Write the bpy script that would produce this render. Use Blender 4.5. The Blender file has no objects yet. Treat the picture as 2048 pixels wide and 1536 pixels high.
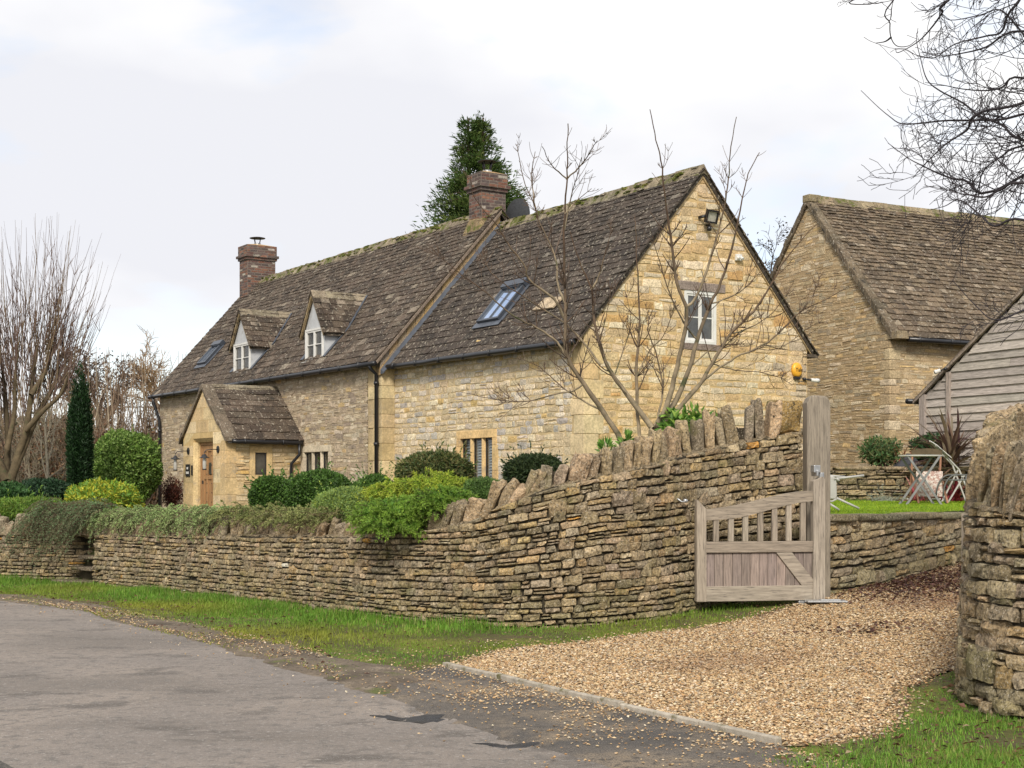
import bpy, math, random
import numpy as np
from math import radians, sin, cos, pi, atan2, sqrt

sc = bpy.context.scene
COL = sc.collection
R = np.random.default_rng

# ------------------------------------------------------------------ camera, sky, sun, exposure
F, PX, HY, CZ = 2873.0, 1024.0, 972.0, 1.6          # focal length in photo pixels, centre, horizon row, eye height
cam_d = bpy.data.cameras.new('camera')
cam_d.sensor_width = 36.0
cam_d.lens = F / 2048.0 * 36.0
cam_d.shift_y = (HY - 768.0) / 2048.0
cam_d.clip_end = 3000.0
cam = bpy.data.objects.new('camera', cam_d)
COL.objects.link(cam)
cam.location = (0, 0, CZ)
cam.rotation_euler = (radians(90), 0, 0)
sc.camera = cam

SUN_EL, SUN_AZ = radians(40), radians(187)          # azimuth clockwise from +Y (north): behind the camera, to the right
w = bpy.data.worlds.new('World')
sc.world = w
w.use_nodes = True
nt = w.node_tree
nt.nodes.clear()
def N(t, **k):
    n = nt.nodes.new(t)
    for a, b in k.items():
        setattr(n, a, b)
    return n
out = N('ShaderNodeOutputWorld')
mixs = N('ShaderNodeMixShader')
bg_sky = N('ShaderNodeBackground')
bg_cl = N('ShaderNodeBackground')
sky = N('ShaderNodeTexSky', sky_type='NISHITA', sun_disc=False, sun_elevation=SUN_EL, sun_rotation=SUN_AZ)
nt.links.new(sky.outputs[0], bg_sky.inputs[0])
bg_sky.inputs[1].default_value = 0.13
tc = N('ShaderNodeTexCoord')
mp = N('ShaderNodeMapping')
mp.inputs['Scale'].default_value = (1, 1, 2.4)
mp.inputs['Location'].default_value = (3.3, 1.2, 0.4)
nt.links.new(tc.outputs['Generated'], mp.inputs[0])
n1 = N('ShaderNodeTexNoise')
n1.inputs['Scale'].default_value = 3.4
n1.inputs['Detail'].default_value = 6
n1.inputs['Roughness'].default_value = 0.5
n1.inputs['Distortion'].default_value = 0.25
nt.links.new(mp.outputs[0], n1.inputs['Vector'])
r1 = N('ShaderNodeValToRGB')
r1.color_ramp.elements[0].position = 0.32
r1.color_ramp.elements[0].color = (0.30, 0.30, 0.30, 1)
r1.color_ramp.elements[1].position = 0.475
r1.color_ramp.elements[1].color = (1, 1, 1, 1)
nt.links.new(n1.outputs[0], r1.inputs[0])
n2 = N('ShaderNodeTexNoise')
n2.inputs['Scale'].default_value = 2.3
n2.inputs['Detail'].default_value = 5
mp2 = N('ShaderNodeMapping')
mp2.inputs['Scale'].default_value = (1, 1, 2.0)
mp2.inputs['Location'].default_value = (7.2, 4.1, 2.75)
nt.links.new(tc.outputs['Generated'], mp2.inputs[0])
nt.links.new(mp2.outputs[0], n2.inputs['Vector'])
r2 = N('ShaderNodeValToRGB')
r2.color_ramp.elements[0].position = 0.40
r2.color_ramp.elements[0].color = (0.615, 0.62, 0.655, 1)
r2.color_ramp.elements[1].position = 0.60
r2.color_ramp.elements[1].color = (0.80, 0.795, 0.79, 1)
nt.links.new(n2.outputs[0], r2.inputs[0])
nt.links.new(r2.outputs[0], bg_cl.inputs[0])
bg_cl.inputs[1].default_value = 0.85
nt.links.new(r1.outputs[0], mixs.inputs[0])
nt.links.new(bg_sky.outputs[0], mixs.inputs[1])
nt.links.new(bg_cl.outputs[0], mixs.inputs[2])
nt.links.new(mixs.outputs[0], out.inputs[0])

sun_d = bpy.data.lights.new('sun', 'SUN')
sun_d.energy = 2.4
sun_d.angle = radians(14)
sun_d.color = (1.0, 0.93, 0.82)
sun = bpy.data.objects.new('sun', sun_d)
COL.objects.link(sun)
sun.location = (6, -10, 20)
sun.rotation_euler = (pi / 2 - SUN_EL, 0, pi - SUN_AZ)

vs = sc.view_settings
vs.view_transform = 'Standard'
vs.look = 'None'
vs.exposure = 0.74
vs.gamma = 1.0

def at(px, py, Y):
    return np.array([(px - PX) / F * Y, Y, CZ + (HY - py) / F * Y])

# ------------------------------------------------------------------ materials
MATS = {}
def pmat(name, base=None, rough=0.9, bump=0.4, bscale=30.0, bdist=0.01, var=0.3, vscale=6.0, specks=(), spec=0.25,
         stretch=None, metal=0.0, trans=0.0, fine=None):
    """Principled material: the mesh colour 'Col' (or base) varied by noise, with specks [(colour, scale, low, high)], noise bump."""
    m = bpy.data.materials.new(name)
    m.use_nodes = True
    t = m.node_tree
    t.nodes.clear()
    L = t.links.new
    o = t.nodes.new('ShaderNodeOutputMaterial')
    b = t.nodes.new('ShaderNodeBsdfPrincipled')
    L(b.outputs[0], o.inputs[0])
    b.inputs['Roughness'].default_value = rough
    b.inputs['Specular IOR Level'].default_value = spec
    b.inputs['Metallic'].default_value = metal
    tx = t.nodes.new('ShaderNodeTexCoord')
    vec = tx.outputs['Object']
    if stretch:
        mpn = t.nodes.new('ShaderNodeMapping')
        mpn.inputs['Scale'].default_value = stretch
        L(vec, mpn.inputs[0])
        vec = mpn.outputs[0]
    if base is None:
        a = t.nodes.new('ShaderNodeAttribute')
        a.attribute_name = 'Col'
        c = a.outputs['Color']
    else:
        a = t.nodes.new('ShaderNodeRGB')
        a.outputs[0].default_value = (*base, 1)
        c = a.outputs[0]
    def noise(scale, detail=5, rgh=0.6):
        n = t.nodes.new('ShaderNodeTexNoise')
        n.inputs['Scale'].default_value = scale
        n.inputs['Detail'].default_value = detail
        n.inputs['Roughness'].default_value = rgh
        L(vec, n.inputs['Vector'])
        return n.outputs[0]
    def mapr(v, a0, a1, b0, b1):
        n = t.nodes.new('ShaderNodeMapRange')
        n.inputs[1].default_value, n.inputs[2].default_value = a0, a1
        n.inputs[3].default_value, n.inputs[4].default_value = b0, b1
        L(v, n.inputs[0])
        return n.outputs[0]
    if var:
        v = mapr(noise(vscale), 0.3, 0.7, 1 - var, 1 + var)
        mx = t.nodes.new('ShaderNodeVectorMath')
        mx.operation = 'SCALE'
        L(c, mx.inputs[0])
        L(v, mx.inputs['Scale'])
        c = mx.outputs[0]
        if fine:
            v = mapr(noise(fine[0], 6, 0.75), 0.36, 0.64, 1 - fine[1], 1 + fine[1])
            mx = t.nodes.new('ShaderNodeVectorMath')
            mx.operation = 'SCALE'
            L(c, mx.inputs[0])
            L(v, mx.inputs['Scale'])
            c = mx.outputs[0]
    for (sc_, s, lo, hi) in specks:
        k = mapr(noise(s, 4, 0.65), lo, hi, 0, 1)
        mx = t.nodes.new('ShaderNodeMix')
        mx.data_type = 'RGBA'
        L(k, mx.inputs[0])
        L(c, mx.inputs[6])
        mx.inputs[7].default_value = (*sc_, 1)
        c = mx.outputs[2]
    L(c, b.inputs['Base Color'])
    if bump:
        bp = t.nodes.new('ShaderNodeBump')
        bp.inputs['Strength'].default_value = bump
        bp.inputs['Distance'].default_value = bdist
        L(noise(bscale, 7, 0.7), bp.inputs['Height'])
        L(bp.outputs[0], b.inputs['Normal'])
    if trans:
        b.inputs['Subsurface Weight'].default_value = 0.0
        tr = t.nodes.new('ShaderNodeBsdfTranslucent')
        L(c, tr.inputs[0])
        ms = t.nodes.new('ShaderNodeMixShader')
        ms.inputs[0].default_value = trans
        L(b.outputs[0], ms.inputs[1])
        L(tr.outputs[0], ms.inputs[2])
        L(ms.outputs[0], o.inputs[0])
    MATS[name] = m
    return m

M_DRY = pmat('dry_stone', None, 0.95, 1.0, 34, 0.025, 0.32, 9, fine=(38, 0.62), specks=
             [((0.46, 0.40, 0.31), 62, 0.575, 0.64), ((0.05, 0.042, 0.027), 20, 0.57, 0.68), ((0.14, 0.125, 0.05), 3, 0.58, 0.75), ((0.42, 0.20, 0.03), 2.4, 0.70, 0.73)])
M_STONE = pmat('wall_stone', None, 0.93, 0.9, 32, 0.018, 0.22, 6, fine=(34, 0.40), specks=
               [((0.20, 0.16, 0.11), 38, 0.62, 0.72), ((0.62, 0.55, 0.42), 55, 0.66, 0.74)])
M_ASH = pmat('ashlar_stone', None, 0.9, 0.5, 40, 0.01, 0.2, 3, fine=(24, 0.22), specks= [((0.33, 0.27, 0.19), 4.5, 0.55, 0.75)])
M_SLATE = pmat('stone_slate', None, 0.9, 0.9, 26, 0.012, 0.3, 2.5, fine=(30, 0.45), specks=
               [((0.30, 0.265, 0.21), 15, 0.585, 0.64), ((0.03, 0.027, 0.022), 6, 0.56, 0.7), ((0.22, 0.17, 0.085), 22, 0.66, 0.72)])
M_MOSSY = pmat('mossy_stone', None, 0.95, 1.0, 22, 0.02, 0.35, 6, fine=(35, 0.5), specks=
               [((0.09, 0.10, 0.022), 4.5, 0.50, 0.60), ((0.36, 0.33, 0.26), 20, 0.63, 0.69)])
M_BRICK = pmat('brick', None, 0.9, 0.5, 40, 0.008, 0.3, 20, [((0.06, 0.05, 0.045), 10, 0.56, 0.7)])
M_BLACK = pmat('black_plastic', (0.012, 0.012, 0.014), 0.35, 0.0, var=0.0, spec=0.5)
M_DARKMETAL = pmat('dark_metal', (0.02, 0.02, 0.022), 0.45, 0.0, var=0.0, spec=0.5)
M_LEAD = pmat('lead_sheet', (0.075, 0.085, 0.105), 0.5, 0.2, 12, 0.01, 0.25, 5, spec=0.5)
M_WHITE = pmat('white_paint', (0.62, 0.61, 0.58), 0.5, 0.1, 30, 0.003, 0.08, 6, [((0.40, 0.38, 0.33), 9, 0.60, 0.75)])
M_RENDER = pmat('grey_white_boarding', (0.44, 0.45, 0.46), 0.6, 0.15, 20, 0.004, 0.12, 5, [((0.30, 0.29, 0.26), 6, 0.58, 0.75)])
M_GLASS = pmat('window_glass', (0.05, 0.048, 0.042), 0.05, 0.35, 5.0, 0.02, 0.6, 4, spec=0.9)
M_SKYGLASS = pmat('roof_glass', (0.72, 0.82, 0.95), 0.03, 0.0, var=0.0, spec=1.0, metal=0.9)
M_OAKDOOR = pmat('oak_door', (0.33, 0.185, 0.085), 0.6, 0.3, 18, 0.004, 0.35, 7, stretch=(6, 6, 0.5))
M_WOODV = pmat('weathered_oak_upright', None, 0.85, 0.5, 14, 0.006, 0.35, 6,
               [((0.10, 0.085, 0.075), 9, 0.57, 0.72)], stretch=(9, 9, 0.7))
M_WOODH = pmat('weathered_oak_rail', None, 0.85, 0.5, 14, 0.006, 0.35, 6,
               [((0.10, 0.085, 0.075), 9, 0.57, 0.72)], stretch=(0.7, 9, 9))
M_LEAF = pmat('leaf', None, 0.55, 0.0, var=0.25, vscale=3, spec=0.3, trans=0.25)
M_GRASS = pmat('grass_blade', None, 0.6, 0.0, var=0.25, vscale=1.2, spec=0.2, trans=0.3)
M_BARK = pmat('bark', None, 0.9, 0.5, 30, 0.01, 0.35, 8, [((0.06, 0.065, 0.03), 5, 0.55, 0.7)])
M_TWIG = pmat('twig', None, 0.85, 0.0, var=0.25, vscale=4)
M_PEB = pmat('pebble', None, 0.8, 0.0, var=0.25, vscale=60)
M_METAL = pmat('galvanised_metal', (0.42, 0.43, 0.44), 0.4, 0.1, 30, 0.002, 0.15, 12, metal=0.7, spec=0.5)
M_GREYPAINT = pmat('grey_painted_metal', (0.42, 0.41, 0.38), 0.5, 0.0, var=0.1, spec=0.4)
M_YELLOW = pmat('yellow_plastic', (0.72, 0.36, 0.03), 0.4, 0.0, var=0.08, spec=0.5)
M_CORE = pmat('wall_core', (0.045, 0.038, 0.026), 1.0, 0.5, 20, 0.02, 0.3, 8)
M_MORTAR = pmat('lime_mortar', None, 0.95, 0.5, 40, 0.006, 0.18, 5)

# ------------------------------------------------------------------ mesh builder
class MB:
    def __init__(s):
        s.V, s.C, s.Q, s.T, s.QM, s.TM, s.n = [], [], [], [], [], [], 0
    def add(s, V, quads=None, tris=None, col=(0.5, 0.5, 0.5), m=0):
        V = np.asarray(V, float).reshape(-1, 3)
        k = len(V)
        c = np.empty((k, 3))
        c[:] = col
        s.V.append(V)
        s.C.append(c)
        if quads is not None and len(quads):
            q = np.asarray(quads, int).reshape(-1, 4) + s.n
            s.Q.append(q)
            s.QM.append(np.full(len(q), m))
        if tris is not None and len(tris):
            q = np.asarray(tris, int).reshape(-1, 3) + s.n
            s.T.append(q)
            s.TM.append(np.full(len(q), m))
        s.n += k
        return s
    def batch(s, V, quads=None, tris=None, col=None, m=0):
        """V (M,N,3) copies of one topology; col (M,3) or (M,N,3)."""
        Mn, Nn = V.shape[:2]
        off = (np.arange(Mn) * Nn)[:, None, None]
        c = np.empty((Mn, Nn, 3))
        c[:] = col if np.ndim(col) == 3 else np.asarray(col).reshape(-1, 1, 3)
        q = (np.asarray(quads, int)[None] + off).reshape(-1, 4) if quads is not None else None
        t = (np.asarray(tris, int)[None] + off).reshape(-1, 3) if tris is not None else None
        return s.add(V.reshape(-1, 3), q, t, c.reshape(-1, 3), m)
    def box(s, x0, x1, y0, y1, z0, z1, col=(0.5, 0.5, 0.5), m=0):
        V = [(x0, y0, z0), (x1, y0, z0), (x1, y1, z0), (x0, y1, z0), (x0, y0, z1), (x1, y0, z1), (x1, y1, z1), (x0, y1, z1)]
        return s.add(V, BOXQ, None, col, m)
    def hexa(s, V, col=(0.5, 0.5, 0.5), m=0):
        return s.add(V, BOXQ, None, col, m)
    def bar(s, p0, p1, wd, ht, col=(0.5, 0.5, 0.5), up=(0, 0, 1), m=0):
        p0, p1 = np.asarray(p0, float), np.asarray(p1, float)
        d = p1 - p0
        d /= np.linalg.norm(d)
        a = np.cross(d, up)
        if np.linalg.norm(a) < 1e-6:
            a = np.cross(d, (0, 1, 0))
        a /= np.linalg.norm(a)
        b = np.cross(a, d)
        V = []
        for p in (p0, p1):
            for (i, j) in ((-1, -1), (1, -1), (1, 1), (-1, 1)):
                V.append(p + a * i * wd / 2 + b * j * ht / 2)
        return s.add(V, [(0, 1, 2, 3), (7, 6, 5, 4), (0, 4, 5, 1), (1, 5, 6, 2), (2, 6, 7, 3), (3, 7, 4, 0)], None, col, m)
    def tube(s, pts, rad, n=6, col=(0.5, 0.5, 0.5), m=0, cap=True):
        pts = np.asarray(pts, float)
        k = len(pts)
        rad = np.full(k, rad) if np.ndim(rad) == 0 else np.asarray(rad, float)
        d = np.gradient(pts, axis=0)
        d /= np.maximum(np.linalg.norm(d, axis=1, keepdims=True), 1e-9)
        ref = np.array([0, 0, 1.0]) if abs(d[:, 2]).mean() < 0.8 else np.array([1.0, 0, 0])
        a = np.cross(d, ref)
        a /= np.maximum(np.linalg.norm(a, axis=1, keepdims=True), 1e-9)
        b = np.cross(d, a)
        th = np.arange(n) * 2 * pi / n
        V = pts[:, None] + rad[:, None, None] * (a[:, None] * np.cos(th)[None, :, None] + b[:, None] * np.sin(th)[None, :, None])
        i = np.arange(k - 1)[:, None] * n
        j = np.arange(n)[None]
        j2 = (j + 1) % n
        q = np.stack([i + j, i + j2, i + n + j2, i + n + j], -1).reshape(-1, 4)
        t = None
        V = V.reshape(-1, 3)
        if cap:
            V = np.vstack([V, pts[0], pts[-1]])
            jj = np.arange(n)
            t = np.vstack([np.stack([np.full(n, k * n), (jj + 1) % n, jj], -1),
                           np.stack([np.full(n, k * n + 1), (k - 1) * n + jj, (k - 1) * n + (jj + 1) % n], -1)])
        return s.add(V, q, t, col, m)
    def lathe(s, c, prof, n=16, col=(0.5, 0.5, 0.5), m=0):
        """profile [(r,z)] turned about the vertical through c"""
        th = np.arange(n) * 2 * pi / n
        V = np.array([[(c[0] + r * cos(t), c[1] + r * sin(t), c[2] + z) for t in th] for r, z in prof]).reshape(-1, 3)
        i = np.arange(len(prof) - 1)[:, None] * n
        j = np.arange(n)[None]
        j2 = (j + 1) % n
        return s.add(V, np.stack([i + j, i + j2, i + n + j2, i + n + j], -1).reshape(-1, 4), None, col, m)
    def prism(s, poly, off, col=(0.5, 0.5, 0.5), m=0):
        """closed polygon of 3-D points pushed along the vector off"""
        A = np.asarray(poly, float)
        k = len(A)
        B = A + np.asarray(off, float)
        V = np.vstack([A, B, A.mean(0), B.mean(0)])
        j = np.arange(k)
        j2 = (j + 1) % k
        q = np.stack([j, j2, k + j2, k + j], -1)
        t = np.vstack([np.stack([np.full(k, 2 * k), j2, j], -1), np.stack([np.full(k, 2 * k + 1), k + j, k + j2], -1)])
        return s.add(V, q, t, col, m)
    def build(s, name, mats, parent=None, smooth=False, loc=None, bevel=0.0):
        me = bpy.data.meshes.new(name)
        V = np.vstack(s.V) if s.V else np.zeros((0, 3))
        Q = np.vstack(s.Q) if s.Q else np.zeros((0, 4), int)
        T = np.vstack(s.T) if s.T else np.zeros((0, 3), int)
        loops = np.concatenate([Q.ravel(), T.ravel()]).astype(np.int32)
        tot = np.concatenate([np.full(len(Q), 4), np.full(len(T), 3)]).astype(np.int32)
        st = (np.cumsum(tot) - tot).astype(np.int32)
        me.vertices.add(len(V))
        me.vertices.foreach_set('co', V.astype(np.float32).ravel())
        me.loops.add(len(loops))
        me.loops.foreach_set('vertex_index', loops)
        me.polygons.add(len(tot))
        me.polygons.foreach_set('loop_start', st)
        me.polygons.foreach_set('loop_total', tot)
        mats = mats if isinstance(mats, (list, tuple)) else [mats]
        for mm in mats:
            me.materials.append(mm)
        mi = np.concatenate(s.QM + s.TM).astype(np.int32) if (s.QM or s.TM) else np.zeros(0, np.int32)
        me.polygons.foreach_set('material_index', mi)
        me.polygons.foreach_set('use_smooth', np.full(len(tot), smooth))
        ca = me.color_attributes.new('Col', 'FLOAT_COLOR', 'POINT')
        c4 = np.ones((len(V), 4), np.float32)
        if s.C:
            c4[:, :3] = np.vstack(s.C)
        ca.data.foreach_set('color', c4.ravel())
        me.update(calc_edges=True)
        me.validate()
        o = bpy.data.objects.new(name, me)
        COL.objects.link(o)
        if parent is not None:
            o.parent = parent
        if loc is not None:
            o.location = loc
        if bevel:
            bv = o.modifiers.new('bevel', 'BEVEL')
            bv.width = bevel
            bv.segments = 2
            bv.limit_method = 'ANGLE'
        return o
BOXQ = [(3, 2, 1, 0), (4, 5, 6, 7), (0, 1, 5, 4), (1, 2, 6, 5), (2, 3, 7, 6), (3, 0, 4, 7)]

def tag(o, label=None, cat=None, group=None, kind=None):
    if label: o['label'] = label
    if cat: o['category'] = cat
    if group: o['group'] = group
    if kind: o['kind'] = kind
    return o
def thing(name, label, cat, loc=(0, 0, 0), rotz=0.0, group=None):
    o = bpy.data.objects.new(name, None)
    o.empty_display_size = 0.2
    COL.objects.link(o)
    o.location = loc
    o.rotation_euler = (0, 0, rotz)
    return tag(o, label, cat, group)

def pal(rng, n, cols, wts=None, jit=0.12):
    cols = np.asarray(cols, float)
    p = None if wts is None else np.asarray(wts, float) / np.sum(wts)
    c = cols[rng.choice(len(cols), n, p=p)]
    return c * (1 + rng.uniform(-jit, jit, (n, 1))) * (1 + rng.uniform(-jit / 7, jit / 7, (n, 3)))

# stones laid on a surface: C4 (M,4,2) corners (bottom-left, bottom-right, top-right, top-left) in (u,v); mp(u,v,w) -> xyz
def stone_batch(mb, C4, depth, mpf, cols, rng, e=0.014, gap=0.004, gapu=None, jit=0.1, NA=6, NB=5, rough=0.15, rc=0.22, m=0):
    Mn = len(C4)
    if not Mn:
        return
    wd = 0.5 * (np.linalg.norm(C4[:, 1] - C4[:, 0], axis=1) + np.linalg.norm(C4[:, 2] - C4[:, 3], axis=1)) + 1e-4
    ht = 0.5 * (np.linalg.norm(C4[:, 3] - C4[:, 0], axis=1) + np.linalg.norm(C4[:, 2] - C4[:, 1], axis=1)) + 1e-4
    depth = np.broadcast_to(np.asarray(depth, float), (Mn,)).reshape(-1, 1, 1)
    def axis(sz, K, gap):
        ea = np.minimum(e / sz, 0.3)
        g = np.minimum(gap / sz, 0.2)
        A = np.zeros((Mn, K))
        A[:, 1] = ea
        A[:, K - 2] = 1 - ea
        A[:, K - 1] = 1
        for i in range(2, K - 2):
            A[:, i] = ea + (1 - 2 * ea) * (i - 1) / (K - 3)
        return g[:, None] + A * (1 - 2 * g[:, None])
    A = axis(wd, NA, gapu or gap)[:, None, :] * np.ones((1, NB, 1))
    B = axis(ht, NB, gap)[:, :, None] * np.ones((1, 1, NA))
    mn = np.minimum(wd, ht)
    A = A + rng.normal(0, 1, A.shape) * (jit * mn / wd)[:, None, None] * 0.5
    B = B + rng.normal(0, 1, B.shape) * (jit * mn / ht)[:, None, None] * 0.5
    for (i, j, sa, sb) in ((0, 0, 1, 1), (0, NA - 1, -1, 1), (NB - 1, 0, 1, -1), (NB - 1, NA - 1, -1, -1)):
        k = rng.uniform(0.3, 1.3, Mn) * rc * mn
        A[:, i, j] += sa * k / wd
        B[:, i, j] += sb * k / ht * 0.7
    w = np.empty((Mn, NB, NA))
    w[:] = -depth * 1.3
    inner = depth * (1 + rng.normal(0, rough, (Mn, NB - 2, NA - 2)))
    inner[:, [0, -1], :] -= depth * 0.25
    inner[:, :, [0, -1]] -= depth * 0.25
    # 
    tilt = rng.normal(0, 0.18, (Mn, 1, 1)) * np.linspace(-1, 1, NB - 2)[None, :, None] + rng.normal(0, 0.15, (Mn, 1, 1)) * np.linspace(-1, 1, NA - 2)[None, None, :]
    w[:, 1:-1, 1:-1] = inner + depth * tilt + depth * rng.normal(0, 0.22, (Mn, 1, 1))
    U = ((1 - A) * (1 - B))[..., None] * C4[:, None, None, 0] + (A * (1 - B))[..., None] * C4[:, None, None, 1] \
        + (A * B)[..., None] * C4[:, None, None, 2] + ((1 - A) * B)[..., None] * C4[:, None, None, 3]
    P = mpf(U[..., 0].reshape(Mn, -1), U[..., 1].reshape(Mn, -1), w.reshape(Mn, -1))
    i = np.arange(NB - 1)[:, None] * NA
    j = np.arange(NA - 1)[None]
    q = np.stack([i + j, i + j + 1, i + NA + j + 1, i + NA + j], -1).reshape(-1, 4)
    mb.batch(P, q, None, cols, m)

# coursed stones between openings; limits(v)->(u0,u1); openings [(u0,u1,v0,v1)]
def lay_courses(rng, v0, v1, rows, widths, limits, openings=(), split=0.0, wav=0.0):
    Q = []
    v = v0
    while v < v1 - 0.02:
        h = rng.uniform(*rows)
        if v + h > v1 - 0.03:
            h = v1 - v
        vb, vt = v, v + h
        ub = limits(vb + 0.005)
        ut = limits(vt - 0.005)
        lo, hi = max(ub[0], ut[0]), min(ub[1], ut[1])
        segs = [(min(ub[0], ut[0]), max(ub[1], ut[1]))]
        for (a, b, c, d) in openings:
            if c < vt - 0.015 and d > vb + 0.015:
                ns = []
                for (s, t) in segs:
                    if b <= s or a >= t:
                        ns.append((s, t))
                    else:
                        if a - s > 0.03: ns.append((s, a))
                        if t - b > 0.03: ns.append((b, t))
                segs = ns
        for (s, t) in segs:
            u = s
            while u < t - 1e-4:
                wd = rng.uniform(*widths) * (0.7 + 0.6 * h / rows[1])
                if u + wd > t - widths[0] * 0.55:
                    wd = t - u
                a0 = np.clip([u, u + wd], *ub)
                a1 = np.clip([u, u + wd], *ut)
                sk = rng.normal(0, 0.008, 2) if 0 < wd else (0, 0)
                c4 = [(a0[0], vb), (a0[1], vb), (a1[1], vt), (a1[0], vt)]
                if (a0[1] - a0[0]) + (a1[1] - a1[0]) > 0.04:
                    if rng.random() < split and h > rows[0] * 1.2:
                        f = rng.uniform(0.4, 0.6)
                        mid = [((1 - f) * c4[0][0] + f * c4[3][0], vb + f * h), ((1 - f) * c4[1][0] + f * c4[2][0], vb + f * h)]
                        Q.append([c4[0], c4[1], mid[1], mid[0]])
                        Q.append([mid[0], mid[1], c4[2], c4[3]])
                    else:
                        Q.append(c4)
                u += wd
        v = vt
    C = np.array(Q, float).reshape(-1, 4, 2)
    if wav and len(C):
        C[..., 1] += wav * np.sin(C[..., 0] * 2.1 + C[..., 1] * 1.3) + 0.6 * wav * np.sin(C[..., 0] * 5.3 + C[..., 1] * 4.1 + 1.0)
    return C

def plane_map(o, u, n):
    o, u, n = (np.asarray(a, float) for a in (o, u, n))
    def f(U, Vv, W):
        return o + U[..., None] * u + Vv[..., None] * np.array([0, 0, 1.0]) + W[..., None] * n
    return f

# make coursed stones less regular: each wanders in height, some stand two courses tall and sit proud
def break_courses(C4, rng, amt=0.10, tall=0.08):
    h = (C4[:, 3, 1] - C4[:, 0, 1] + C4[:, 2, 1] - C4[:, 1, 1]) / 2
    C4 = C4.copy()
    C4[:, :2, 1] += (rng.normal(0, amt, (len(C4), 2)) * 0.6 + rng.normal(0, amt, (len(C4), 1))) * h[:, None]
    C4[:, 2:, 1] += (rng.normal(0, amt, (len(C4), 2)) * 0.6 + rng.normal(0, amt, (len(C4), 1))) * h[:, None]
    t = rng.random(len(C4)) < tall
    C4[t, 2:, 1] += (h[t] * rng.uniform(0.5, 1.0, t.sum()))[:, None]
    return C4, np.where(t, 1.2, 1.0) * rng.uniform(0.88, 1.12, len(C4))

# a slated roof slope: o = eave corner, u along the eave, s up the slope (unit vectors)
def slates(mb, o, u, s, length, slope, rng, cols, wts, ex=(0.26, 0.13), wd=(0.18, 0.36), th=0.019, jit=0.10, limits=None, m=0):
    o, u, s = (np.asarray(a, float) for a in (o, u, s))
    n = np.cross(u, s)
    if n[2] < 0: n = -n
    rows = []
    t = -0.04
    while t < slope:
        e = ex[0] + (ex[1] - ex[0]) * max(t, 0) / slope
        e *= rng.uniform(0.92, 1.08)
        rows.append((t, e))
        t += e
    A = []
    for (t, e) in rows:
        l0, l1 = limits(max(t, 0)) if limits else (0, length)
        x = l0 - rng.uniform(0, 0.1)
        while x < l1:
            ww = rng.uniform(*wd) * (0.75 + 0.35 * e / ex[0])
            x1 = min(x + ww, l1 + 0.02)
            x0 = max(x, l0 - 0.02)
            if l1 - x1 < 0.08: x1 = l1 + 0.02
            if x1 - x0 > 0.03:
                A.append((x0, x1, t, min(t + e * 1.25, slope + 0.03)))
            x = x1 if x1 > x else x + ww
    A = np.array(A)
    k = len(A)
    g = rng.uniform(0.001, 0.006, k)
    lift = th * rng.uniform(0.75, 1.4, k)
    tj = rng.normal(0, 0.010, (k, 2))
    V = np.empty((k, 8, 3))
    for ci, (a, b, top) in enumerate(((0, 0, 0), (1, 0, 0), (1, 1, 0), (0, 1, 0), (0, 0, 1), (1, 0, 1), (1, 1, 1), (0, 1, 1))):
        uu = A[:, a] + (g if a == 0 else -g)
        tt = A[:, 2 + b] + (tj[:, a] if b == 0 else 0)
        hh = (lift * (1 if b == 0 else 0.15) + (th * rng.uniform(0.8, 1.3, k) if top else 0) + rng.normal(0, 0.0025, k))
        V[:, ci] = o + uu[:, None] * u + tt[:, None] * s + hh[:, None] * n
    mb.batch(V, BOXQ, None, pal(rng, k, cols, wts, jit), m)

# smooth path through points, with outward normals on its right-hand side turned by -90 degrees
class Path:
    def __init__(s, pts, step=0.04):
        P = np.asarray(pts, float)
        P = np.vstack([2 * P[0] - P[1], P, 2 * P[-1] - P[-2]])
        out_ = []
        for i in range(1, len(P) - 2):
            t = np.linspace(0, 1, 40, endpoint=False)[:, None]
            p0, p1, p2, p3 = P[i - 1:i + 3]
            out_.append(0.5 * (2 * p1 + (p2 - p0) * t + (2 * p0 - 5 * p1 + 4 * p2 - p3) * t ** 2 + (3 * p1 - p0 - 3 * p2 + p3) * t ** 3))
        D = np.vstack(out_ + [P[-2:-1]])
        L = np.concatenate([[0], np.cumsum(np.linalg.norm(np.diff(D, axis=0), axis=1))])
        s.S = np.arange(0, L[-1], step)
        s.X, s.Y = np.interp(s.S, L, D[:, 0]), np.interp(s.S, L, D[:, 1])
        tx, ty = np.gradient(s.X), np.gradient(s.Y)
        k = np.hypot(tx, ty)
        s.NX, s.NY = ty / k, -tx / k
        s.len = s.S[-1]
    def at(s, q):
        return np.interp(q, s.S, s.X), np.interp(q, s.S, s.Y), np.interp(q, s.S, s.NX), np.interp(q, s.S, s.NY)
    def s_of_px(s, px):
        return np.interp(px, PX + F * s.X / s.Y, s.S)
    def map(s, woff=None, batter=0.06):
        def f(U, Vv, W):
            x, y, nx, ny = s.at(U)
            ww = W - batter * Vv + (woff(U) if woff else 0)
            return np.stack([x + nx * ww, y + ny * ww, Vv], -1)
        return f

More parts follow.
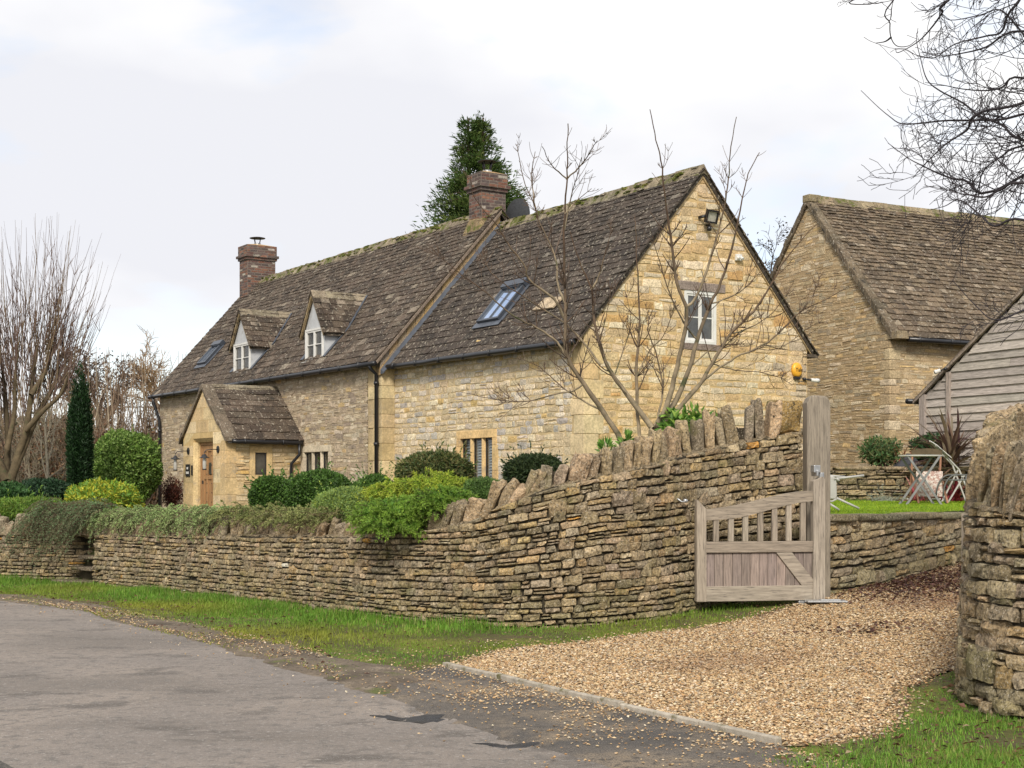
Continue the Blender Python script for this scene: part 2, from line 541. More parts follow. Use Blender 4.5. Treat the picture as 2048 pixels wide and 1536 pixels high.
def cubesphere(n=4, k=5.0):
    V, Q = [], []
    g = np.linspace(-1, 1, n + 1)
    for ax in range(3):
        for sg in (-1, 1):
            b = len(V)
            for i in g:
                for j in g:
                    p = [0, 0, 0]
                    p[ax], p[(ax + 1) % 3], p[(ax + 2) % 3] = sg, i, j
                    V.append(p)
            for i in range(n):
                for j in range(n):
                    q = (b + i * (n + 1) + j, b + (i + 1) * (n + 1) + j, b + (i + 1) * (n + 1) + j + 1, b + i * (n + 1) + j + 1)
                    Q.append(q if sg > 0 else q[::-1])
    V = np.array(V, float)
    V /= ((np.abs(V) ** k).sum(1) ** (1 / k))[:, None]
    return V, np.array(Q)
CS_V, CS_Q = cubesphere(5, 9.0)

# free stones: centre P (M,3), half sizes (M,3), rotations (M,3,3)
def free_stones(mb, P, Hs, Rm, cols, rng, amp=0.16, m=0):
    k = len(P)
    V = np.repeat(CS_V[None], k, 0)
    f = rng.uniform(1.2, 3.2, (k, 3, 3)) * rng.choice([-1, 1], (k, 3, 3))
    ph = rng.uniform(0, 6.28, (k, 3))
    d = np.zeros(V.shape[:2])
    for i in range(3):
        d += np.sin((V * f[:, None, i]).sum(-1) + ph[:, None, i])
    V = V * (1 + amp * d / 1.6)[..., None] * Hs[:, None]
    V = np.einsum('mij,mnj->mni', Rm, V) + P[:, None]
    mb.batch(V, CS_Q, None, cols, m)

def rotm(ax, ang):
    """rotations (M,3,3) about axes (M,3)"""
    ax = ax / np.linalg.norm(ax, axis=1, keepdims=True)
    K = np.zeros((len(ax), 3, 3))
    K[:, 0, 1], K[:, 0, 2], K[:, 1, 0], K[:, 1, 2], K[:, 2, 0], K[:, 2, 1] = -ax[:, 2], ax[:, 1], ax[:, 2], -ax[:, 0], -ax[:, 1], ax[:, 0]
    a = np.asarray(ang)[:, None, None]
    return np.eye(3) + np.sin(a) * K + (1 - np.cos(a)) * (K @ K)

# leaves: positions P, facing directions Nn, long axis D; rhombus folded along the middle
def leaves(mb, P, D, Nn, ln, wd, cols, m=0, fold=0.25):
    D = D / np.linalg.norm(D, axis=1, keepdims=True)
    S = np.cross(D, Nn)
    S /= np.maximum(np.linalg.norm(S, axis=1, keepdims=True), 1e-9)
    Nn = np.cross(S, D)
    ln, wd = np.broadcast_to(ln, (len(P),))[:, None], np.broadcast_to(wd, (len(P),))[:, None]
    V = np.stack([P, P + D * ln * 0.45 + S * wd * 0.5 + Nn * wd * fold, P + D * ln, P + D * ln * 0.45 - S * wd * 0.5 + Nn * wd * fold], 1)
    mb.batch(V, [(0, 1, 2, 3)], None, cols, m)
def unit(rng, n):
    v = rng.normal(0, 1, (n, 3))
    return v / np.linalg.norm(v, axis=1, keepdims=True)

# a crown of leaves through the outer volume of a lumpy ellipsoid
def foliage(mb, c, r, n, ln, wd, cols, rng, wts=None, lump=0.16, depth=0.35, up=0.4, flat_base=-0.9, out=0.6, m=0, nl=14, jit=0.18):
    d = unit(rng, n * 2)
    d = d[d[:, 2] > flat_base][:n]
    k = unit(rng, nl)
    cl = np.maximum(0, d @ k.T - 0.75).max(1) / 0.25
    fine = np.maximum(0, d @ unit(rng, nl * 7).T - 0.93).max(1) / 0.07
    rad = (1 - lump + lump * cl + lump * 0.6 * (fine - 0.5)) * (1 - depth * rng.random(len(d)) ** 1.6)
    P = np.asarray(c) + d * rad[:, None] * np.asarray(r)
    u = unit(rng, len(d))
    D = d * out + u * 0.8 + np.array([0, 0, up * 0.5])
    Nn = d + unit(rng, len(d)) * 0.8 + np.array([0, 0, up])
    leaves(mb, P, D, Nn, ln * rng.uniform(0.6, 1.25, len(d)), wd * rng.uniform(0.7, 1.2, len(d)), pal(rng, len(d), cols, wts, jit), m)

# a bare branching tree: recursion of wandering tapered tubes
def grow(mb, p, d, L, r, lev, rng, spec, col, tips=None):
    """spec[lev] = dict(n children, ang, ratio, wig, trop, seg)"""
    sp = spec[lev]
    k = sp.get('seg', 6)
    pts = [np.asarray(p, float)]
    d = np.asarray(d, float) / np.linalg.norm(d)
    dirs = [d]
    for i in range(k):
        d = d + rng.normal(0, sp.get('wig', 0.12), 3) + np.array([0, 0, sp.get('trop', 0.05)])
        d /= np.linalg.norm(d)
        pts.append(pts[-1] + d * L / k)
        dirs.append(d)
    pts = np.array(pts)
    end = sp.get('end', 0.35)
    rad = r * (1 - (1 - end) * np.linspace(0, 1, k + 1))
    mb.tube(pts, rad, 7 if r > 0.06 else (5 if r > 0.02 else 3), col if r > 0.012 else np.asarray(col) * spec[0].get('twigcol', 1.0), 0, cap=False)
    if tips is not None and lev >= len(spec) - 2: tips.append((pts[-1], d))
    if lev + 1 >= len(spec): return
    nch = sp['n']
    nch = int(nch * rng.uniform(0.75, 1.25) + 0.5)
    for c in range(nch):
        t = sp.get('t0', 0.3) + (1 - sp.get('t0', 0.3)) * (c + rng.random()) / nch
        i = min(int(t * k), k - 1)
        q = pts[i] + (pts[i + 1] - pts[i]) * (t * k - i)
        a = rng.normal(sp.get('ang', 0.7), 0.18)
        ax = np.cross(dirs[i], rng.normal(0, 1, 3))
        ax /= np.linalg.norm(ax)
        nd = dirs[i] * cos(a) + np.cross(ax, dirs[i]) * sin(a)
        grow(mb, q, nd, L * sp.get('ratio', 0.6) * rng.uniform(0.6, 1.25) * (1.15 - 0.5 * t), max(rad[i] * sp.get('rr', 0.55), spec[0].get('rmin', 0.004)), lev + 1, rng, spec, col, tips)

# ------------------------------------------------------------------ lie of the land
FW = Path([(-60, 55), (-30, 36), (-22, 30.6), (-14, 26.3), (-8.5, 23.8), (-6.67, 22.9), (-3.52, 19.4), (-1.55, 16.9), (-0.42, 15.86),
           (0.14, 15.45), (0.96, 15.62), (1.54, 16.0), (2.2, 16.8), (2.87, 17.2), (3.72, 17.42)])
RW = Path([(3.70, 17.36), (4.6, 18.1), (6.2, 20.0), (9.0, 23.2), (30, 46), (120, 150)], 0.05)
def sstep(x, a, b):
    t = np.clip((x - a) / (b - a), 0, 1)
    return t * t * (3 - 2 * t)
_bx = np.concatenate([FW.X[::5], RW.X[::6]])
_by = np.concatenate([FW.Y[::5], RW.Y[::6]])
_bnx = np.concatenate([FW.NX[::5], RW.NX[::6]])
_bny = np.concatenate([FW.NY[::5], RW.NY[::6]])
def behind(X, Y):
    """metres behind the face of the front wall and the drive wall (negative: road side)"""
    X, Y = np.asarray(X, float), np.asarray(Y, float)
    o = np.empty(X.size)
    xf, yf = X.ravel(), Y.ravel()
    for a in range(0, X.size, 4000):
        dx = xf[a:a + 4000, None] - _bx
        dy = yf[a:a + 4000, None] - _by
        i = (dx * dx + dy * dy).argmin(1)
        r = np.arange(len(i))
        dd = np.hypot(dx[r, i], dy[r, i])
        o[a:a + 4000] = dd * np.sign(-(dx[r, i] * _bnx[i] + dy[r, i] * _bny[i]))
    return o.reshape(X.shape)
KA, KB = np.array([-0.59, 12.66]), np.array([1.64, 8.80])
def drive_h(X, Y):
    d = (X - KA[0]) * 0.866 + (Y - KA[1]) * 0.5
    return np.interp(d, [0, 4.4, 5.75, 9.55, 16, 40], [0, 0.12, 0.24, 0.5, 1.0, 1.3])
def garden_h(X, Y):
    g = 0.84 + 0.36 * sstep(X, -8, 1.5) + 0.012 * np.clip(Y - 18, 0, 9) * sstep(X, 0, 4)
    return g + (1.92 - g) * sstep(Y, 27.1, 27.35) * sstep(X, 4.9, 5.2)
def ground_h(X, Y):
    b = behind(X, Y)
    lo = drive_h(X, Y)
    return lo + (garden_h(X, Y) - lo) * sstep(b, 0.12, 0.42)
def gh(x, y):
    return float(ground_h(np.array([x]), np.array([y]))[0])

M_SOIL = pmat('garden_soil', (0.075, 0.06, 0.035), 1.0, 0.8, 14, 0.03, 0.5, 3, [((0.06, 0.085, 0.02), 1.6, 0.45, 0.6), ((0.13, 0.09, 0.045), 9, 0.58, 0.7)])
def axis_pts(a, b, c, d, fine):
    m = np.arange(b, c, fine)
    lo = b - np.geomspace(fine, b - a, 26)[::-1]
    hi = c + np.geomspace(fine, d - c, 26)
    return np.concatenate([lo, m, hi])
gx, gy = axis_pts(-600, -15, 10, 600, 0.2), axis_pts(-80, 6, 31, 900, 0.2)
GX, GY = np.meshgrid(gx, gy)
GZ = ground_h(GX, GY) - 0.02 - 0.08 * (behind(GX, GY) < 0.1)
nyy, nxx = GX.shape
i = np.arange(nyy - 1)[:, None] * nxx
j = np.arange(nxx - 1)[None]
mb = MB().add(np.stack([GX, GY, GZ], -1).reshape(-1, 3), np.stack([i + j, i + j + 1, i + nxx + j + 1, i + nxx + j], -1).reshape(-1, 4))
tag(mb.build('ground', M_SOIL, smooth=True), 'bare brown garden soil and leaf mould under the shrubs', 'ground', kind='structure')

def resample(pts, n):
    P = np.asarray(pts, float)
    L = np.concatenate([[0], np.cumsum(np.linalg.norm(np.diff(P, axis=0), axis=1))])
    t = np.linspace(0, L[-1], n)
    return np.stack([np.interp(t, L, P[:, 0]), np.interp(t, L, P[:, 1])], -1)
def wander(pts, seed, amp=0.12):
    """an edge that wanders at several sizes"""
    r_ = R(seed)
    P = np.asarray(pts, float)
    L = np.concatenate([[0], np.cumsum(np.linalg.norm(np.diff(P, axis=0), axis=1))])
    d = np.zeros(len(P))
    for sp, a in ((1.6, 1.0), (0.55, 0.55), (0.2, 0.35), (0.08, 0.2)):
        k = np.arange(0, L[-1] + sp, sp)
        d += np.interp(L, k, r_.normal(0, amp * a, len(k)))
    t = np.gradient(P, axis=0)
    t /= np.linalg.norm(t, axis=1, keepdims=True)
    return P + np.stack([t[:, 1], -t[:, 0]], -1) * d[:, None]
def sheet(name, a, b, n, m, off, mat, label, cat, hf=ground_h, jit=0.0, seed=0, taper=None, ends=0.0):
    A, B = resample(a, n), resample(b, n)
    t = np.linspace(0, 1, m)[None, :, None]
    P = A[:, None] * (1 - t) + B[:, None] * t
    Z = hf(P[..., 0], P[..., 1]) + off
    if taper:      # edges dip under the neighbouring sheet
        tt = t[..., 0] + 0 * Z
        Z = Z + taper[0] * np.clip(1 - tt / 0.25, 0, 1) + taper[1] * np.clip((tt - 0.6) / 0.4, 0, 1)
    if ends:
        u_ = np.linspace(0, 1, n)[:, None]
        Z = Z - ends * (np.clip(1 - u_ / 0.06, 0, 1) + np.clip((u_ - 0.94) / 0.06, 0, 1))
    if jit:
        r_ = R(seed)
        for q in range(8):
            f, ph = r_.uniform(0.6, 2.6, 2) * (1 + 1.1 * q), r_.uniform(0, 6, 1)
            Z = Z + jit * 0.5 / (1 + 0.5 * q) * np.sin(P[..., 0] * f[0] + P[..., 1] * f[1] + ph)
    i = np.arange(n - 1)[:, None] * m
    j = np.arange(m - 1)[None]
    q = np.stack([i + j, i + j + 1, i + m + j + 1, i + m + j], -1).reshape(-1, 4)
    mb = MB().add(np.concatenate([P, Z[..., None]], -1).reshape(-1, 3), q)
    return tag(mb.build(name, mat, smooth=True), label, cat, kind='structure')

EDGE = [(-60, 49), (-30, 32.5), (-14, 23.6), (-7.25, 20.3), (-5.57, 18.4), (-4.14, 16.2), (-2.9, 14.4), (-1.95, 12.66), (-1.32, 11.67), (-0.75, 10.3),
        (-0.08, 9.05), (0.5, 8.1), (2.2, 5.6), (6, 1.0), (12, -6)]
NEAR = [(-72, 39), (-46, 24), (-30, 15), (-18, 9.5), (-13, 7), (-11, 5), (-9, 3), (-7, 1), (-6, 0), (-5, -1.5), (-4, -3), (-3, -4), (-1, -6), (2, -9), (8, -15)]
def flat_h(X, Y): return np.zeros_like(X)

def ground_mat(name, layers, rough=0.9, bump=0.5, bscale=60, bdist=0.006, spec=0.25, extra=None):
    """layers: list of (colour, scale, lo, hi, detail, stretch or None) laid over the first colour by noise"""
    m = bpy.data.materials.new(name)
    m.use_nodes = True
    t = m.node_tree
    L = t.links.new
    b = t.nodes['Principled BSDF']
    b.inputs['Roughness'].default_value = rough
    b.inputs['Specular IOR Level'].default_value = spec
    tx = t.nodes.new('ShaderNodeTexCoord')
    a = t.nodes.new('ShaderNodeRGB')
    a.outputs[0].default_value = (*layers[0], 1)
    c = a.outputs[0]
    for (cc, s, lo, hi, det, rot, st) in layers[1:]:
        mpn = t.nodes.new('ShaderNodeMapping')
        mpn.inputs['Rotation'].default_value = (0, 0, rot)
        mpn.inputs['Scale'].default_value = st
        L(tx.outputs['Object'], mpn.inputs[0])
        n = t.nodes.new('ShaderNodeTexNoise')
        n.inputs['Scale'].default_value = s
        n.inputs['Detail'].default_value = det
        n.inputs['Roughness'].default_value = 0.65
        L(mpn.outputs[0], n.inputs['Vector'])
        r = t.nodes.new('ShaderNodeMapRange')
        r.inputs[1].default_value, r.inputs[2].default_value = lo, hi
        L(n.outputs[0], r.inputs[0])
        mx = t.nodes.new('ShaderNodeMix')
        mx.data_type = 'RGBA'
        L(r.outputs[0], mx.inputs[0])
        L(c, mx.inputs[6])
        mx.inputs[7].default_value = (*cc, 1)
        c = mx.outputs[2]
    L(c, b.inputs['Base Color'])
    n = t.nodes.new('ShaderNodeTexNoise')
    n.inputs['Scale'].default_value = bscale
    n.inputs['Detail'].default_value = 6
    L(tx.outputs['Object'], n.inputs['Vector'])
    bp = t.nodes.new('ShaderNodeBump')
    bp.inputs['Strength'].default_value = bump
    bp.inputs['Distance'].default_value = bdist
    L(n.outputs[0], bp.inputs['Height'])
    L(bp.outputs[0], b.inputs['Normal'])
    return m
RA = atan2(-0.83, 0.55)      # the lane's direction
M_ROAD = ground_mat('worn_tarmac', [(0.195, 0.166, 0.143), ((0.25, 0.208, 0.172), 0.45, 0.42, 0.62, 4, -RA, (1, 1, 1)),
    ((0.155, 0.13, 0.108), 0.5, 0.48, 0.62, 12, RA, (0.7, 1.3, 1)), ((0.10, 0.084, 0.07), 1.7, 0.545, 0.62, 12, RA, (0.8, 1.2, 1)), ((0.13, 0.113, 0.097), 9, 0.51, 0.62, 8, 0, (1, 1, 1)), ((0.33, 0.30, 0.27), 26, 0.56, 0.68, 6, 0, (1, 1, 1)), ((0.10, 0.09, 0.08), 34, 0.57, 0.66, 5, 0, (1, 1, 1)),
    ((0.16, 0.15, 0.14), 120, 0.55, 0.62, 2, 0, (1, 1, 1)), ((0.36, 0.34, 0.31), 170, 0.62, 0.68, 2, 0, (1, 1, 1))], 0.8, 0.9, 45, 0.012, 0.3)
M_APRON = ground_mat('gritty_tarmac', [(0.135, 0.115, 0.095), ((0.075, 0.068, 0.062), 0.8, 0.42, 0.6, 6, -RA, (0.4, 1.4, 1)),
    ((0.24, 0.185, 0.125), 1.4, 0.48, 0.64, 8, 0, (1, 1, 1)), ((0.07, 0.06, 0.05), 12, 0.54, 0.64, 7, 0, (1, 1, 1)), ((0.06, 0.055, 0.05), 90, 0.52, 0.6, 3, 0, (1, 1, 1)), ((0.30, 0.26, 0.2), 150, 0.62, 0.68, 2, 0, (1, 1, 1))], 0.85, 0.8, 70, 0.01)
M_OLDTAR = ground_mat('dark_tarmac', [(0.11, 0.10, 0.088), ((0.06, 0.055, 0.048), 14, 0.48, 0.6, 7, 0, (1, 1, 1)), ((0.25, 0.22, 0.18), 38, 0.56, 0.64, 5, 0, (1, 1, 1)), ((0.05, 0.047, 0.042), 140, 0.5, 0.6, 3, 0, (1, 1, 1)), ((0.19, 0.17, 0.14), 160, 0.62, 0.68, 2, 0, (1, 1, 1))], 0.85, 0.9, 120, 0.01)
M_VERGE = ground_mat('verge_earth', [(0.075, 0.075, 0.022), ((0.13, 0.135, 0.025), 1.3, 0.45, 0.6, 5, 0, (1, 1, 1)), ((0.085, 0.06, 0.038), 0.9, 0.52, 0.62, 6, -RA, (0.5, 1.2, 1)),
    ((0.05, 0.035, 0.022), 14, 0.56, 0.66, 5, 0, (1, 1, 1))], 0.95, 0.8, 30, 0.02)
M_GRAVELBASE = ground_mat('gravel_bed', [(0.23, 0.155, 0.085), ((0.10, 0.065, 0.035), 55, 0.47, 0.58, 3, 0, (1, 1, 1)), ((0.42, 0.33, 0.21), 70, 0.58, 0.66, 3, 0, (1, 1, 1)),
    ((0.15, 0.09, 0.055), 0.7, 0.52, 0.64, 5, 0, (1, 1, 1))], 0.9, 1.0, 60, 0.02)
M_MUD = ground_mat('muddy_margin', [(0.15, 0.118, 0.085), ((0.085, 0.066, 0.047), 1.3, 0.45, 0.6, 8, 0, (1, 1, 1)), ((0.23, 0.185, 0.135), 4.0, 0.54, 0.66, 8, 0, (1, 1, 1)), ((0.10, 0.115, 0.03), 2.2, 0.58, 0.68, 7, 0, (1, 1, 1)), ((0.06, 0.05, 0.04), 24, 0.55, 0.64, 6, 0, (1, 1, 1))], 0.9, 1.0, 40, 0.02)
M_WET = pmat('wet_tar', (0.018, 0.016, 0.015), 0.35, 0.9, 25, 0.02, 0.5, 12, spec=0.4)
M_LAWN = ground_mat('lawn_turf', [(0.12, 0.21, 0.022), ((0.18, 0.25, 0.03), 0.9, 0.42, 0.6, 5, 0, (1, 1, 1)), ((0.07, 0.10, 0.02), 30, 0.55, 0.66, 4, 0, (1, 1, 1))], 0.95, 0.8, 60, 0.01)

def road_h(X, Y):   # shallow potholes at the broken edge
    z = np.zeros_like(X)
    for (px, py, r, d) in ((-0.72, 10.05, 0.16, 0.05), (-0.52, 9.9, 0.13, 0.04), (-0.02, 8.93, 0.13, 0.03)):
        z = z - d * np.exp(-((X - px) ** 2 + ((Y - py) * 0.9) ** 2) / r ** 2)
    return z
EDGE_IN = [(x + 0.42, y + 0.28) for x, y in EDGE]
sheet('road', EDGE_IN, NEAR, 700, 90, 0.0, M_ROAD, 'worn grey tarmac lane with dark scuffs running past the cottage', 'road', road_h, 0.0)
rng = R(71)
for (px, py, rx, ry) in ((-0.70, 10.03, 0.24, 0.13), (0.0, 8.93, 0.20, 0.07)):
    n = 40
    th = np.arange(n) * 2 * pi / n
    rr = 1 + 0.12 * np.sin(3 * th + px) + 0.10 * np.sin(7 * th) + rng.normal(0, 0.06, n)
    mb = MB()
    P = np.stack([px + rx * rr * np.cos(th + 0.3), py + ry * rr * np.sin(th + 0.3)], -1)
    P = np.vstack([P * 0 + [px, py] + (P - [px, py]) * f for f in (1.0, 0.66, 0.33)] + [[px, py]])
    Z = road_h(P[:, 0], P[:, 1]) + 0.012
    Z[:n] -= 0.009
    q = [(a * n + k, a * n + (k + 1) % n, (a + 1) * n + (k + 1) % n, (a + 1) * n + k) for a in range(2) for k in range(n)]
    mb.add(np.concatenate([P, Z[:, None]], -1), q, [(2 * n + k, 2 * n + (k + 1) % n, 3 * n) for k in range(n)])
    tag(mb.build('pothole', M_WET, smooth=True), 'small wet black pothole at the broken edge of the lane', 'pothole', kind='structure')
sheet('old_road_edge', wander(resample([(-3.9, 10.1), (-3.23, 9.05), (-2.66, 8.15), (-1.9, 6.9), (-0.5, 4.5)], 200), 64, 0.05), [(-7.5, 7.5), (-6.5, 6), (-5.5, 5), (-5, 4), (-4, 2)], 200, 30, 0.012, M_OLDTAR,
      'darker coarse tarmac strip in the bottom left corner', 'road', flat_h, 0.004, 11, taper=(-0.016, 0))
sheet('apron', [(-1.32, 11.67), (-0.75, 10.3), (-0.08, 9.05), (0.5, 8.1), (1.3, 6.9), (2.2, 5.6)], [(-0.62, 12.70), (0.1, 11.5), (0.8, 10.25), (1.64, 8.80), (1.9, 8.3), (2.6, 6.6)], 120, 30, 0.012,
      M_APRON, 'gritty dark tarmac apron between the lane and the driveway edging', 'road', road_h, 0.006, 3, taper=(-0.016, 0))
GRAV_L = [(-0.59, 12.66), (-0.35, 13.2), (0.0, 13.85), (0.59, 14.1), (1.42, 14.85), (1.99, 15.2), (2.29, 15.5), (2.9, 16.3), (3.4, 16.85), (3.75, 17.4), (4.6, 18.2), (6.2, 20.1), (9.1, 23.3), (14, 28)]
GRAV_R = [(1.64, 8.80), (1.93, 8.78), (2.28, 8.97), (2.52, 9.36), (2.87, 10.4), (3.0, 10.9), (3.73, 12.0), (4.9, 13.7), (6.0, 15), (8, 17), (12, 20), (17, 24)]
sheet('driveway', GRAV_L, GRAV_R, 120, 50, 0.006, M_GRAVELBASE, 'golden gravel driveway rising between the stone walls', 'driveway', drive_h, 0.0, 5)
n_ = np.searchsorted(FW.S, FW.s_of_px(-3000))
VW = [(x + 0.0, y + 0.1) for x, y in zip(FW.X[FW.S > 30][::20], FW.Y[FW.S > 30][::20])]
_EW = [(x, y) for x, y in resample([p for p in EDGE if -50 < p[0]], 900)]
_EW = [tuple(p) for p in wander(_EW, 63, 0.05)]
VE = [p for p in _EW if -50 < p[0] < -1.4] + [(-1.2, 11.9)] + GRAV_L[:9]
sheet('verge', VW, VE, 420, 40, 0.020, M_VERGE, 'strip of mossy earth and turf along the foot of the stone wall', 'verge', lambda X, Y: drive_h(X, Y), 0.010, 7, taper=(0, -0.03))
RV_A = [(1.5, 8.35), (1.7, 8.72), (1.95, 8.76), (2.28, 8.95), (2.52, 9.34), (2.87, 10.38), (3.0, 10.9), (3.6, 11.7)]
RV_B = [(2.2, 5.5), (5.2, 5.5), (5.4, 8.4), (4.6, 9.4), (4.0, 9.7), (3.7, 10.1), (3.6, 10.8), (3.9, 11.7)]
_m0 = resample([p for p in EDGE if -26 < p[0] < -1.0], 400)
_m0 = resample([p for p in EDGE if -26 < p[0] < -0.6], 900)
MARG_A = wander([(x + 0.58, y + 0.40) for x, y in _m0], 61, 0.10)
MARG_B = wander([(x - 0.20, y - 0.13) for x, y in _m0], 62, 0.09)
sheet('road_margin', MARG_A, MARG_B, 900, 22, 0.022, M_MUD, 'muddy gritty margin between the lane and the grass verge', 'road margin', lambda X, Y: drive_h(X, Y), 0.008, 8, taper=(-0.022, -0.035), ends=0.05)
sheet('verge', RV_A, RV_B, 80, 24, 0.012, M_VERGE, 'earth bank under the grass at the foot of the entrance wall', 'verge', drive_h, 0.0, 9)
LAWN_A = [(1.6, 17.4), (2.9, 17.8), (3.9, 17.85), (4.5, 18.35), (6.1, 20.3), (8.9, 23.5), (10.5, 25.3)]
LAWN_B = [(1.6, 24.0), (3.0, 25.8), (4.5, 26.9), (5.2, 27.1), (7.0, 27.1), (9.5, 27.1), (12, 27.1)]
def lawn_h(X, Y): return garden_h(X, np.minimum(Y, 27.09))
sheet('lawn', LAWN_A, LAWN_B, 60, 30, 0.012, M_LAWN, 'bright green lawn raised above the driveway behind the gate', 'lawn', lawn_h)

# ------------------------------------------------------------------ dry stone walls
DRYC = [(0.30, 0.225, 0.128), (0.25, 0.19, 0.11), (0.35, 0.27, 0.165), (0.21, 0.165, 0.10), (0.28, 0.225, 0.15), (0.33, 0.235, 0.115), (0.46, 0.24, 0.055), (0.62, 0.57, 0.47)]
DRYW = [5, 5, 3.5, 3, 4.5, 2.5, 0.10, 0.03]
def base_tint(c, z, zb, rng):
    g = np.clip(1 - (z - zb) / 0.5, 0, 1) * rng.random(len(z))
    return c * (1 - 0.55 * g)[:, None] + np.array([0.13, 0.14, 0.045]) * (0.55 * g)[:, None]

def dry_wall(name, path, s0, s1, top, f, seed, label, cat, base, thick=0.5, cdep=(0.10, 0.15), camp=0.11, brk=(0.07, 0.05), dfac=((0, 1), (1, 1)), woff=None, cope=None, row=(0.7, 1.45), wid=(0.9, 2.9), depth=0.023, mortar=True, cope_t=(0.085, 0.14), lean=None, steps=None):
    """top(s), f(s) (course height), cope(s) give heights along the wall"""
    rng = R(seed)
    root = thing(name, label, cat)
    SS = np.arange(s0, s1, 0.05)
    f0 = 0.1
    up = np.concatenate([[0], np.cumsum(f0 / f(SS)[:-1] * 0.05)])
    nmax = int(max((top(SS) - base(SS)) / f(SS)) / 0.98) + 2
    C = lay_courses(rng, 0, nmax * 1.0, row, (wid[0] * f0, wid[1] * f0), lambda v: (0, up[-1]), split=0.14)
    # courses wander
    C[..., 1] += 0.07 * np.sin(C[..., 0] * 1.1 + C[..., 1] * 0.5) + 0.08 * np.sin(C[..., 0] * 3.7 + C[..., 1] * 1.7)
    C[:, :, 0] += rng.normal(0, 0.012, C.shape[:2])
    S = np.interp(C[..., 0], up, SS)
    Z = base(S) - 0.06 + (C[..., 1] - 0.4) * f(S)
    H = top(S)
    Z[:, 2:] = np.minimum(Z[:, 2:], H[:, 2:])
    Z[:, :2] = np.minimum(Z[:, :2], H[:, :2])
    keep = ((Z[:, 2] + Z[:, 3]) - (Z[:, 0] + Z[:, 1])) > 0.05
    S, Z = S[keep], Z[keep]
    C4, dm = break_courses(np.stack([S, Z], -1), rng, *brk)
    dm = dm * np.interp(S.mean(1), dfac[0], dfac[1])
    C4[:, 2:, 1] = np.minimum(C4[:, 2:, 1], top(C4[:, 2:, 0]) + 0.01)
    cols = pal(rng, len(C4), DRYC, DRYW, 0.24)
    cols = base_tint(cols, Z.mean(1), base(S.mean(1)), rng)
    mb = MB()
    stone_batch(mb, C4, depth * dm, path.map(woff), cols, rng, e=0.009, gap=0.0035, gapu=0.007, jit=0.09, NA=7, NB=5, rough=0.2, rc=0.34)
    # the dark heart of the wall, its top and its back
    K = np.arange(s0, s1, 0.1)
    x, y, nx, ny = path.at(K)
    wo = woff(K) if woff else 0
    t_ = top(K)
    b_ = base(K) - 0.3
    def colm(w_, z_): return np.stack([x + nx * w_, y + ny * w_, z_], -1)
    V = np.stack([colm(wo - 0.03, b_), colm(wo - 0.03 - 0.06 * t_, t_ - 0.01), colm(-thick + 0.04 * t_, t_ - 0.01), colm(-thick + 0 * t_, b_)], 1).reshape(-1, 3)
    i = np.arange(len(K) - 1)[:, None] * 4
    j = np.arange(3)[None]
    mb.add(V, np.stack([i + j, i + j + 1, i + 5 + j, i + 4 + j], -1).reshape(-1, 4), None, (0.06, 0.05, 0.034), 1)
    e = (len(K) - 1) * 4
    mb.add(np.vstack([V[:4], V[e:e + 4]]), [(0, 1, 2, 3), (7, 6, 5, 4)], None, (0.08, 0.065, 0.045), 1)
    mb.build('stonework', [M_DRY, M_CORE], root)
    if cope is not None:
        s = s0 + 0.05
        P, Hs, Rm = [], [], []
        while s < s1 - 0.06:
            t = rng.uniform(*cope_t) * (1.5 if rng.random() < 0.15 else 1)
            x, y, nx, ny = (float(a) for a in path.at(s + t / 2))
            h = float(cope(s) - top(s)) * rng.choice([rng.uniform(0.92, 1.25), rng.uniform(0.62, 0.8)], p=[0.82, 0.18])
            ln = (lean(s) if lean else 0) + rng.normal(0, 0.10)
            hd = rng.uniform(*cdep)
            w_ = -0.06 * float(top(s)) + 0.02 - hd + rng.normal(0, 0.018)
            dz = rng.normal(0, 0.012)
            P.append((x + nx * w_ + ny * h * 0.5 * sin(ln) * -1, y + ny * w_ + nx * h * 0.5 * sin(ln), float(top(s)) + h / 2 - 0.015 + dz))
            Hs.append((t * 0.52, hd, h / 2 + 0.02))
            T = np.array([-ny, nx, 0.0])
            Nn = np.array([nx, ny, 0.0])
            Up = np.array([0, 0, 1.0])
            up2 = Up * cos(ln) + T * sin(ln)
            t2 = T * cos(ln) - Up * sin(ln)
            to_lane = np.array([-x, 3.0 - y])
            to_lane = to_lane / np.linalg.norm(to_lane)
            turn = atan2(nx * to_lane[1] - ny * to_lane[0], nx * to_lane[0] + ny * to_lane[1]) * 0.62   # the slabs are set skew, turned towards the lane
            yaw = rng.normal(0, 0.10) - turn
            t3 = t2 * cos(yaw) + Nn * sin(yaw)
            n3 = Nn * cos(yaw) - t2 * sin(yaw)
            Rm.append(np.stack([t3, n3, up2], 1))
            s += (t * 1.10 / max(cos(ln), 0.6) + rng.choice([0.006, 0.022, 0.045])) / max(cos(turn), 0.6)
        mb = MB()
        k = len(P)
        cc = pal(rng, k, [(0.29, 0.215, 0.128), (0.225, 0.17, 0.105), (0.34, 0.25, 0.145), (0.25, 0.20, 0.135), (0.50, 0.47, 0.40)], [5, 4, 3, 3, 0.07], 0.22)
        free_stones(mb, np.array(P), np.array(Hs), np.array(Rm), cc, rng, camp)
        K = np.arange(s0, s1 - 0.02, 0.1)      # dark strip behind the coping slabs, its colour painting shade into the gaps
        x, y, nx, ny = path.at(K)
        t_, c_ = top(K), (cope(K) - top(K)) * rng.uniform(0.4, 0.65, len(K))
        wo = -0.06 * t_
        V = np.stack([np.stack([x + nx * (wo + a), y + ny * (wo + a), t_ + b * c_], -1) for a, b in ((-0.24, 0), (-0.26, 1), (-0.40, 1), (-0.42, 0))], 1)
        V += rng.normal(0, 0.012, V.shape)
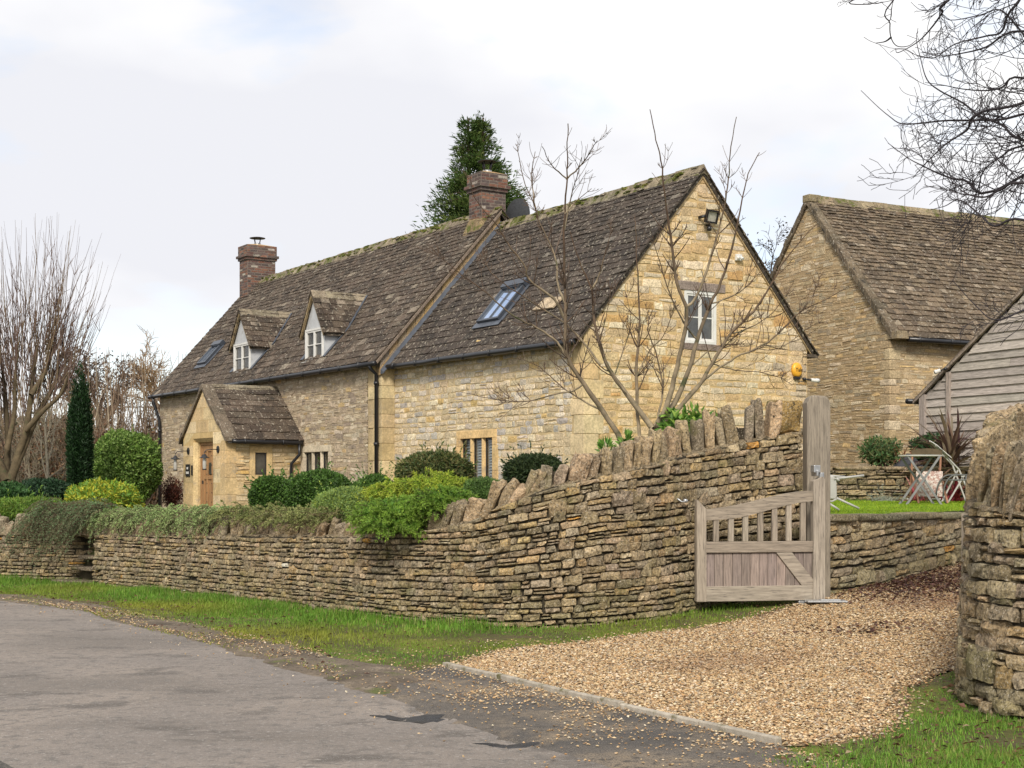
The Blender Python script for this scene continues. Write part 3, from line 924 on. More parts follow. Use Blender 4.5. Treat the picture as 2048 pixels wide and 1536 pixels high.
        i = np.arange(len(K) - 1)[:, None] * 4
        j = np.arange(3)[None]
        mb.add(V.reshape(-1, 3), np.stack([i + j, i + j + 1, i + 5 + j, i + 4 + j], -1).reshape(-1, 4), None, (0.05, 0.04, 0.027))
        if mortar:
            K = np.arange(s0, s1, 0.06)
            x, y, nx, ny = path.at(K)
            t_ = top(K) + rng.normal(0, 0.006, len(K))
            wo = -0.06 * t_
            V = []
            for (w_, z_) in ((-0.03, -0.035), (0.03, -0.01), (0.015, 0.012), (-0.10, 0.03), (-0.3, 0.03)):
                r_ = rng.normal(0, 0.006, len(K))
                V.append(np.stack([x + nx * (wo + w_ + r_), y + ny * (wo + w_ + r_), t_ + z_ + r_], -1))
            V = np.stack(V, 1).reshape(-1, 3)
            i = np.arange(len(K) - 1)[:, None] * 5
            j = np.arange(4)[None]
            mb.add(V, np.stack([i + j, i + j + 1, i + 6 + j, i + 5 + j], -1).reshape(-1, 4), None, (0.20, 0.155, 0.095))
        tag(mb.build('coping', M_DRY, root), 'rough upright stones set on edge along the top')
    return root

# heights read along the front wall: photo column -> (course top row, coping top row)
WPX = [-700, 0, 190, 500, 760, 870, 949, 991, 1046, 1082, 1121, 1200, 1304, 1400, 1500, 1600, 1640]
WCT = [1070, 1068, 1070, 1072, 1074, 1058, 1039, 1015, 995, 979, 970, 955, 932, 906, 884, 866, 862]
WCC = [1036, 1035, 1038, 1040, 1044, 1012, 976, 960, 943, 935, 925, 908, 880, 848, 820, 806, 804]
_ws = np.array([float(FW.s_of_px(p)) for p in WPX])
_wy = np.array([float(FW.at(s)[1]) for s in _ws])
_wt = CZ + (HY - np.array(WCT)) / F * _wy
_wc = CZ + (HY - np.array(WCC)) / F * _wy
_wt[0], _wc[0] = 0.80, 1.08
wall_top = lambda s: np.interp(s, _ws, _wt)
wall_cope = lambda s: np.interp(s, _ws, _wc)
wall_f = lambda s: np.interp(s, [_ws[1], _ws[3], _ws[6], _ws[11], _ws[-1]], [0.060, 0.060, 0.066, 0.080, 0.086])
_sb0, _sb1 = float(FW.s_of_px(146)), float(FW.s_of_px(187))
def wall_recess(s):      # the stile: a slot in the face with stone steps
    s = np.asarray(s, float)
    return -0.28 * sstep(s, _sb0 - 0.10, _sb0) * (1 - sstep(s, _sb1, _sb1 + 0.10)) + 0.10 * sstep(s, _sb1, _sb1 + 0.1) - 0.02
wall_base = lambda s: drive_h(FW.at(s)[0], FW.at(s)[1])
_s0 = float(FW.s_of_px(-420))
_sE = FW.len - 0.12
FWALL = dry_wall('dry_stone_wall', FW, _s0, _sE, wall_top, wall_f, 11, 'long curving dry stone garden wall rising from the lane to the open gate', 'stone wall', wall_base,
         woff=wall_recess, brk=(0.07, 0.06), dfac=([_ws[3], _ws[8]], [0.75, 1.0]), cope=lambda s: np.where(s > _sE - 0.34, wall_top(s) + 0.02, wall_cope(s)), lean=lambda s: float(np.interp(s, [_ws[3], _ws[5], _ws[8], _ws[11], _ws[13]], [0.22, 0.42, 0.35, 0.12, -0.08])))
def path_frame(path, s, w_):
    x, y, nx, ny = (float(a) for a in path.at(s))
    return np.array([x + nx * w_, y + ny * w_, 0]), np.array([-ny, nx, 0.0]), np.array([nx, ny, 0.0])
mb = MB()
rng = R(12)
o_, T_, Nn_ = path_frame(FW, _sE - 0.17, -0.30)
free_stones(mb, np.array([o_ + (0, 0, float(wall_top(_sE)) + 0.19)]), np.array([(0.165, 0.17, 0.205)]), np.stack([np.stack([T_, Nn_, (0, 0, 1.0)], 1)]), np.array([(0.30, 0.20, 0.075)]), rng, 0.13)
tag(mb.build('end_stone', M_DRY, FWALL, True), 'large yellow mossy end stone beside the gate post')
for (sa, sb, w0, w1, za, zb) in ((_sb0 - 0.32, _sb1 + 0.06, -0.1, 0.24, 0.03, 0.09), (_sb0 - 0.02, _sb1 + 0.02, -0.3, 0.06, 0.24, 0.30), (_sb0 + 0.02, _sb1 + 0.04, -0.3, -0.04, 0.42, 0.48)):
    mb = MB()
    o_, T_, Nn_ = path_frame(FW, (sa + sb) / 2, (w0 + w1) / 2)
    free_stones(mb, np.array([o_ + (0, 0, (za + zb) / 2)]), np.array([((sb - sa) / 2, (w1 - w0) / 2, (zb - za) / 2)]), np.stack([np.stack([T_, Nn_, (0, 0, 1.0)], 1)]), np.array([(0.14, 0.11, 0.075)]), rng, 0.05)
    tag(mb.build('step', M_DRY, FWALL, True), 'flat stone step of the stile in the wall')

# low wall holding the lawn beside the drive
rw_top = lambda s: np.interp(s, [0, 4, 8], [1.17, 1.13, 1.10])
DW = dry_wall('retaining_wall', RW, 0.0, 9.0, rw_top, lambda s: np.full(np.shape(s), 0.125), 21, 'low retaining wall of big mossy stones holding up the lawn beside the drive', 'stone wall',
         lambda s: drive_h(RW.at(s)[0], RW.at(s)[1]), thick=0.4, row=(0.6, 1.35), wid=(1.0, 3.0), depth=0.042)
mb = MB()
rng = R(22)
s = 0.0
P, Hs, Rm = [], [], []
while s < 8.8:
    t = rng.uniform(0.55, 1.1)
    o_, T_, Nn_ = path_frame(RW, s + t / 2, -0.20)
    P.append(o_ + (0, 0, float(rw_top(s)) + 0.045 + rng.normal(0, 0.006)))
    Hs.append((t / 2 - 0.005, 0.21, 0.045))
    Rm.append(np.stack([T_, Nn_, (0, 0, 1.0)], 1))
    s += t
free_stones(mb, np.array(P), np.array(Hs), np.array(Rm), pal(rng, len(P), [(0.20, 0.165, 0.10), (0.17, 0.15, 0.09)], None, 0.15), rng, 0.035)
K = np.arange(0, 8.9, 0.1)
x, y, nx, ny = RW.at(K)
zt = rw_top(K) + 0.005
V = np.stack([np.stack([x + nx * a, y + ny * a, zt + b], -1) for a, b in ((-0.11, -0.13), (-0.055, -0.11), (-0.045, 0.0), (-0.3, 0.0))], 1)
V += rng.normal(0, 0.006, V.shape)
i = np.arange(len(K) - 1)[:, None] * 4
j = np.arange(3)[None]
mb.add(V.reshape(-1, 3), np.stack([i + j, i + j + 1, i + 5 + j, i + 4 + j], -1).reshape(-1, 4), None, (0.30, 0.215, 0.12))
mb.build('capping', M_DRY, DW, True)

# rear wall of the raised bed
BW = Path([(4.6, 27.05), (6.0, 27.02), (8.0, 27.0), (10, 27.0), (13, 27.05)], 0.05)
bw_top = lambda s: np.full(np.shape(s), 1.90)
BWALL = dry_wall('retaining_wall', BW, 0, 8.2, bw_top, lambda s: np.full(np.shape(s), 0.095), 31, 'far low stone wall behind the lawn holding a raised planting bed', 'stone wall',
         lambda s: garden_h(BW.at(s)[0], BW.at(s)[1] - 0.3), thick=0.35, row=(0.5, 1.3), wid=(1.4, 4.5), depth=0.05)
mb = MB()
P, Hs, Rm, s = [], [], [], 0.0
while s < 8.0:
    t = rng.uniform(0.5, 1.0)
    o_, T_, Nn_ = path_frame(BW, s + t / 2, -0.22)
    P.append(o_ + (0, 0, 1.935 + rng.normal(0, 0.006)))
    Hs.append((t / 2 - 0.005, 0.17, 0.035))
    Rm.append(np.stack([T_, Nn_, (0, 0, 1.0)], 1))
    s += t
free_stones(mb, np.array(P), np.array(Hs), np.array(Rm), pal(rng, len(P), [(0.23, 0.18, 0.11), (0.2, 0.165, 0.10)], None, 0.15), rng, 0.035)
mb.build('capping', M_DRY, BWALL, True)

# entrance wall on the right, curving out towards the lane
EW = Path([(4.95, 13.75), (4.2, 12.55), (3.52, 11.25), (3.21, 10.3), (3.17, 9.95), (3.22, 9.6), (3.38, 9.33), (3.75, 9.12), (4.6, 9.0), (8.0, 8.9)], 0.03)
ew_top = lambda s: np.interp(s, [0, 1.5, 3.0, 4.0, 5.0, 6.5, 10], [2.05, 1.82, 1.58, 1.47, 1.40, 1.34, 1.3])
dry_wall('dry_stone_wall', EW, 0, 6.5, ew_top, lambda s: np.full(np.shape(s), 0.09), 41, 'near end of a dry stone wall curving round on the right of the drive', 'stone wall',
         lambda s: drive_h(EW.at(s)[0], EW.at(s)[1]), thick=0.5, cope=lambda s: ew_top(s) + 0.40, row=(0.6, 1.35), wid=(1.3, 3.2), depth=0.032, cope_t=(0.05, 0.095), cdep=(0.09, 0.20), camp=0.17,
         lean=lambda s: 0.4)

# ------------------------------------------------------------------ edging along the drive
root = thing('driveway_edging', 'thin pale concrete edging strip between tarmac apron and gravel', 'edging', (*KA, 0))
rng = R(51)
kd = (KB - KA) / np.linalg.norm(KB - KA)
L_ = np.linalg.norm(KB - KA)
s = 0.0
mb = MB()
while s < L_ - 0.05:
    t = min(0.92, L_ - s)
    a, b = kd * s, kd * (s + t - 0.008)
    n2 = np.array([kd[1], -kd[0]])
    jz = rng.normal(0, 0.004, 2)
    V = []
    for z in (-0.05, 0.052):
        for (p, q, jj) in ((a, -1, 0), (b, -1, 1), (b, 1, 1), (a, 1, 0)):
            V.append((p[0] + n2[0] * q * 0.028, p[1] + n2[1] * q * 0.028, z + (jz[jj] if z > 0 else 0)))
    mb.hexa(V, (0.36, 0.32, 0.26) * rng.uniform(0.85, 1.1, 1))
    s += t
mb.build('edging_strip', pmat('edging_concrete', None, 0.95, 0.6, 60, 0.006, 0.25, 12, [((0.12, 0.11, 0.05), 7, 0.56, 0.68)]), root, bevel=0.008)

# ------------------------------------------------------------------ the cottage (local x along the front to the right, y into the house, z height)
HROT = atan2(-0.838, 0.546)
HOUSE = thing('cottage', 'long honey stone cottage with stone slate roof, two dormers and a gabled porch', 'house', (1.2525, 25, 0), HROT)
def hw(x, y, z):
    c, s_ = cos(HROT), sin(HROT)
    return np.array([1.2525 + c * x - s_ * y, 25 + s_ * x + c * y, z])
RZ0, RM = 4.37, 1.14            # right roof: z = RZ0 + RM*y
LZ0, LM = 4.807, 1.118          # left (old) roof
RIDGE_Y, GW = 2.675, 5.35
PALE = [(0.55, 0.45, 0.30), (0.62, 0.52, 0.37), (0.50, 0.40, 0.255), (0.55, 0.48, 0.38), (0.43, 0.39, 0.34), (0.55, 0.39, 0.17)]
GOLD = [(0.54, 0.405, 0.235), (0.58, 0.45, 0.28), (0.50, 0.35, 0.18), (0.60, 0.50, 0.345), (0.48, 0.395, 0.28), (0.46, 0.285, 0.12)]
RUB = [(0.385, 0.305, 0.215), (0.44, 0.36, 0.255), (0.335, 0.265, 0.185), (0.48, 0.405, 0.30), (0.29, 0.235, 0.175), (0.46, 0.335, 0.175)]
ASHC = [(0.57, 0.415, 0.215), (0.55, 0.42, 0.235), (0.60, 0.475, 0.29), (0.52, 0.385, 0.205)]
ZB = 0.45

def add_wall(mb, rng, u0, u1, v0, v1, mpf, rows, widths, cols, wts, limits=None, openings=(), depth=0.012, gap=0.006, split=0.1, mortar=(0.44, 0.34, 0.2), wav=0.006, e=0.012, jit=0.08, NA=5, NB=4, back=True, brk=0.0):
    lim = limits or (lambda v: (u0, u1))
    C = lay_courses(rng, v0, v1, rows, widths, lim, openings, split, wav)
    dm = 1.0
    if brk:
        C, dm = break_courses(C, rng, brk, 0.5 * brk)
    stone_batch(mb, C, depth * dm, mpf, pal(rng, len(C), cols, wts, 0.13), rng, e=e, gap=gap, jit=jit, NA=NA, NB=NB)
    if back:   # mortar bed behind, cut round the openings in strips
        zs = sorted({v0, v1, *[o[2] for o in openings if v0 < o[2] < v1], *[o[3] for o in openings if v0 < o[3] < v1], *np.linspace(v0, v1, 12)})
        for a, b in zip(zs[:-1], zs[1:]):
            la, lb = lim(a), lim(b)
            segs = [(la[0], la[1], lb[0], lb[1])]
            for (p, q, c, d) in openings:
                if c < b - 1e-6 and d > a + 1e-6:
                    ns = []
                    for s0 in segs:
                        if q <= s0[0] or p >= s0[1]:
                            ns.append(s0)
                            continue
                        if p > s0[0]: ns.append((s0[0], p, s0[2], p))
                        if q < s0[1]: ns.append((q, s0[1], q, s0[3]))
                    segs = ns
            for (a0, a1, b0, b1) in segs:
                U = np.array([[a0, a1, b1, b0]])
                Vv = np.array([[a, a, b, b]])
                P = np.concatenate([mpf(U, Vv, np.zeros((1, 4)))[0], mpf(U, Vv, np.full((1, 4), -0.12))[0]])
                mb.hexa(P[[4, 5, 1, 0, 7, 6, 2, 3]], mortar, 1)

FRONT_OLD = plane_map((0, -0.3, 0), (1, 0, 0), (0, -1, 0))
FRONT_NEW = plane_map((0, 0, 0), (1, 0, 0), (0, -1, 0))
GABLE = plane_map((0, 0, 0), (0, 1, 0), (1, 0, 0))

rng = R(101)
mb = MB()
add_wall(mb, rng, -20.8, -7.55, ZB, 4.42, FRONT_OLD, (0.05, 0.10), (0.10, 0.34), RUB, [5, 4, 4, 3, 2.5, 1], openings=[(-10.94, -9.36, 1.31, 2.53)], depth=0.010, e=0.008, brk=0.12, split=0.15, mortar=(0.36, 0.285, 0.19), wav=0.014, jit=0.16)
tag(mb.build('front_wall', [M_STONE, M_MORTAR], HOUSE), 'older front wall of thin brown rubble')
mb = MB()
add_wall(mb, rng, -6.9, -0.34, ZB, 4.36, FRONT_NEW, (0.09, 0.15), (0.11, 0.32), PALE, [5, 5, 3, 3, 2, 0.5], openings=[(-4.29, -2.83, 1.33, 2.67)], depth=0.011, e=0.009, jit=0.12, NA=6, NB=5, brk=0.05, mortar=(0.50, 0.385, 0.215), split=0.06)
tag(mb.build('front_wall', [M_STONE, M_MORTAR], HOUSE), 'newer front wall of pale squared stone')
mb = MB()
glim = lambda v: (0.34 if v < 4.3 else max(0.0, (v - (RZ0 - 0.06)) / RM), GW - max(0.0, (v - (RZ0 - 0.06)) / RM))
add_wall(mb, rng, 0.34, GW, ZB, 7.36, GABLE, (0.095, 0.165), (0.16, 0.42), GOLD, [5, 5, 3, 3, 2.5, 1], limits=glim, openings=[(2.19, 3.10, 4.12, 5.20)], depth=0.011, e=0.010, jit=0.13, NA=6, NB=5, brk=0.05, mortar=(0.50, 0.36, 0.18), split=0.08)
tag(mb.build('gable_wall', [M_STONE, M_MORTAR], HOUSE), 'golden squared stone gable end')
# quoins
mb, mb9 = MB(), MB()
z = ZB
k = 0
while z < 4.3:
    h = rng.uniform(0.26, 0.40)
    h = min(h, 4.36 - z)
    if h < 0.05: break
    la, lb = (0.40, 0.30) if k % 2 else (0.30, 0.42)
    c = pal(rng, 1, ASHC)[0]
    mb.box(-la + (0.0), 0.012, -0.012, lb, z + 0.004, z + h - 0.004, c)      # corner of front and gable
    la2 = 0.62 if k % 2 else 0.40
    mb9.box(-6.9 - la2, -6.888, -0.318, 0.0, z + 0.004, z + h - 0.004, pal(rng, 1, [(0.50, 0.38, 0.20), (0.45, 0.35, 0.20), (0.53, 0.42, 0.25)])[0])
    z += h
    k += 1
# mortar heart behind the quoins
mb.box(-0.33, 0.0, 0.0, 0.33, ZB, 4.34, (0.45, 0.34, 0.18))
mb9.box(-7.6, -6.9, -0.30, 0.0, ZB, 4.40, (0.42, 0.32, 0.18))
mb.build('corner_stones', M_ASH, HOUSE, bevel=0.008)
mb9.build('corner_stones', M_ASH, HOUSE, bevel=0.008)
# other outer walls, plain
mb = MB()
mb.box(-20.8, 0.0, 5.05, GW - 0.02, ZB, 4.3, RUB[1])
mb.prism([(-20.8, -0.25, ZB), (-20.8, GW, ZB), (-20.8, GW, 4.5), (-20.8, RIDGE_Y, 7.70), (-20.8, -0.25, 4.45)], (0.2, 0, 0), RUB[0])
mb.build('rear_wall', M_STONE, HOUSE)

SLC = [(0.070, 0.052, 0.038), (0.086, 0.064, 0.047), (0.055, 0.042, 0.032), (0.105, 0.081, 0.060), (0.20, 0.165, 0.125)]
SLW = [5, 5, 4, 2.2, 0.5]
def roof(x0, x1, eave_y, z0, m_, seed, label, wts, verge_r=0.0):
    rng = R(seed)
    mb = MB()
    ln = sqrt(1 + m_ * m_)
    sl = (RIDGE_Y - eave_y) * ln
    tone = np.array((0.82, 0.86, 0.92)) if seed == 112 else np.ones(3)
    slates(mb, (x0, eave_y, z0 + m_ * eave_y), (1, 0, 0), (0, 1 / ln, m_ / ln), x1 - x0, sl, rng, np.array(SLC) * tone, wts, (0.225, 0.115))
    ye = 2 * RIDGE_Y - eave_y
    slates(mb, (x0, ye, z0 + m_ * eave_y), (1, 0, 0), (0, -1 / ln, m_ / ln), x1 - x0, sl, rng, SLC, wts, (0.3, 0.16), (0.3, 0.5))
    d = 0.10
    for sgn in (1, -1):
        f = lambda y, dz: (x0 + 0.02, RIDGE_Y + sgn * (y - RIDGE_Y), z0 + m_ * y + dz)
        mb.prism([f(eave_y + 0.06, 0.0), f(RIDGE_Y, 0.0), f(RIDGE_Y, -d), f(eave_y + 0.06, -d)], (x1 - x0 - 0.04 - 0.0, 0, 0), (0.05, 0.04, 0.03))
    o = tag(mb.build('roof', M_SLATE, HOUSE), label)
    mb = MB()
    x = x0
    zr = z0 + m_ * RIDGE_Y
    while x < x1 - 0.05:
        t = min(rng.uniform(0.38, 0.52), x1 - x)
        w_ = rng.uniform(0.14, 0.17)
        j = rng.normal(0, 0.008, 3)
        P = [(x + 0.004, RIDGE_Y - w_, zr - w_ * m_ + 0.055 + j[0]), (x + 0.004, RIDGE_Y, zr + 0.10 + j[1]), (x + 0.004, RIDGE_Y + w_, zr - w_ * m_ + 0.055 + j[2]),
             (x + 0.004, RIDGE_Y + w_, zr - w_ * m_), (x + 0.004, RIDGE_Y, zr + 0.03), (x + 0.004, RIDGE_Y - w_, zr - w_ * m_)]
        mb.prism(P, (t - 0.008, 0, 0), pal(rng, 1, [(0.19, 0.155, 0.11), (0.23, 0.19, 0.13), (0.15, 0.13, 0.09)])[0])
        x += t
    rd = mb.build('ridge', M_MOSSY, o)
    # moss and lichen cushions along the ridge
    mb = MB()
    k = int((x1 - x0) * 9)
    P = np.stack([rng.uniform(x0, x1, k), RIDGE_Y - np.abs(rng.normal(0, 0.07, k)), np.zeros(k)], -1)
    P[:, 2] = zr + 0.085 - np.abs(P[:, 1] - RIDGE_Y) * m_
    Hs = np.stack([rng.uniform(0.02, 0.09, k), rng.uniform(0.02, 0.045, k), rng.uniform(0.01, 0.03, k)], -1)
    free_stones(mb, P, Hs, np.repeat(np.eye(3)[None], k, 0), pal(rng, k, [(0.085, 0.095, 0.018), (0.12, 0.115, 0.025), (0.25, 0.22, 0.16)], [4, 3, 2], 0.2), rng, 0.2)
    tag(mb.build('moss', M_MOSSY, o, True), kind='stuff')
    return o
ROOF_OLD = roof(-20.95, -6.84, -0.48, LZ0, LM, 111, 'older lichened stone slate roof carrying the dormers', [5, 5, 4, 2.0, 0.45])
ROOF_NEW = roof(-6.95, 0.07, -0.18, RZ0, RM, 112, 'newer darker stone slate roof with one large rooflight', [5, 4.5, 5, 0.6, 0.12])

# step between the two roofs: stone upstand, pale edge board, lead flashing
mb = MB()
rng = R(113)
ys = np.linspace(-0.36, RIDGE_Y, 15)
for a, b in zip(ys[:-1], ys[1:]):
    n_row = 2
    for r_ in range(n_row):
        f0, f1 = r_ / n_row, (r_ + 1) / n_row
        za = lambda y, f: (RZ0 + RM * y) * (1 - f) + (LZ0 + LM * y - 0.10) * f
        sh = rng.uniform(-0.04, 0.04)
        V = [(-7.1, a, za(a, f0)), (-6.885 + rng.uniform(0, 0.015), a + 0.004, za(a, f0)), (-6.885 + rng.uniform(0, 0.015), b - 0.004, za(b, f0)), (-7.1, b, za(b, f0)),
             (-7.1, a, za(a, f1) - 0.005), (-6.885 + rng.uniform(0, 0.015), a + 0.004, za(a, f1) - 0.005), (-6.885 + rng.uniform(0, 0.015), b - 0.004, za(b, f1) - 0.005), (-7.1, b, za(b, f1) - 0.005)]
        mb.hexa(V, pal(rng, 1, [(0.33, 0.23, 0.12), (0.28, 0.21, 0.13), (0.38, 0.26, 0.12), (0.25, 0.20, 0.15)])[0])
f = lambda y, dz, x: (x, y, LZ0 + LM * y + dz)
mb.prism([f(-0.5, -0.10, -6.88), f(RIDGE_Y, -0.10, -6.88), f(RIDGE_Y, -0.01, -6.88), f(-0.5, -0.01, -6.88)], (0.065, 0, 0), (0.20, 0.155, 0.12))
up = mb.build('roof_upstand', M_STONE, HOUSE, bevel=0.006)
mb = MB()
g = lambda y, dz, x: (x, y, RZ0 + RM * y + dz)
for a, b in zip(ys[:-1], ys[1:]):
    j = rng.uniform(-0.012, 0.012)
    mb.hexa([g(a, 0.02, -6.87), g(a, 0.03, -6.74 + j), g(b, 0.03, -6.74 + j), g(b, 0.02, -6.87), g(a, 0.12, -6.87), g(a, 0.055, -6.74 + j), g(b, 0.055, -6.74 + j), g(b, 0.12, -6.87)])
mb.build('lead_flashing', M_LEAD, HOUSE)

# verge on the gable: mortared edge under the slates, and the undercloak at the far foot
mb = MB()
for sgn in (1, -1):
    f = lambda y, dz: (0.0, RIDGE_Y + sgn * (y - RIDGE_Y), RZ0 + RM * y + dz)
    mb.prism([f(-0.12, -0.02), f(RIDGE_Y, -0.02), f(RIDGE_Y, -0.15), f(-0.12, -0.13)], (0.035, 0, 0), (0.33, 0.24, 0.13))
mb.box(-0.3, 0.05, 5.33, 5.60, 4.10, 4.16, (0.10, 0.08, 0.06))
mb.build('verge', M_STONE, HOUSE)

def gutter(parent, a, b, zt, r=0.055, seed=0, bend=None):
    rng = R(seed)
    mb = MB()
    a, b = np.array(a, float), np.array(b, float)
    k = 14
    pts = np.linspace(a, b, k)
    pts[:, 2] += rng.normal(0, 0.004, k)
    mb.tube(pts, r, 8)
    L = np.linalg.norm(b - a)
    for t in np.arange(0.3, L, 0.95):
        p = a + (b - a) * t / L
        d = (b - a) / L
        mb.bar(p - d * 0.012, p + d * 0.012, 2.25 * r, 2.25 * r, (0.5, 0.5, 0.5), m=1)
    return mb.build('gutter', [M_BLACK, M_DARKMETAL], parent, True)
gutter(HOUSE, (-21.1, -0.53, 4.215), (-6.8, -0.53, 4.20), 0, seed=1)
gutter(HOUSE, (-6.78, -0.24, 4.13), (0.02, -0.24, 4.10), 0, seed=2)
def pipe(parent, pts, r=0.036, name='downpipe'):
    mb = MB()
    mb.tube(pts, r, 10)
    for p, q in zip(pts[:-1], pts[1:]):
        p, q = np.array(p), np.array(q)
        L = np.linalg.norm(q - p)
        if L > 0.8:
            for t in np.arange(0.15, L, 1.3):
                c = p + (q - p) * t / L
                mb.tube([c, c + (q - p) / L * 0.07], r * 1.35, 10)
    return mb.build(name, M_BLACK, parent, True)
pipe(HOUSE, [(-7.02, -0.53, 4.2), (-7.02, -0.52, 4.10), (-7.02, -0.38, 3.98), (-7.02, -0.38, 0.6)], 0.042)
pipe(HOUSE, [(-20.75, -0.53, 4.2), (-20.75, -0.52, 4.05), (-20.6, -0.40, 3.55), (-20.6, -0.38, 3.4), (-20.6, -0.38, 0.6)], 0.045)

# chimneys
def chimney(x0, x1, y0, y1, z0, zt, band, seed, label, cols, wts, cowl):
    rng = R(seed)
    mb = MB()
    def faces(a0, a1, b0, b1, c0, c1):
        for (o, u, n, L) in (((a0, b0, 0), (1, 0, 0), (0, -1, 0), a1 - a0), ((a1, b0, 0), (0, 1, 0), (1, 0, 0), b1 - b0), ((a1, b1, 0), (-1, 0, 0), (0, 1, 0), a1 - a0), ((a0, b1, 0), (0, -1, 0), (-1, 0, 0), b1 - b0)):
            C = []
            z, k = c0, 0
            while z < c1 - 0.03:
                h = min(0.075, c1 - z)
                u_ = 0.0
                first = True
                while u_ < L - 0.01:
                    wd = 0.225 if not (first and k % 2) else 0.112
                    if u_ + wd > L - 0.06: wd = L - u_
                    first = False
                    C.append([(u_, z), (u_ + wd, z), (u_ + wd, z + h), (u_, z + h)])
                    u_ += wd
                z += h
                k += 1
            C = np.array(C)
            stone_batch(mb, C, 0.006, plane_map(o, u, n), pal(rng, len(C), cols, wts, 0.2), rng, e=0.008, gap=0.005, jit=0.02, NA=4, NB=4, rc=0.05)
        mb.box(a0, a1, b0, b1, c0, c1, (0.17, 0.14, 0.115))
    faces(x0, x1, y0, y1, z0, band)
    faces(x0 - 0.04, x1 + 0.04, y0 - 0.04, y1 + 0.04, band, band + 0.075)
    faces(x0 - 0.085, x1 + 0.085, y0 - 0.085, y1 + 0.085, band + 0.075, band + 0.15)
    faces(x0 - 0.035, x1 + 0.035, y0 - 0.035, y1 + 0.035, band + 0.15, zt)
    ch = tag(mb.build('chimney', M_BRICK, HOUSE), label)
    mb = MB()
    a, b, c, d = x0 - 0.03, x1 + 0.03, y0 - 0.03, y1 + 0.03
    mx, my = (x0 + x1) / 2, (y0 + y1) / 2
    mb.hexa([(a, c, zt), (b, c, zt), (b, d, zt), (a, d, zt), (mx - 0.1, my - 0.12, zt + 0.07), (mx + 0.1, my - 0.12, zt + 0.07), (mx + 0.1, my + 0.12, zt + 0.07), (mx - 0.1, my + 0.12, zt + 0.07)], (0.42, 0.27, 0.12))
    mb.build('flaunching', M_MORTAR, ch)
    mb = MB()
    cz = zt + 0.05
    r, hh = cowl
    mb.lathe((mx, my, cz), [(0.10, 0), (0.10, 0.06), (0.085, 0.06)], 14, m=1)
    for t in range(4):
        q = t * pi / 2 + 0.4
        mb.bar((mx + 0.09 * cos(q), my + 0.09 * sin(q), cz + 0.05), (mx + 0.13 * cos(q), my + 0.13 * sin(q), cz + hh), 0.012, 0.03)
    mb.lathe((mx, my, cz + hh), [(0.0, 0.035), (r * 0.6, 0.022), (r, 0.0), (r * 0.98, -0.012), (0.0, 0.0)], 20)
    mb.build('cowl', [M_DARKMETAL, M_METAL], ch, True)
    return ch
BRC = [(0.165, 0.082, 0.057), (0.125, 0.072, 0.06), (0.085, 0.065, 0.06), (0.22, 0.108, 0.07), (0.12, 0.085, 0.075), (0.36, 0.32, 0.27)]
CH1 = chimney(-20.84, -20.22, 2.20, 3.10, 6.9, 8.86, 8.42, 121, 'left brick chimney with a wide flat cowl', BRC, [4, 4, 4, 2.5, 3, 1.2], (0.24, 0.22))
CH2 = chimney(-7.66, -7.12, 2.33, 2.97, 7.45, 8.66, 8.25, 122, 'middle brick chimney standing where the two roofs meet', BRC, [4, 4, 5, 2, 3, 0.5], (0.22, 0.26))
mb = MB()
mb.hexa([(-7.76, 2.14, 7.2), (-6.9, 2.14, 7.1), (-6.9, 3.2, 7.1), (-7.76, 3.2, 7.2), (-7.68, 2.31, 7.66), (-7.10, 2.31, 7.64), (-7.10, 2.99, 7.64), (-7.68, 2.99, 7.66)], (0.21, 0.155, 0.085))
mb.build('chimney_base', M_MOSSY, HOUSE, bevel=0.06)
mb = MB()
mb.box(-20.92, -20.2, 2.12, 2.3, 7.1, 7.2, (0.06, 0.05, 0.045))
mb.build('chimney_flashing', M_LEAD, HOUSE)

# dormers
def casement(mbf, mbp, x0, x1, y, z0, z1, fr=0.05, lights=2, bars=1, ax='x', d=0.06):
    """white casement window in plane y (frame proud by d/2), panes in mbp"""
    def bx(mb_, a, b, p, q, c0, c1, **k):
        if ax == 'x': mb_.box(a, b, y + p, y + q, c0, c1, **k)
        else: mb_.box(y - q, y - p, a, b, c0, c1, **k)
    bx(mbf, x0, x0 + fr, -d, 0.02, z0, z1)
    bx(mbf, x1 - fr, x1, -d, 0.02, z0, z1)
    bx(mbf, x0 + fr, x1 - fr, -d, 0.02, z1 - fr, z1)
    bx(mbf, x0 + fr, x1 - fr, -d - 0.02, 0.02, z0, z0 + fr)
    w_ = (x1 - x0 - 2 * fr) / lights
    for k in range(lights):
        a, b = x0 + fr + k * w_, x0 + fr + (k + 1) * w_
        s_ = 0.038
        bx(mbf, a + 0.003, a + s_, -d + 0.012, 0.015, z0 + fr, z1 - fr)
        bx(mbf, b - s_, b - 0.003, -d + 0.012, 0.015, z0 + fr, z1 - fr)
        bx(mbf, a + s_, b - s_, -d + 0.012, 0.015, z0 + fr, z0 + fr + s_ * 1.1)
        bx(mbf, a + s_, b - s_, -d + 0.012, 0.015, z1 - fr - s_, z1 - fr)
        for q in range(bars):
            zz = z0 + fr + (z1 - z0 - 2 * fr) * (q + 1) / (bars + 1)
            bx(mbf, a + s_, b - s_, -d + 0.018, 0.01, zz - 0.012, zz + 0.012)
        bx(mbp, a + s_ * 0.9, b - s_ * 0.9, -0.008, 0.0, z0 + fr + 0.03, z1 - fr - 0.03)
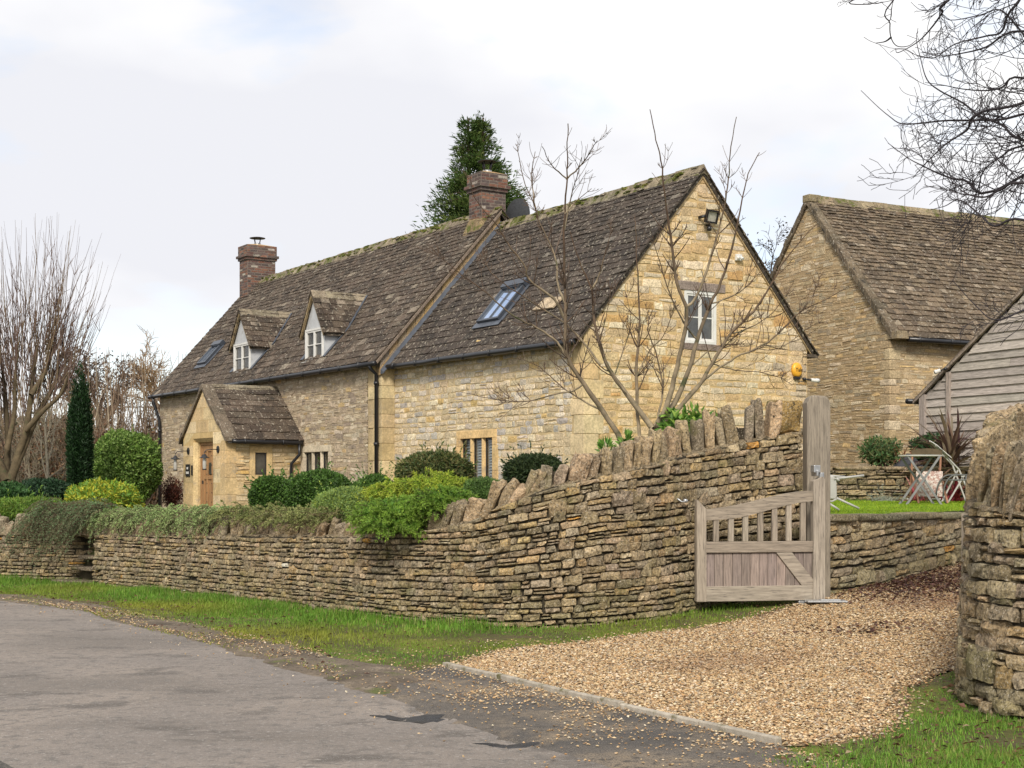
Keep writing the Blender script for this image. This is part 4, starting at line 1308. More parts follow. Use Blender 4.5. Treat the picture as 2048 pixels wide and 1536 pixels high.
    # dark room behind, with a pale curtain at one side
def dormer(x0, x1, yf, zb, ze, za, seed, label):
    rng = R(seed)
    xm = (x0 + x1) / 2
    yr = lambda z: (z - LZ0) / LM
    mb = MB()
    mb.box(x0, x0 + 0.05, yf, yf + 0.08, zb, ze)
    mb.box(x1 - 0.05, x1, yf, yf + 0.08, zb, ze)
    mb.prism([(x0, yf, ze), (x1, yf, ze), (xm, yf, za - 0.05)], (0, 0.05, 0))
    for (xa, dx) in ((x0, 0.04), (x1 - 0.04, 0.04)):
        mb.prism([(xa, yf + 0.08, zb - 0.1), (xa, yf + 0.08, ze), (xa, yr(ze) + 0.05, ze), (xa, yr(zb) + 0.05, zb - 0.1)], (dx, 0, 0))
    for i in range(1, 5):
        pass
    d = tag(mb.build('dormer', M_RENDER, HOUSE), label)
    mf, mp_ = MB(), MB()
    casement(mf, mp_, x0 + 0.05, x1 - 0.05, yf + 0.03, zb + 0.03, ze - 0.01)
    mf.box(x0 - 0.05, x1 + 0.03, yf - 0.09, yf + 0.02, zb - 0.01, zb + 0.03)
    wf = mf.build('window_frame', M_WHITE, d, bevel=0.004)
    mp_.build('window_pane', M_GLASS, d)
    mbk = MB()
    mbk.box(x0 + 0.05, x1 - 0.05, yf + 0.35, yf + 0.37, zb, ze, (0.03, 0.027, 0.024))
    mbk.box(x0 + 0.09, x0 + 0.30, yf + 0.09, yf + 0.10, zb + 0.05, ze - 0.05, (0.35, 0.30, 0.22))
    mbk.build('curtain', M_MORTAR, d)
    # roof
    mb = MB()
    ov, y0 = 0.10, yf - 0.10
    hx = (x1 - x0) / 2 + ov
    zeo = ze - ov * (za - ze) / ((x1 - x0) / 2)
    sl = np.array([hx, za - zeo])
    L = np.linalg.norm(sl)
    for sg in (1, -1):
        xe = xm + sg * hx
        s_ = np.array([-sg * hx / L, 0, (za - zeo) / L])
        lim = lambda t: (0, max(0.05, yr(zeo + t * (za - zeo) / L) - y0 + 0.02))
        slates(mb, (xe, y0, zeo), (0, 1, 0), s_, 2, L, rng, SLC, [4, 5, 3, 4, 1.4], (0.19, 0.13), (0.16, 0.3), 0.02, limits=lim)
        P = [(xe, y0 + 0.03, zeo - 0.02), (xm, y0 + 0.03, za - 0.02), (xm, yr(za), za - 0.02), (xe, yr(zeo), zeo - 0.02)]
        mb.prism(P, (0, 0, -0.05), (0.10, 0.08, 0.06))
        mb.prism([(xe, y0 + 0.01, zeo - 0.01), (xm, y0 + 0.01, za), (xm, y0 + 0.01, za - 0.09), (xe, y0 + 0.01, zeo - 0.08)], (0, 0.05, 0), (0.27, 0.20, 0.11))
    y = y0
    while y < yr(za) - 0.02:
        t = min(0.36, yr(za) - y + 0.05)
        mb.prism([(xm - 0.12, y, za - 0.10), (xm, y, za + 0.065), (xm + 0.12, y, za - 0.10), (xm + 0.12, y, za - 0.13), (xm, y, za + 0.02), (xm - 0.12, y, za - 0.13)], (0, t - 0.006, 0), pal(rng, 1, [(0.24, 0.20, 0.14), (0.19, 0.16, 0.11)])[0])
        y += t
    mb.build('dormer_roof', M_SLATE, d)
    mb = MB()
    n_ = np.array([0, -LM, 1]) / sqrt(1 + LM * LM) * 0.045
    for (a, b, c) in (((x1 + 0.01, yf - 0.02), (x1 + 0.01, yr(ze)), 0.11), ((x1 + 0.0, yr(ze)), (xm, yr(za)), 0.10), ((x0 - 0.01, yf - 0.02), (x0 - 0.01, yr(ze)), -0.16)):
        p = [np.array([a[0], a[1], LZ0 + LM * a[1]]), np.array([a[0] + c, a[1], LZ0 + LM * a[1]]), np.array([b[0] + c, b[1], LZ0 + LM * b[1]]), np.array([b[0], b[1], LZ0 + LM * b[1]])]
        MB().prism([q + n_ for q in p], n_ * 0.3).build('lead_flashing', M_LEAD, d)
    return d
dormer(-15.40, -14.22, -0.20, 4.50, 5.32, 6.14, 131, 'left dormer with a white two-light casement')
dormer(-10.98, -9.92, -0.20, 4.50, 5.30, 6.12, 132, 'right dormer with a white two-light casement')

# rooflights
def rooflight(x0, x1, y0, y1, z0, m_, label, blue):
    ln = sqrt(1 + m_ * m_)
    s_, n_ = np.array([0, 1, m_]) / ln, np.array([0, -m_, 1]) / ln
    L = (y1 - y0) * ln
    o = np.array([x0, y0, z0 + m_ * y0])
    W = x1 - x0
    def blk(mb_, a, b, c, d, h0, h1, m=0):
        V = []
        for h in (h0, h1):
            for (p, q) in ((a, c), (b, c), (b, d), (a, d)):
                V.append(o + np.array([p, 0, 0]) + s_ * q + n_ * h)
        mb_.hexa(V, m=m)
    mb = MB()
    f = 0.055
    blk(mb, 0, f, 0, L, 0.0, 0.13)
    blk(mb, W - f, W, 0, L, 0.0, 0.13)
    blk(mb, f, W - f, 0, f, 0.0, 0.125)
    blk(mb, f, W - f, L - f * 1.3, L, 0.0, 0.15)
    blk(mb, -0.02, W + 0.02, L - 0.05, L + 0.12, 0.03, 0.17)
    blk(mb, W * 0.5 - 0.018, W * 0.5 + 0.018, f, L - f, 0.03, 0.112)
    fr = tag(mb.build('rooflight', pmat('rooflight_metal', (0.035, 0.042, 0.055), 0.4, 0.0, var=0.0, spec=0.6), HOUSE, bevel=0.006), label)
    mb = MB()
    blk(mb, f, W - f, f, L - f, 0.06, 0.09)
    mb.build('pane', M_SKYGLASS, fr)
    mb = MB()
    blk(mb, -0.10, W + 0.08, -0.13, 0.0, 0.055, 0.068)
    blk(mb, -0.09, 0.0, 0.0, L, 0.045, 0.06)
    blk(mb, W, W + 0.09, 0.0, L, 0.045, 0.06)
    mb.build('lead_apron', M_LEAD, fr)
rooflight(-4.02, -3.22, 0.36, 1.00, RZ0, RM, 'large dark framed rooflight on the newer roof', True)
rooflight(-18.86, -18.22, 0.17, 0.66, LZ0, LM, 'small rooflight left of the dormers', False)
mb = MB()
n_ = np.array([0, -RM, 1]) / sqrt(1 + RM * RM)
mb.prism([np.array([x, y, RZ0 + RM * y]) + n_ * 0.06 for x, y in ((-2.15, 0.42), (-1.45, 0.40), (-1.35, 0.58), (-2.0, 0.62))], n_ * 0.03, (0.42, 0.33, 0.22))
mb.build('pale_slate', M_SLATE, HOUSE)

# stone mullioned windows
def mullion_window(x0, x1, y, z0, z1, wid, label, cols, blinds, seed):
    """outer size of the dressed stone; three lights"""
    rng = R(seed)
    mb = MB()
    c = lambda: pal(rng, 1, cols, None, 0.08)[0]
    mb.box(x0, x1, y - 0.022, y + 0.2, z1 - wid, z1, c())
    mb.box(x0, x1, y - 0.05, y + 0.2, z0, z0 + wid * 0.8, c())
    zz = z0 + wid * 0.8
    while zz < z1 - wid - 0.01:
        h = min(rng.uniform(0.3, 0.5), z1 - wid - zz)
        mb.box(x0 - (0.06 if rng.random() < 0.4 else 0), x0 + wid, y - 0.02, y + 0.2, zz + 0.002, zz + h - 0.002, c())
        mb.box(x1 - wid, x1 + (0.06 if rng.random() < 0.4 else 0), y - 0.02, y + 0.2, zz + 0.002, zz + h - 0.002, c())
        zz += h
    L = (x1 - x0 - 2 * wid)
    mw = 0.095
    lw = (L - 2 * mw) / 3
    a = x0 + wid
    mp_, mf = MB(), MB()
    for k in range(3):
        if k:
            m0 = a - mw
            mb.prism([(m0 + 0.025, y - 0.005, zz), (m0 + mw - 0.025, y - 0.005, zz), (m0 + mw, y + 0.045, zz), (m0 + mw, y + 0.16, zz), (m0, y + 0.16, zz), (m0, y + 0.045, zz)], (0, 0, -(z1 - wid - z0 - wid * 0.8)), c())
        for (p, q) in ((a, a + 0.025), (a + lw - 0.025, a + lw)):
            mf.box(p, q, y + 0.05, y + 0.09, z0 + wid * 0.8, z1 - wid)
        mf.box(a, a + lw, y + 0.052, y + 0.088, z1 - wid - 0.04, z1 - wid)
        mp_.box(a + 0.02, a + lw - 0.02, y + 0.060, y + 0.063, z0 + wid * 0.8, z1 - wid - 0.03)
        if blinds:
            for zb in np.arange(z0 + wid, z1 - wid - 0.06, 0.055):
                mf.hexa([(a + 0.04, y + 0.095, zb), (a + lw - 0.04, y + 0.095, zb), (a + lw - 0.04, y + 0.125, zb + 0.03), (a + 0.04, y + 0.125, zb + 0.03),
                         (a + 0.04, y + 0.095, zb + 0.006), (a + lw - 0.04, y + 0.095, zb + 0.006), (a + lw - 0.04, y + 0.125, zb + 0.036), (a + 0.04, y + 0.125, zb + 0.036)], m=1)
        a += lw + mw
    mp_.box(x0 + wid, x1 - wid, y + 0.32, y + 0.33, z0, z1 - wid, m=1)
    wn = tag(mb.build('window', M_ASH, HOUSE, bevel=0.008), label)
    mf.build('window_frame', [M_DARKMETAL, M_WHITE], wn)
    mp_.build('window_pane', [M_CLEAR, M_ROOM], wn)
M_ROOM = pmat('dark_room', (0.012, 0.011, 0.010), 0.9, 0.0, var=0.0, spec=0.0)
M_CLEAR = bpy.data.materials.new('clear_glass')
M_CLEAR.use_nodes = True
_t = M_CLEAR.node_tree
_t.nodes.clear()
_o = _t.nodes.new('ShaderNodeOutputMaterial')
_m = _t.nodes.new('ShaderNodeMixShader')
_tr = _t.nodes.new('ShaderNodeBsdfTransparent')
_tr.inputs[0].default_value = (0.75, 0.78, 0.78, 1)
_g = _t.nodes.new('ShaderNodeBsdfGlossy')
_g.inputs['Roughness'].default_value = 0.04
_m.inputs[0].default_value = 0.10
_t.links.new(_tr.outputs[0], _m.inputs[1])
_t.links.new(_g.outputs[0], _m.inputs[2])
_t.links.new(_m.outputs[0], _o.inputs[0])
mullion_window(-4.30, -2.82, 0.0, 1.32, 2.68, 0.15, 'three-light golden stone mullioned window with slatted blinds', [(0.58, 0.40, 0.19), (0.62, 0.43, 0.21)], True, 141)
mullion_window(-10.95, -9.35, -0.3, 1.30, 2.54, 0.15, 'three-light pale stone mullioned window beside the porch', [(0.54, 0.46, 0.34), (0.50, 0.42, 0.31)], False, 142)

# gable casement with timber lintel and sill
mb = MB()
mb.box(-0.12, 0.020, 2.10, 3.24, 5.185, 5.345, (0.25, 0.20, 0.17))
gw = tag(mb.build('window', M_STONE, HOUSE, bevel=0.008), 'white gable casement under a grey stone lintel')
MB().box(-0.12, 0.024, 2.16, 3.12, 4.10, 4.215, (0.20, 0.155, 0.13)).build('window_sill', M_STONE, gw, bevel=0.008)
mf, mp_ = MB(), MB()
casement(mf, mp_, 2.26, 3.03, -0.03, 4.215, 5.185, fr=0.06, ax='y', d=0.035)
mp_.box(-0.6, -0.59, 2.2, 3.1, 4.2, 5.2, m=1)
mb2 = MB()
mf.build('window_frame', M_WHITE, gw, bevel=0.004)
mp_.build('window_pane', [M_GLASS, M_ROOM], gw)
mb2.box(-0.12, 0.0, 2.19, 2.26, 4.2, 5.19, GOLD[0])
mb2.build('window_reveal', M_STONE, gw)
MB().box(-0.12, 0.0, 3.03, 3.10, 4.2, 5.19, GOLD[0]).build('window_reveal', M_STONE, gw)

# ---- porch
PX0, PX1, PY0, PYB = -13.70, -11.0, -2.2, -0.3
PXM, PEZ, PAZ = -12.35, 2.74, 3.90
pm_ = (PAZ - PEZ) / (PX1 - PXM)
rng = R(151)
mb = MB()
PF = plane_map((0, PY0, 0), (1, 0, 0), (0, -1, 0))
plim = lambda v: (PX0 + max(0, (v - PEZ) / pm_), PX1 - max(0, (v - PEZ) / pm_))
add_wall(mb, rng, PX0, PX1, ZB, PAZ - 0.03, PF, (0.27, 0.40), (0.45, 0.8), ASHC, None, limits=plim, openings=[(-13.02, -11.74, ZB - 0.1, 2.74)], depth=0.004, gap=0.003, split=0.0, mortar=(0.50, 0.36, 0.17), wav=0, e=0.005, jit=0.006)
PS = plane_map((PX1, PY0, 0), (0, 1, 0), (1, 0, 0))
add_wall(mb, rng, 0.0, 1.9, ZB, 2.66, PS, (0.06, 0.12), (0.14, 0.42), [(0.47, 0.36, 0.21), (0.52, 0.42, 0.27), (0.42, 0.30, 0.16), (0.50, 0.33, 0.12)], [4, 4, 3, 1.2],
         openings=[(0.60, 1.16, 1.72, 2.52), (-0.1, 0.26, ZB - 0.1, 3.0)], depth=0.02, split=0.15, mortar=(0.42, 0.32, 0.18), wav=0.008, jit=0.14)
mq = MB()
z, k = ZB, 0
while z < 2.64:
    h = min(rng.uniform(0.28, 0.42), 2.66 - z)
    mq.box(PX1 - 0.3, PX1 + 0.014, PY0 - 0.004, PY0 + (0.46 if k % 2 else 0.26), z + 0.003, z + h - 0.003, pal(rng, 1, ASHC)[0])
    z += h
    k += 1
mq.box(PX1 - 0.3, PX1 + 0.006, PY0 + 0.004, PY0 + 0.262, ZB, 2.66, (0.45, 0.33, 0.17))
porch = tag(mb.build('porch', [M_ASH, M_MORTAR], HOUSE), 'gabled stone porch with an oak door')
mq.build('corner_stones', M_ASH, porch, bevel=0.008)
MB().box(PX0, PX0 + 0.25, PY0 + 0.12, PYB, ZB, 2.66, RUB[1]).build('side_wall', M_STONE, porch)
# chamfered door surround
mb = MB()
ja, jb, jt = -13.02, -11.74, 2.74
for (a, b) in ((ja, ja + 0.09), (jb, jb - 0.09)):
    mb.prism([(a, PY0 - 0.002, ZB), (b, PY0 + 0.08, ZB), (b, PY0 + 0.24, ZB), (a, PY0 + 0.24, ZB)], (0, 0, jt - 0.09 - ZB), (0.56, 0.42, 0.22))
mb.prism([(ja, PY0 - 0.002, jt), (ja, PY0 + 0.08, jt - 0.09), (ja, PY0 + 0.24, jt - 0.09), (ja, PY0 + 0.24, jt)], (jb - ja, 0, 0), (0.56, 0.42, 0.22))
mb.build('door_surround', M_ASH, porch)
mb = MB()
dx0, dx1, dy = ja + 0.09, jb - 0.09, PY0 + 0.19
mb.box(dx0, dx0 + 0.06, dy - 0.05, dy + 0.04, ZB, jt - 0.09)
mb.box(dx1 - 0.06, dx1, dy - 0.05, dy + 0.04, ZB, jt - 0.09)
mb.box(dx0 + 0.06, dx1 - 0.06, dy - 0.05, dy + 0.04, jt - 0.16, jt - 0.09)
a, b = dx0 + 0.065, dx1 - 0.065
mb.box(a, b, dy, dy + 0.03, ZB, jt - 0.165)
for (p, q) in ((a, a + 0.13), (b - 0.13, b), ((a + b) / 2 - 0.2, (a + b) / 2 - 0.12), ((a + b) / 2 + 0.12, (a + b) / 2 + 0.2)):
    mb.box(p, q, dy - 0.028, dy, ZB, jt - 0.165)
for (p, q) in ((jt - 0.31, jt - 0.165), (jt - 0.98, jt - 0.90), (ZB, 0.95)):
    mb.box(a + 0.13, b - 0.13, dy - 0.024, dy, p, q)
for xx in ((a + b) / 2 - 0.16, (a + b) / 2 + 0.16):
    for zz in np.arange(1.0, 2.5, 0.22):
        mb.box(xx - 0.012, xx + 0.012, dy - 0.04, dy - 0.028, zz - 0.012, zz + 0.012, m=1)
for zz in (jt - 0.42, jt - 1.05, 1.0):
    mb.box(a - 0.03, a + 0.10, dy - 0.036, dy - 0.028, zz - 0.04, zz + 0.04, m=1)
mb.box((a + b) / 2 - 0.085, (a + b) / 2 + 0.085, dy - 0.02, dy - 0.004, jt - 0.86, jt - 0.58, m=2)
door = mb.build('door', [M_OAKDOOR, M_DARKMETAL, M_GLASS], porch, bevel=0.004)
# porch window
mb = MB()
y0, y1, z0, z1 = -1.60, -1.04, 1.72, 2.52
for (a, b, c, d) in ((y0, y1, z1 - 0.14, z1), (y0, y1, z0, z0 + 0.14), (y0, y0 + 0.135, z0 + 0.142, z1 - 0.142), (y1 - 0.135, y1, z0 + 0.142, z1 - 0.142)):
    mb.box(PX1 - 0.1, PX1 + 0.022, a, b, c, d, (0.55, 0.40, 0.20))
mb.box(PX1 - 0.04, PX1 - 0.01, y0 + 0.135, y0 + 0.16, z0 + 0.14, z1 - 0.14, m=1)
mb.box(PX1 - 0.04, PX1 - 0.01, y1 - 0.16, y1 - 0.135, z0 + 0.14, z1 - 0.14, m=1)
mb.box(PX1 - 0.04, PX1 - 0.01, y0 + 0.16, y1 - 0.16, z1 - 0.17, z1 - 0.14, m=1)
mb.box(PX1 - 0.04, PX1 - 0.01, y0 + 0.16, y1 - 0.16, z0 + 0.14, z0 + 0.17, m=1)
mb.box(PX1 - 0.035, PX1 - 0.03, y0 + 0.15, y1 - 0.15, z0 + 0.15, z1 - 0.15, m=2)
mb.build('porch_window', [M_ASH, M_DARKMETAL, M_GLASS], porch, bevel=0.005)
# porch roof
mb = MB()
ov = 0.14
for sg in (1, -1):
    xe = PXM + sg * (PX1 - PXM + ov)
    ze = PEZ - ov * pm_ + 0.05
    dx, dz = PXM - xe, PAZ + 0.05 - ze
    L = sqrt(dx * dx + dz * dz)
    slates(mb, (xe, PY0 + 0.16, ze), (0, 1, 0), (dx / L, 0, dz / L), PYB - PY0 - 0.16, L, rng, SLC, [4, 4, 4, 3, 1.0], (0.27, 0.2), (0.28, 0.55), 0.026)
    mb.prism([(xe, PY0 + 0.02, ze), (PXM, PY0 + 0.02, PAZ + 0.05), (PXM, PY0 + 0.02, PAZ - 0.06), (xe, PY0 + 0.02, ze - 0.09)], (0, PYB - PY0 - 0.02, 0), (0.06, 0.05, 0.04))
y = PY0 + 0.2
while y < PYB - 0.02:
    t = min(rng.uniform(0.36, 0.5), PYB - y)
    mb.prism([(PXM - 0.15, y, PAZ - 0.06), (PXM, y, PAZ + 0.14), (PXM + 0.15, y, PAZ - 0.06), (PXM + 0.15, y, PAZ - 0.10), (PXM, y, PAZ + 0.08), (PXM - 0.15, y, PAZ - 0.10)], (0, t - 0.006, 0), pal(rng, 1, [(0.24, 0.2, 0.14), (0.19, 0.16, 0.11)])[0])
    y += t
mb.build('porch_roof', M_SLATE, porch)
mb = MB()
for sg in (1, -1):
    pts = []
    n = 7
    for q in range(n):
        f0, f1 = q / n, (q + 1) / n
        j = rng.uniform(-0.015, 0.015)
        xa, xb = PXM + sg * (PX1 - PXM + 0.16) * f0, PXM + sg * (PX1 - PXM + 0.16) * f1
        za, zb = PAZ + 0.13 - pm_ * abs(xa - PXM) * 1.0, PAZ + 0.13 - pm_ * abs(xb - PXM)
        mb.prism([(xa, PY0 - 0.07 + j, za), (xb, PY0 - 0.07 + j, zb), (xb, PY0 - 0.07 + j, zb - 0.11), (xa, PY0 - 0.07 + j, za - 0.11)], (0, 0.30, 0), pal(rng, 1, [(0.145, 0.115, 0.08), (0.12, 0.095, 0.068)])[0])
mb.build('porch_coping', M_SLATE, porch, bevel=0.012)
gutter(porch, (PX1 + 0.2, PY0 + 0.1, PEZ - 0.115), (PX1 + 0.2, PYB - 0.05, PEZ - 0.125), 0, 0.05, 3)
pipe(porch, [(PX1 + 0.2, PYB - 0.13, PEZ - 0.13), (PX1 + 0.2, PYB - 0.13, PEZ - 0.40), (PX1 + 0.07, PYB - 0.28, PEZ - 0.62), (PX1 + 0.06, PYB - 0.28, PEZ - 0.75), (PX1 + 0.06, PYB - 0.28, 0.6)], 0.036)

# ------------------------------------------------------------------ the barn behind
BROT = atan2(0.451, 0.892)
BARN = thing('barn', 'tall old stone barn with brown slate roof behind the cottage gable', 'barn', (8.42, 32, 0), BROT)
BZ, BE, BA, BW2 = 1.5, 5.02, 8.36, 2.86
bm = (BA - BE) / BW2
rng = R(201)
BC = [(0.44, 0.335, 0.20), (0.49, 0.385, 0.24), (0.40, 0.30, 0.175), (0.53, 0.435, 0.30), (0.35, 0.285, 0.19), (0.52, 0.37, 0.18)]
mb = MB()
blim = lambda v: (0 + max(0, (v - BE) / bm), 2 * BW2 - max(0, (v - BE) / bm))
add_wall(mb, rng, 0, 2 * BW2, BZ, BA - 0.02, plane_map((0, 0, 0), (0, 1, 0), (-1, 0, 0)), (0.045, 0.10), (0.10, 0.36), BC, [5, 4, 4, 3, 3, 1], limits=blim, depth=0.009, e=0.008, brk=0.11, split=0.15, mortar=(0.36, 0.26, 0.145), wav=0.014, jit=0.17)
tag(mb.build('gable_wall', [M_STONE, M_MORTAR], BARN), 'bare rubble gable end of the barn')
mb = MB()
add_wall(mb, rng, 0, 14, BZ, BE - 0.02, plane_map((0, 0, 0), (1, 0, 0), (0, -1, 0)), (0.05, 0.10), (0.12, 0.38), BC, [4, 5, 3, 4, 2.5, 1.2], depth=0.009, e=0.008, brk=0.11, split=0.15, mortar=(0.38, 0.28, 0.16), wav=0.014, jit=0.17)
mq = MB()
z, k = BZ, 0
while z < 4.9:
    h = min(rng.uniform(0.13, 0.26), 5.0 - z)
    mq.box(-0.016, 0.30 if k % 2 else 0.18, -0.016, 0.18 if k % 2 else 0.32, z + 0.004, z + h - 0.004, pal(rng, 1, BC[:4])[0])
    z += h
    k += 1
mb.box(0, 14, 2 * BW2 - 0.1, 2 * BW2 - 0.02, BZ, BE, BC[0])
mb.box(13.9, 14, 0.1, 2 * BW2 - 0.1, BZ, BE, BC[0])
mb.build('side_wall', [M_STONE, M_MORTAR], BARN)
mq.build('corner_stones', M_STONE, BARN, bevel=0.02)
mb = MB()
ln = sqrt(1 + bm * bm)
BRL = (BW2 + 0.2) * ln
BRC2 = [(0.115, 0.086, 0.058), (0.14, 0.105, 0.07), (0.095, 0.072, 0.05), (0.18, 0.137, 0.092), (0.27, 0.22, 0.16)]
slates(mb, (0.16, -0.2, BE - 0.2 * bm + 0.12), (1, 0, 0), (0, 1 / ln, bm / ln), 13.9, BRL, rng, BRC2, [5, 5, 4, 2, 0.5], (0.19, 0.10), (0.13, 0.28), 0.034)
slates(mb, (0.16, 2 * BW2 + 0.2, BE - 0.2 * bm + 0.12), (1, 0, 0), (0, -1 / ln, bm / ln), 13.9, BRL, rng, BRC2, [5, 5, 4, 3, 1], (0.3, 0.2), (0.3, 0.5), 0.02)
for sg in (1, -1):
    f = lambda y, dz: (0.15, BW2 + sg * (y - BW2), BE + bm * y + dz)
    mb.prism([f(-0.15, 0.11), f(BW2, 0.11), f(BW2, 0.0), f(-0.15, 0.0)], (13.9, 0, 0), (0.05, 0.04, 0.03))
broof = mb.build('roof', M_SLATE, BARN)
mb = MB()
x = 0.2
while x < 14:
    t = rng.uniform(0.4, 0.55)
    j = rng.normal(0, 0.012, 2)
    mb.prism([(x, BW2 - 0.16, BA + 0.02 + j[0]), (x, BW2, BA + 0.24 + j[1]), (x, BW2 + 0.16, BA + 0.02), (x, BW2 + 0.16, BA - 0.04), (x, BW2, BA + 0.15), (x, BW2 - 0.16, BA - 0.04)], (t - 0.008, 0, 0), pal(rng, 1, [(0.24, 0.19, 0.12), (0.19, 0.155, 0.1)])[0])
    x += t
mb.build('ridge', M_MOSSY, broof)
mb = MB()
for sg in (1, -1):
    n = 26
    for q in range(n):
        y0, y1 = BW2 * q / n - (0.12 if q == 0 else 0), BW2 * (q + 1) / n
        j = rng.uniform(-0.02, 0.02, 2)
        P = [(-0.07 + j[0], BW2 + sg * (y0 - BW2), BE + bm * y0 + 0.20 + j[1]), (-0.07 + j[0], BW2 + sg * (y1 - BW2), BE + bm * y1 + 0.20 + j[1]), (-0.07 + j[0], BW2 + sg * (y1 - BW2), BE + bm * y1 - 0.01), (-0.07 + j[0], BW2 + sg * (y0 - BW2), BE + bm * y0 - 0.01)]
        mb.prism(P, (0.34, 0, 0), pal(rng, 1, [(0.13, 0.10, 0.066), (0.10, 0.08, 0.054), (0.16, 0.125, 0.085)])[0])
mb.box(-0.08, 0.28, BW2 - 0.13, BW2 + 0.13, BA + 0.06, BA + 0.24, (0.21, 0.17, 0.10))
mb.box(-0.05, 0.28, -0.30, 0.02, BE - 0.16, BE + 0.02, (0.24, 0.19, 0.12))
mb.build('coping', M_SLATE, BARN, bevel=0.015)
gutter(BARN, (0.3, -0.27, BE - 0.16), (14, -0.27, BE - 0.20), 0, 0.055, 5)

# ------------------------------------------------------------------ the weatherboarded shed
SROT = atan2(-0.892, 0.451)
SHED = thing('shed', 'grey weatherboarded timber outbuilding at the right edge in front of the barn', 'shed', (8.32, 29, 0), SROT)
SB, SE, SMH, SWD = 1.7, 3.42, 0.668, 3.1
rng = R(211)
mb = MB()
z = SB
slope_z = lambda x: SE + SMH * min(x, 2 * SWD - x)
while z < SE + SMH * SWD - 0.05:
    h = 0.165
    x0 = 0.0 if z + h < SE else max(0.0, (z + h * 0.5 - SE) / SMH)
    x1 = 2 * SWD - x0
    cuts = [x0]
    for c in (0.74,):
        if x0 < c: cuts.append(c)
    p = cuts[-1] + rng.uniform(1.2, 2.4)
    while p < x1 - 0.5:
        cuts.append(p)
        p += rng.uniform(1.6, 3.0)
    cuts.append(x1)
    for a, b in zip(cuts[:-1], cuts[1:]):
        if b - a < 0.06: continue
        j = rng.normal(0, 0.006, 4)
        c = pal(rng, 1, [(0.37, 0.33, 0.295), (0.41, 0.365, 0.325), (0.33, 0.29, 0.26), (0.44, 0.39, 0.34)], None, 0.1)[0]
        bt = z + h + 0.02
        xa = a if a > x0 + 1e-6 or z + h < SE else max(0.0, (bt - SE) / SMH)
        xb = b
        mb.hexa([(a + 0.004, -0.045 + j[0] * 0.5, z + j[0]), (b - 0.004, -0.045 + j[1] * 0.5, z + j[1]), (b - 0.004, 0.0, z), (a + 0.004, 0.0, z),
                 (xa + 0.004, -0.012, bt), (xb - 0.004, -0.012, bt), (xb - 0.004, 0.0, bt), (xa + 0.004, 0.0, bt)], c)
    z += h
mb.prism([(0, 0.002, SB), (2 * SWD, 0.002, SB), (2 * SWD, 0.002, SE), (SWD, 0.002, SE + SMH * SWD), (0, 0.002, SE)], (0, 0.05, 0), (0.05, 0.04, 0.035))
mb.box(0.0, 0.08, 0.06, 5, SB, SE - 0.05, (0.28, 0.24, 0.2))
mb.build('weatherboarding', M_WOODH, SHED)
mb = MB()
mb.box(-0.06, 0.10, -0.085, 0.05, SB, SE + 0.02, (0.33, 0.28, 0.25))
mb.box(0.69, 0.79, -0.085, -0.02, SB, SE + 0.42, (0.33, 0.275, 0.24))
mb.build('corner_post', M_WOODV, SHED, bevel=0.006)
mb = MB()
for sg in (1, -1):
    f = lambda x, dz: (SWD + sg * (x - SWD), -0.10, SE + SMH * x + dz)
    mb.prism([f(-0.22, 0.075), f(SWD, 0.075), f(SWD, 0.042), f(-0.22, 0.042)], (0, 5, 0), (0.15, 0.12, 0.095))
    mb.prism([f(-0.22, 0.04), f(SWD, 0.04), f(SWD, -0.01), f(-0.22, -0.01)], (0, 0.06, 0), (0.26, 0.21, 0.17))
mb.build('roof', M_SLATE, SHED)
mb = MB()
mb.tube([(-0.28, -0.2, SE - 0.10), (-0.28, 5, SE - 0.10)], 0.055, 8)
mb.build('gutter', M_BLACK, SHED, True)

# ------------------------------------------------------------------ grass, gravel, fallen leaves
def snoise(X, Y, seed, f=1.0):
    r_ = R(seed)
    z = np.zeros_like(X)
    for q in range(7):
        a, ph = r_.uniform(0, 6.28), r_.uniform(0, 6.28)
        k = f * r_.uniform(0.6, 2.4)
        z += np.sin((X * cos(a) + Y * sin(a)) * k + ph)
    return z / 3.2
def sample_strip(a, b, n, rng, ok=None, N_=400):
    A, B = resample(a, N_), resample(b, N_)
    wid = np.linalg.norm(A - B, axis=1)
    seg = np.linalg.norm(np.gradient((A + B) / 2, axis=0), axis=1)
    p = wid * seg
    if ok is not None:
        p = p * ok(A, B)
    i = rng.choice(N_ - 1, n, p=p[:-1] / p[:-1].sum())
    f = rng.random(n)[:, None]
    a_ = A[i] * (1 - f) + A[i + 1] * f
    b_ = B[i] * (1 - f) + B[i + 1] * f
    t = rng.random(n)
    P = a_ * (1 - t[:, None]) + b_ * t[:, None]
    return P[:, 0], P[:, 1], t
def blades(mb, X, Y, Z, H, W, cols, rng, lean=0.45):
    n = len(X)
    th = rng.uniform(0, 2 * pi, n)
    d = np.stack([np.cos(th), np.sin(th), np.zeros(n)], -1)
    s = np.stack([-np.sin(th), np.cos(th), np.zeros(n)], -1)
    P = np.stack([X, Y, Z], -1)
    l = (rng.uniform(0.1, 1, n) * lean)[:, None]
    up = np.array([0, 0, 1.0])
    H, W = H[:, None], np.asarray(W).reshape(-1, 1)
    m_ = P + up * H * 0.55 + d * H * l * 0.4
    V = np.stack([P - s * W * 0.5, P + s * W * 0.5, m_ + s * W * 0.4, m_ - s * W * 0.4, P + up * H * (1 - 0.3 * l) + d * H * l * 1.2], 1)
    mb.batch(V, [(0, 1, 2, 3)], [(3, 2, 4)], cols)
GRC = [(0.12, 0.25, 0.03), (0.155, 0.295, 0.038), (0.09, 0.18, 0.024), (0.21, 0.30, 0.05), (0.30, 0.27, 0.11)]
rng = R(301)
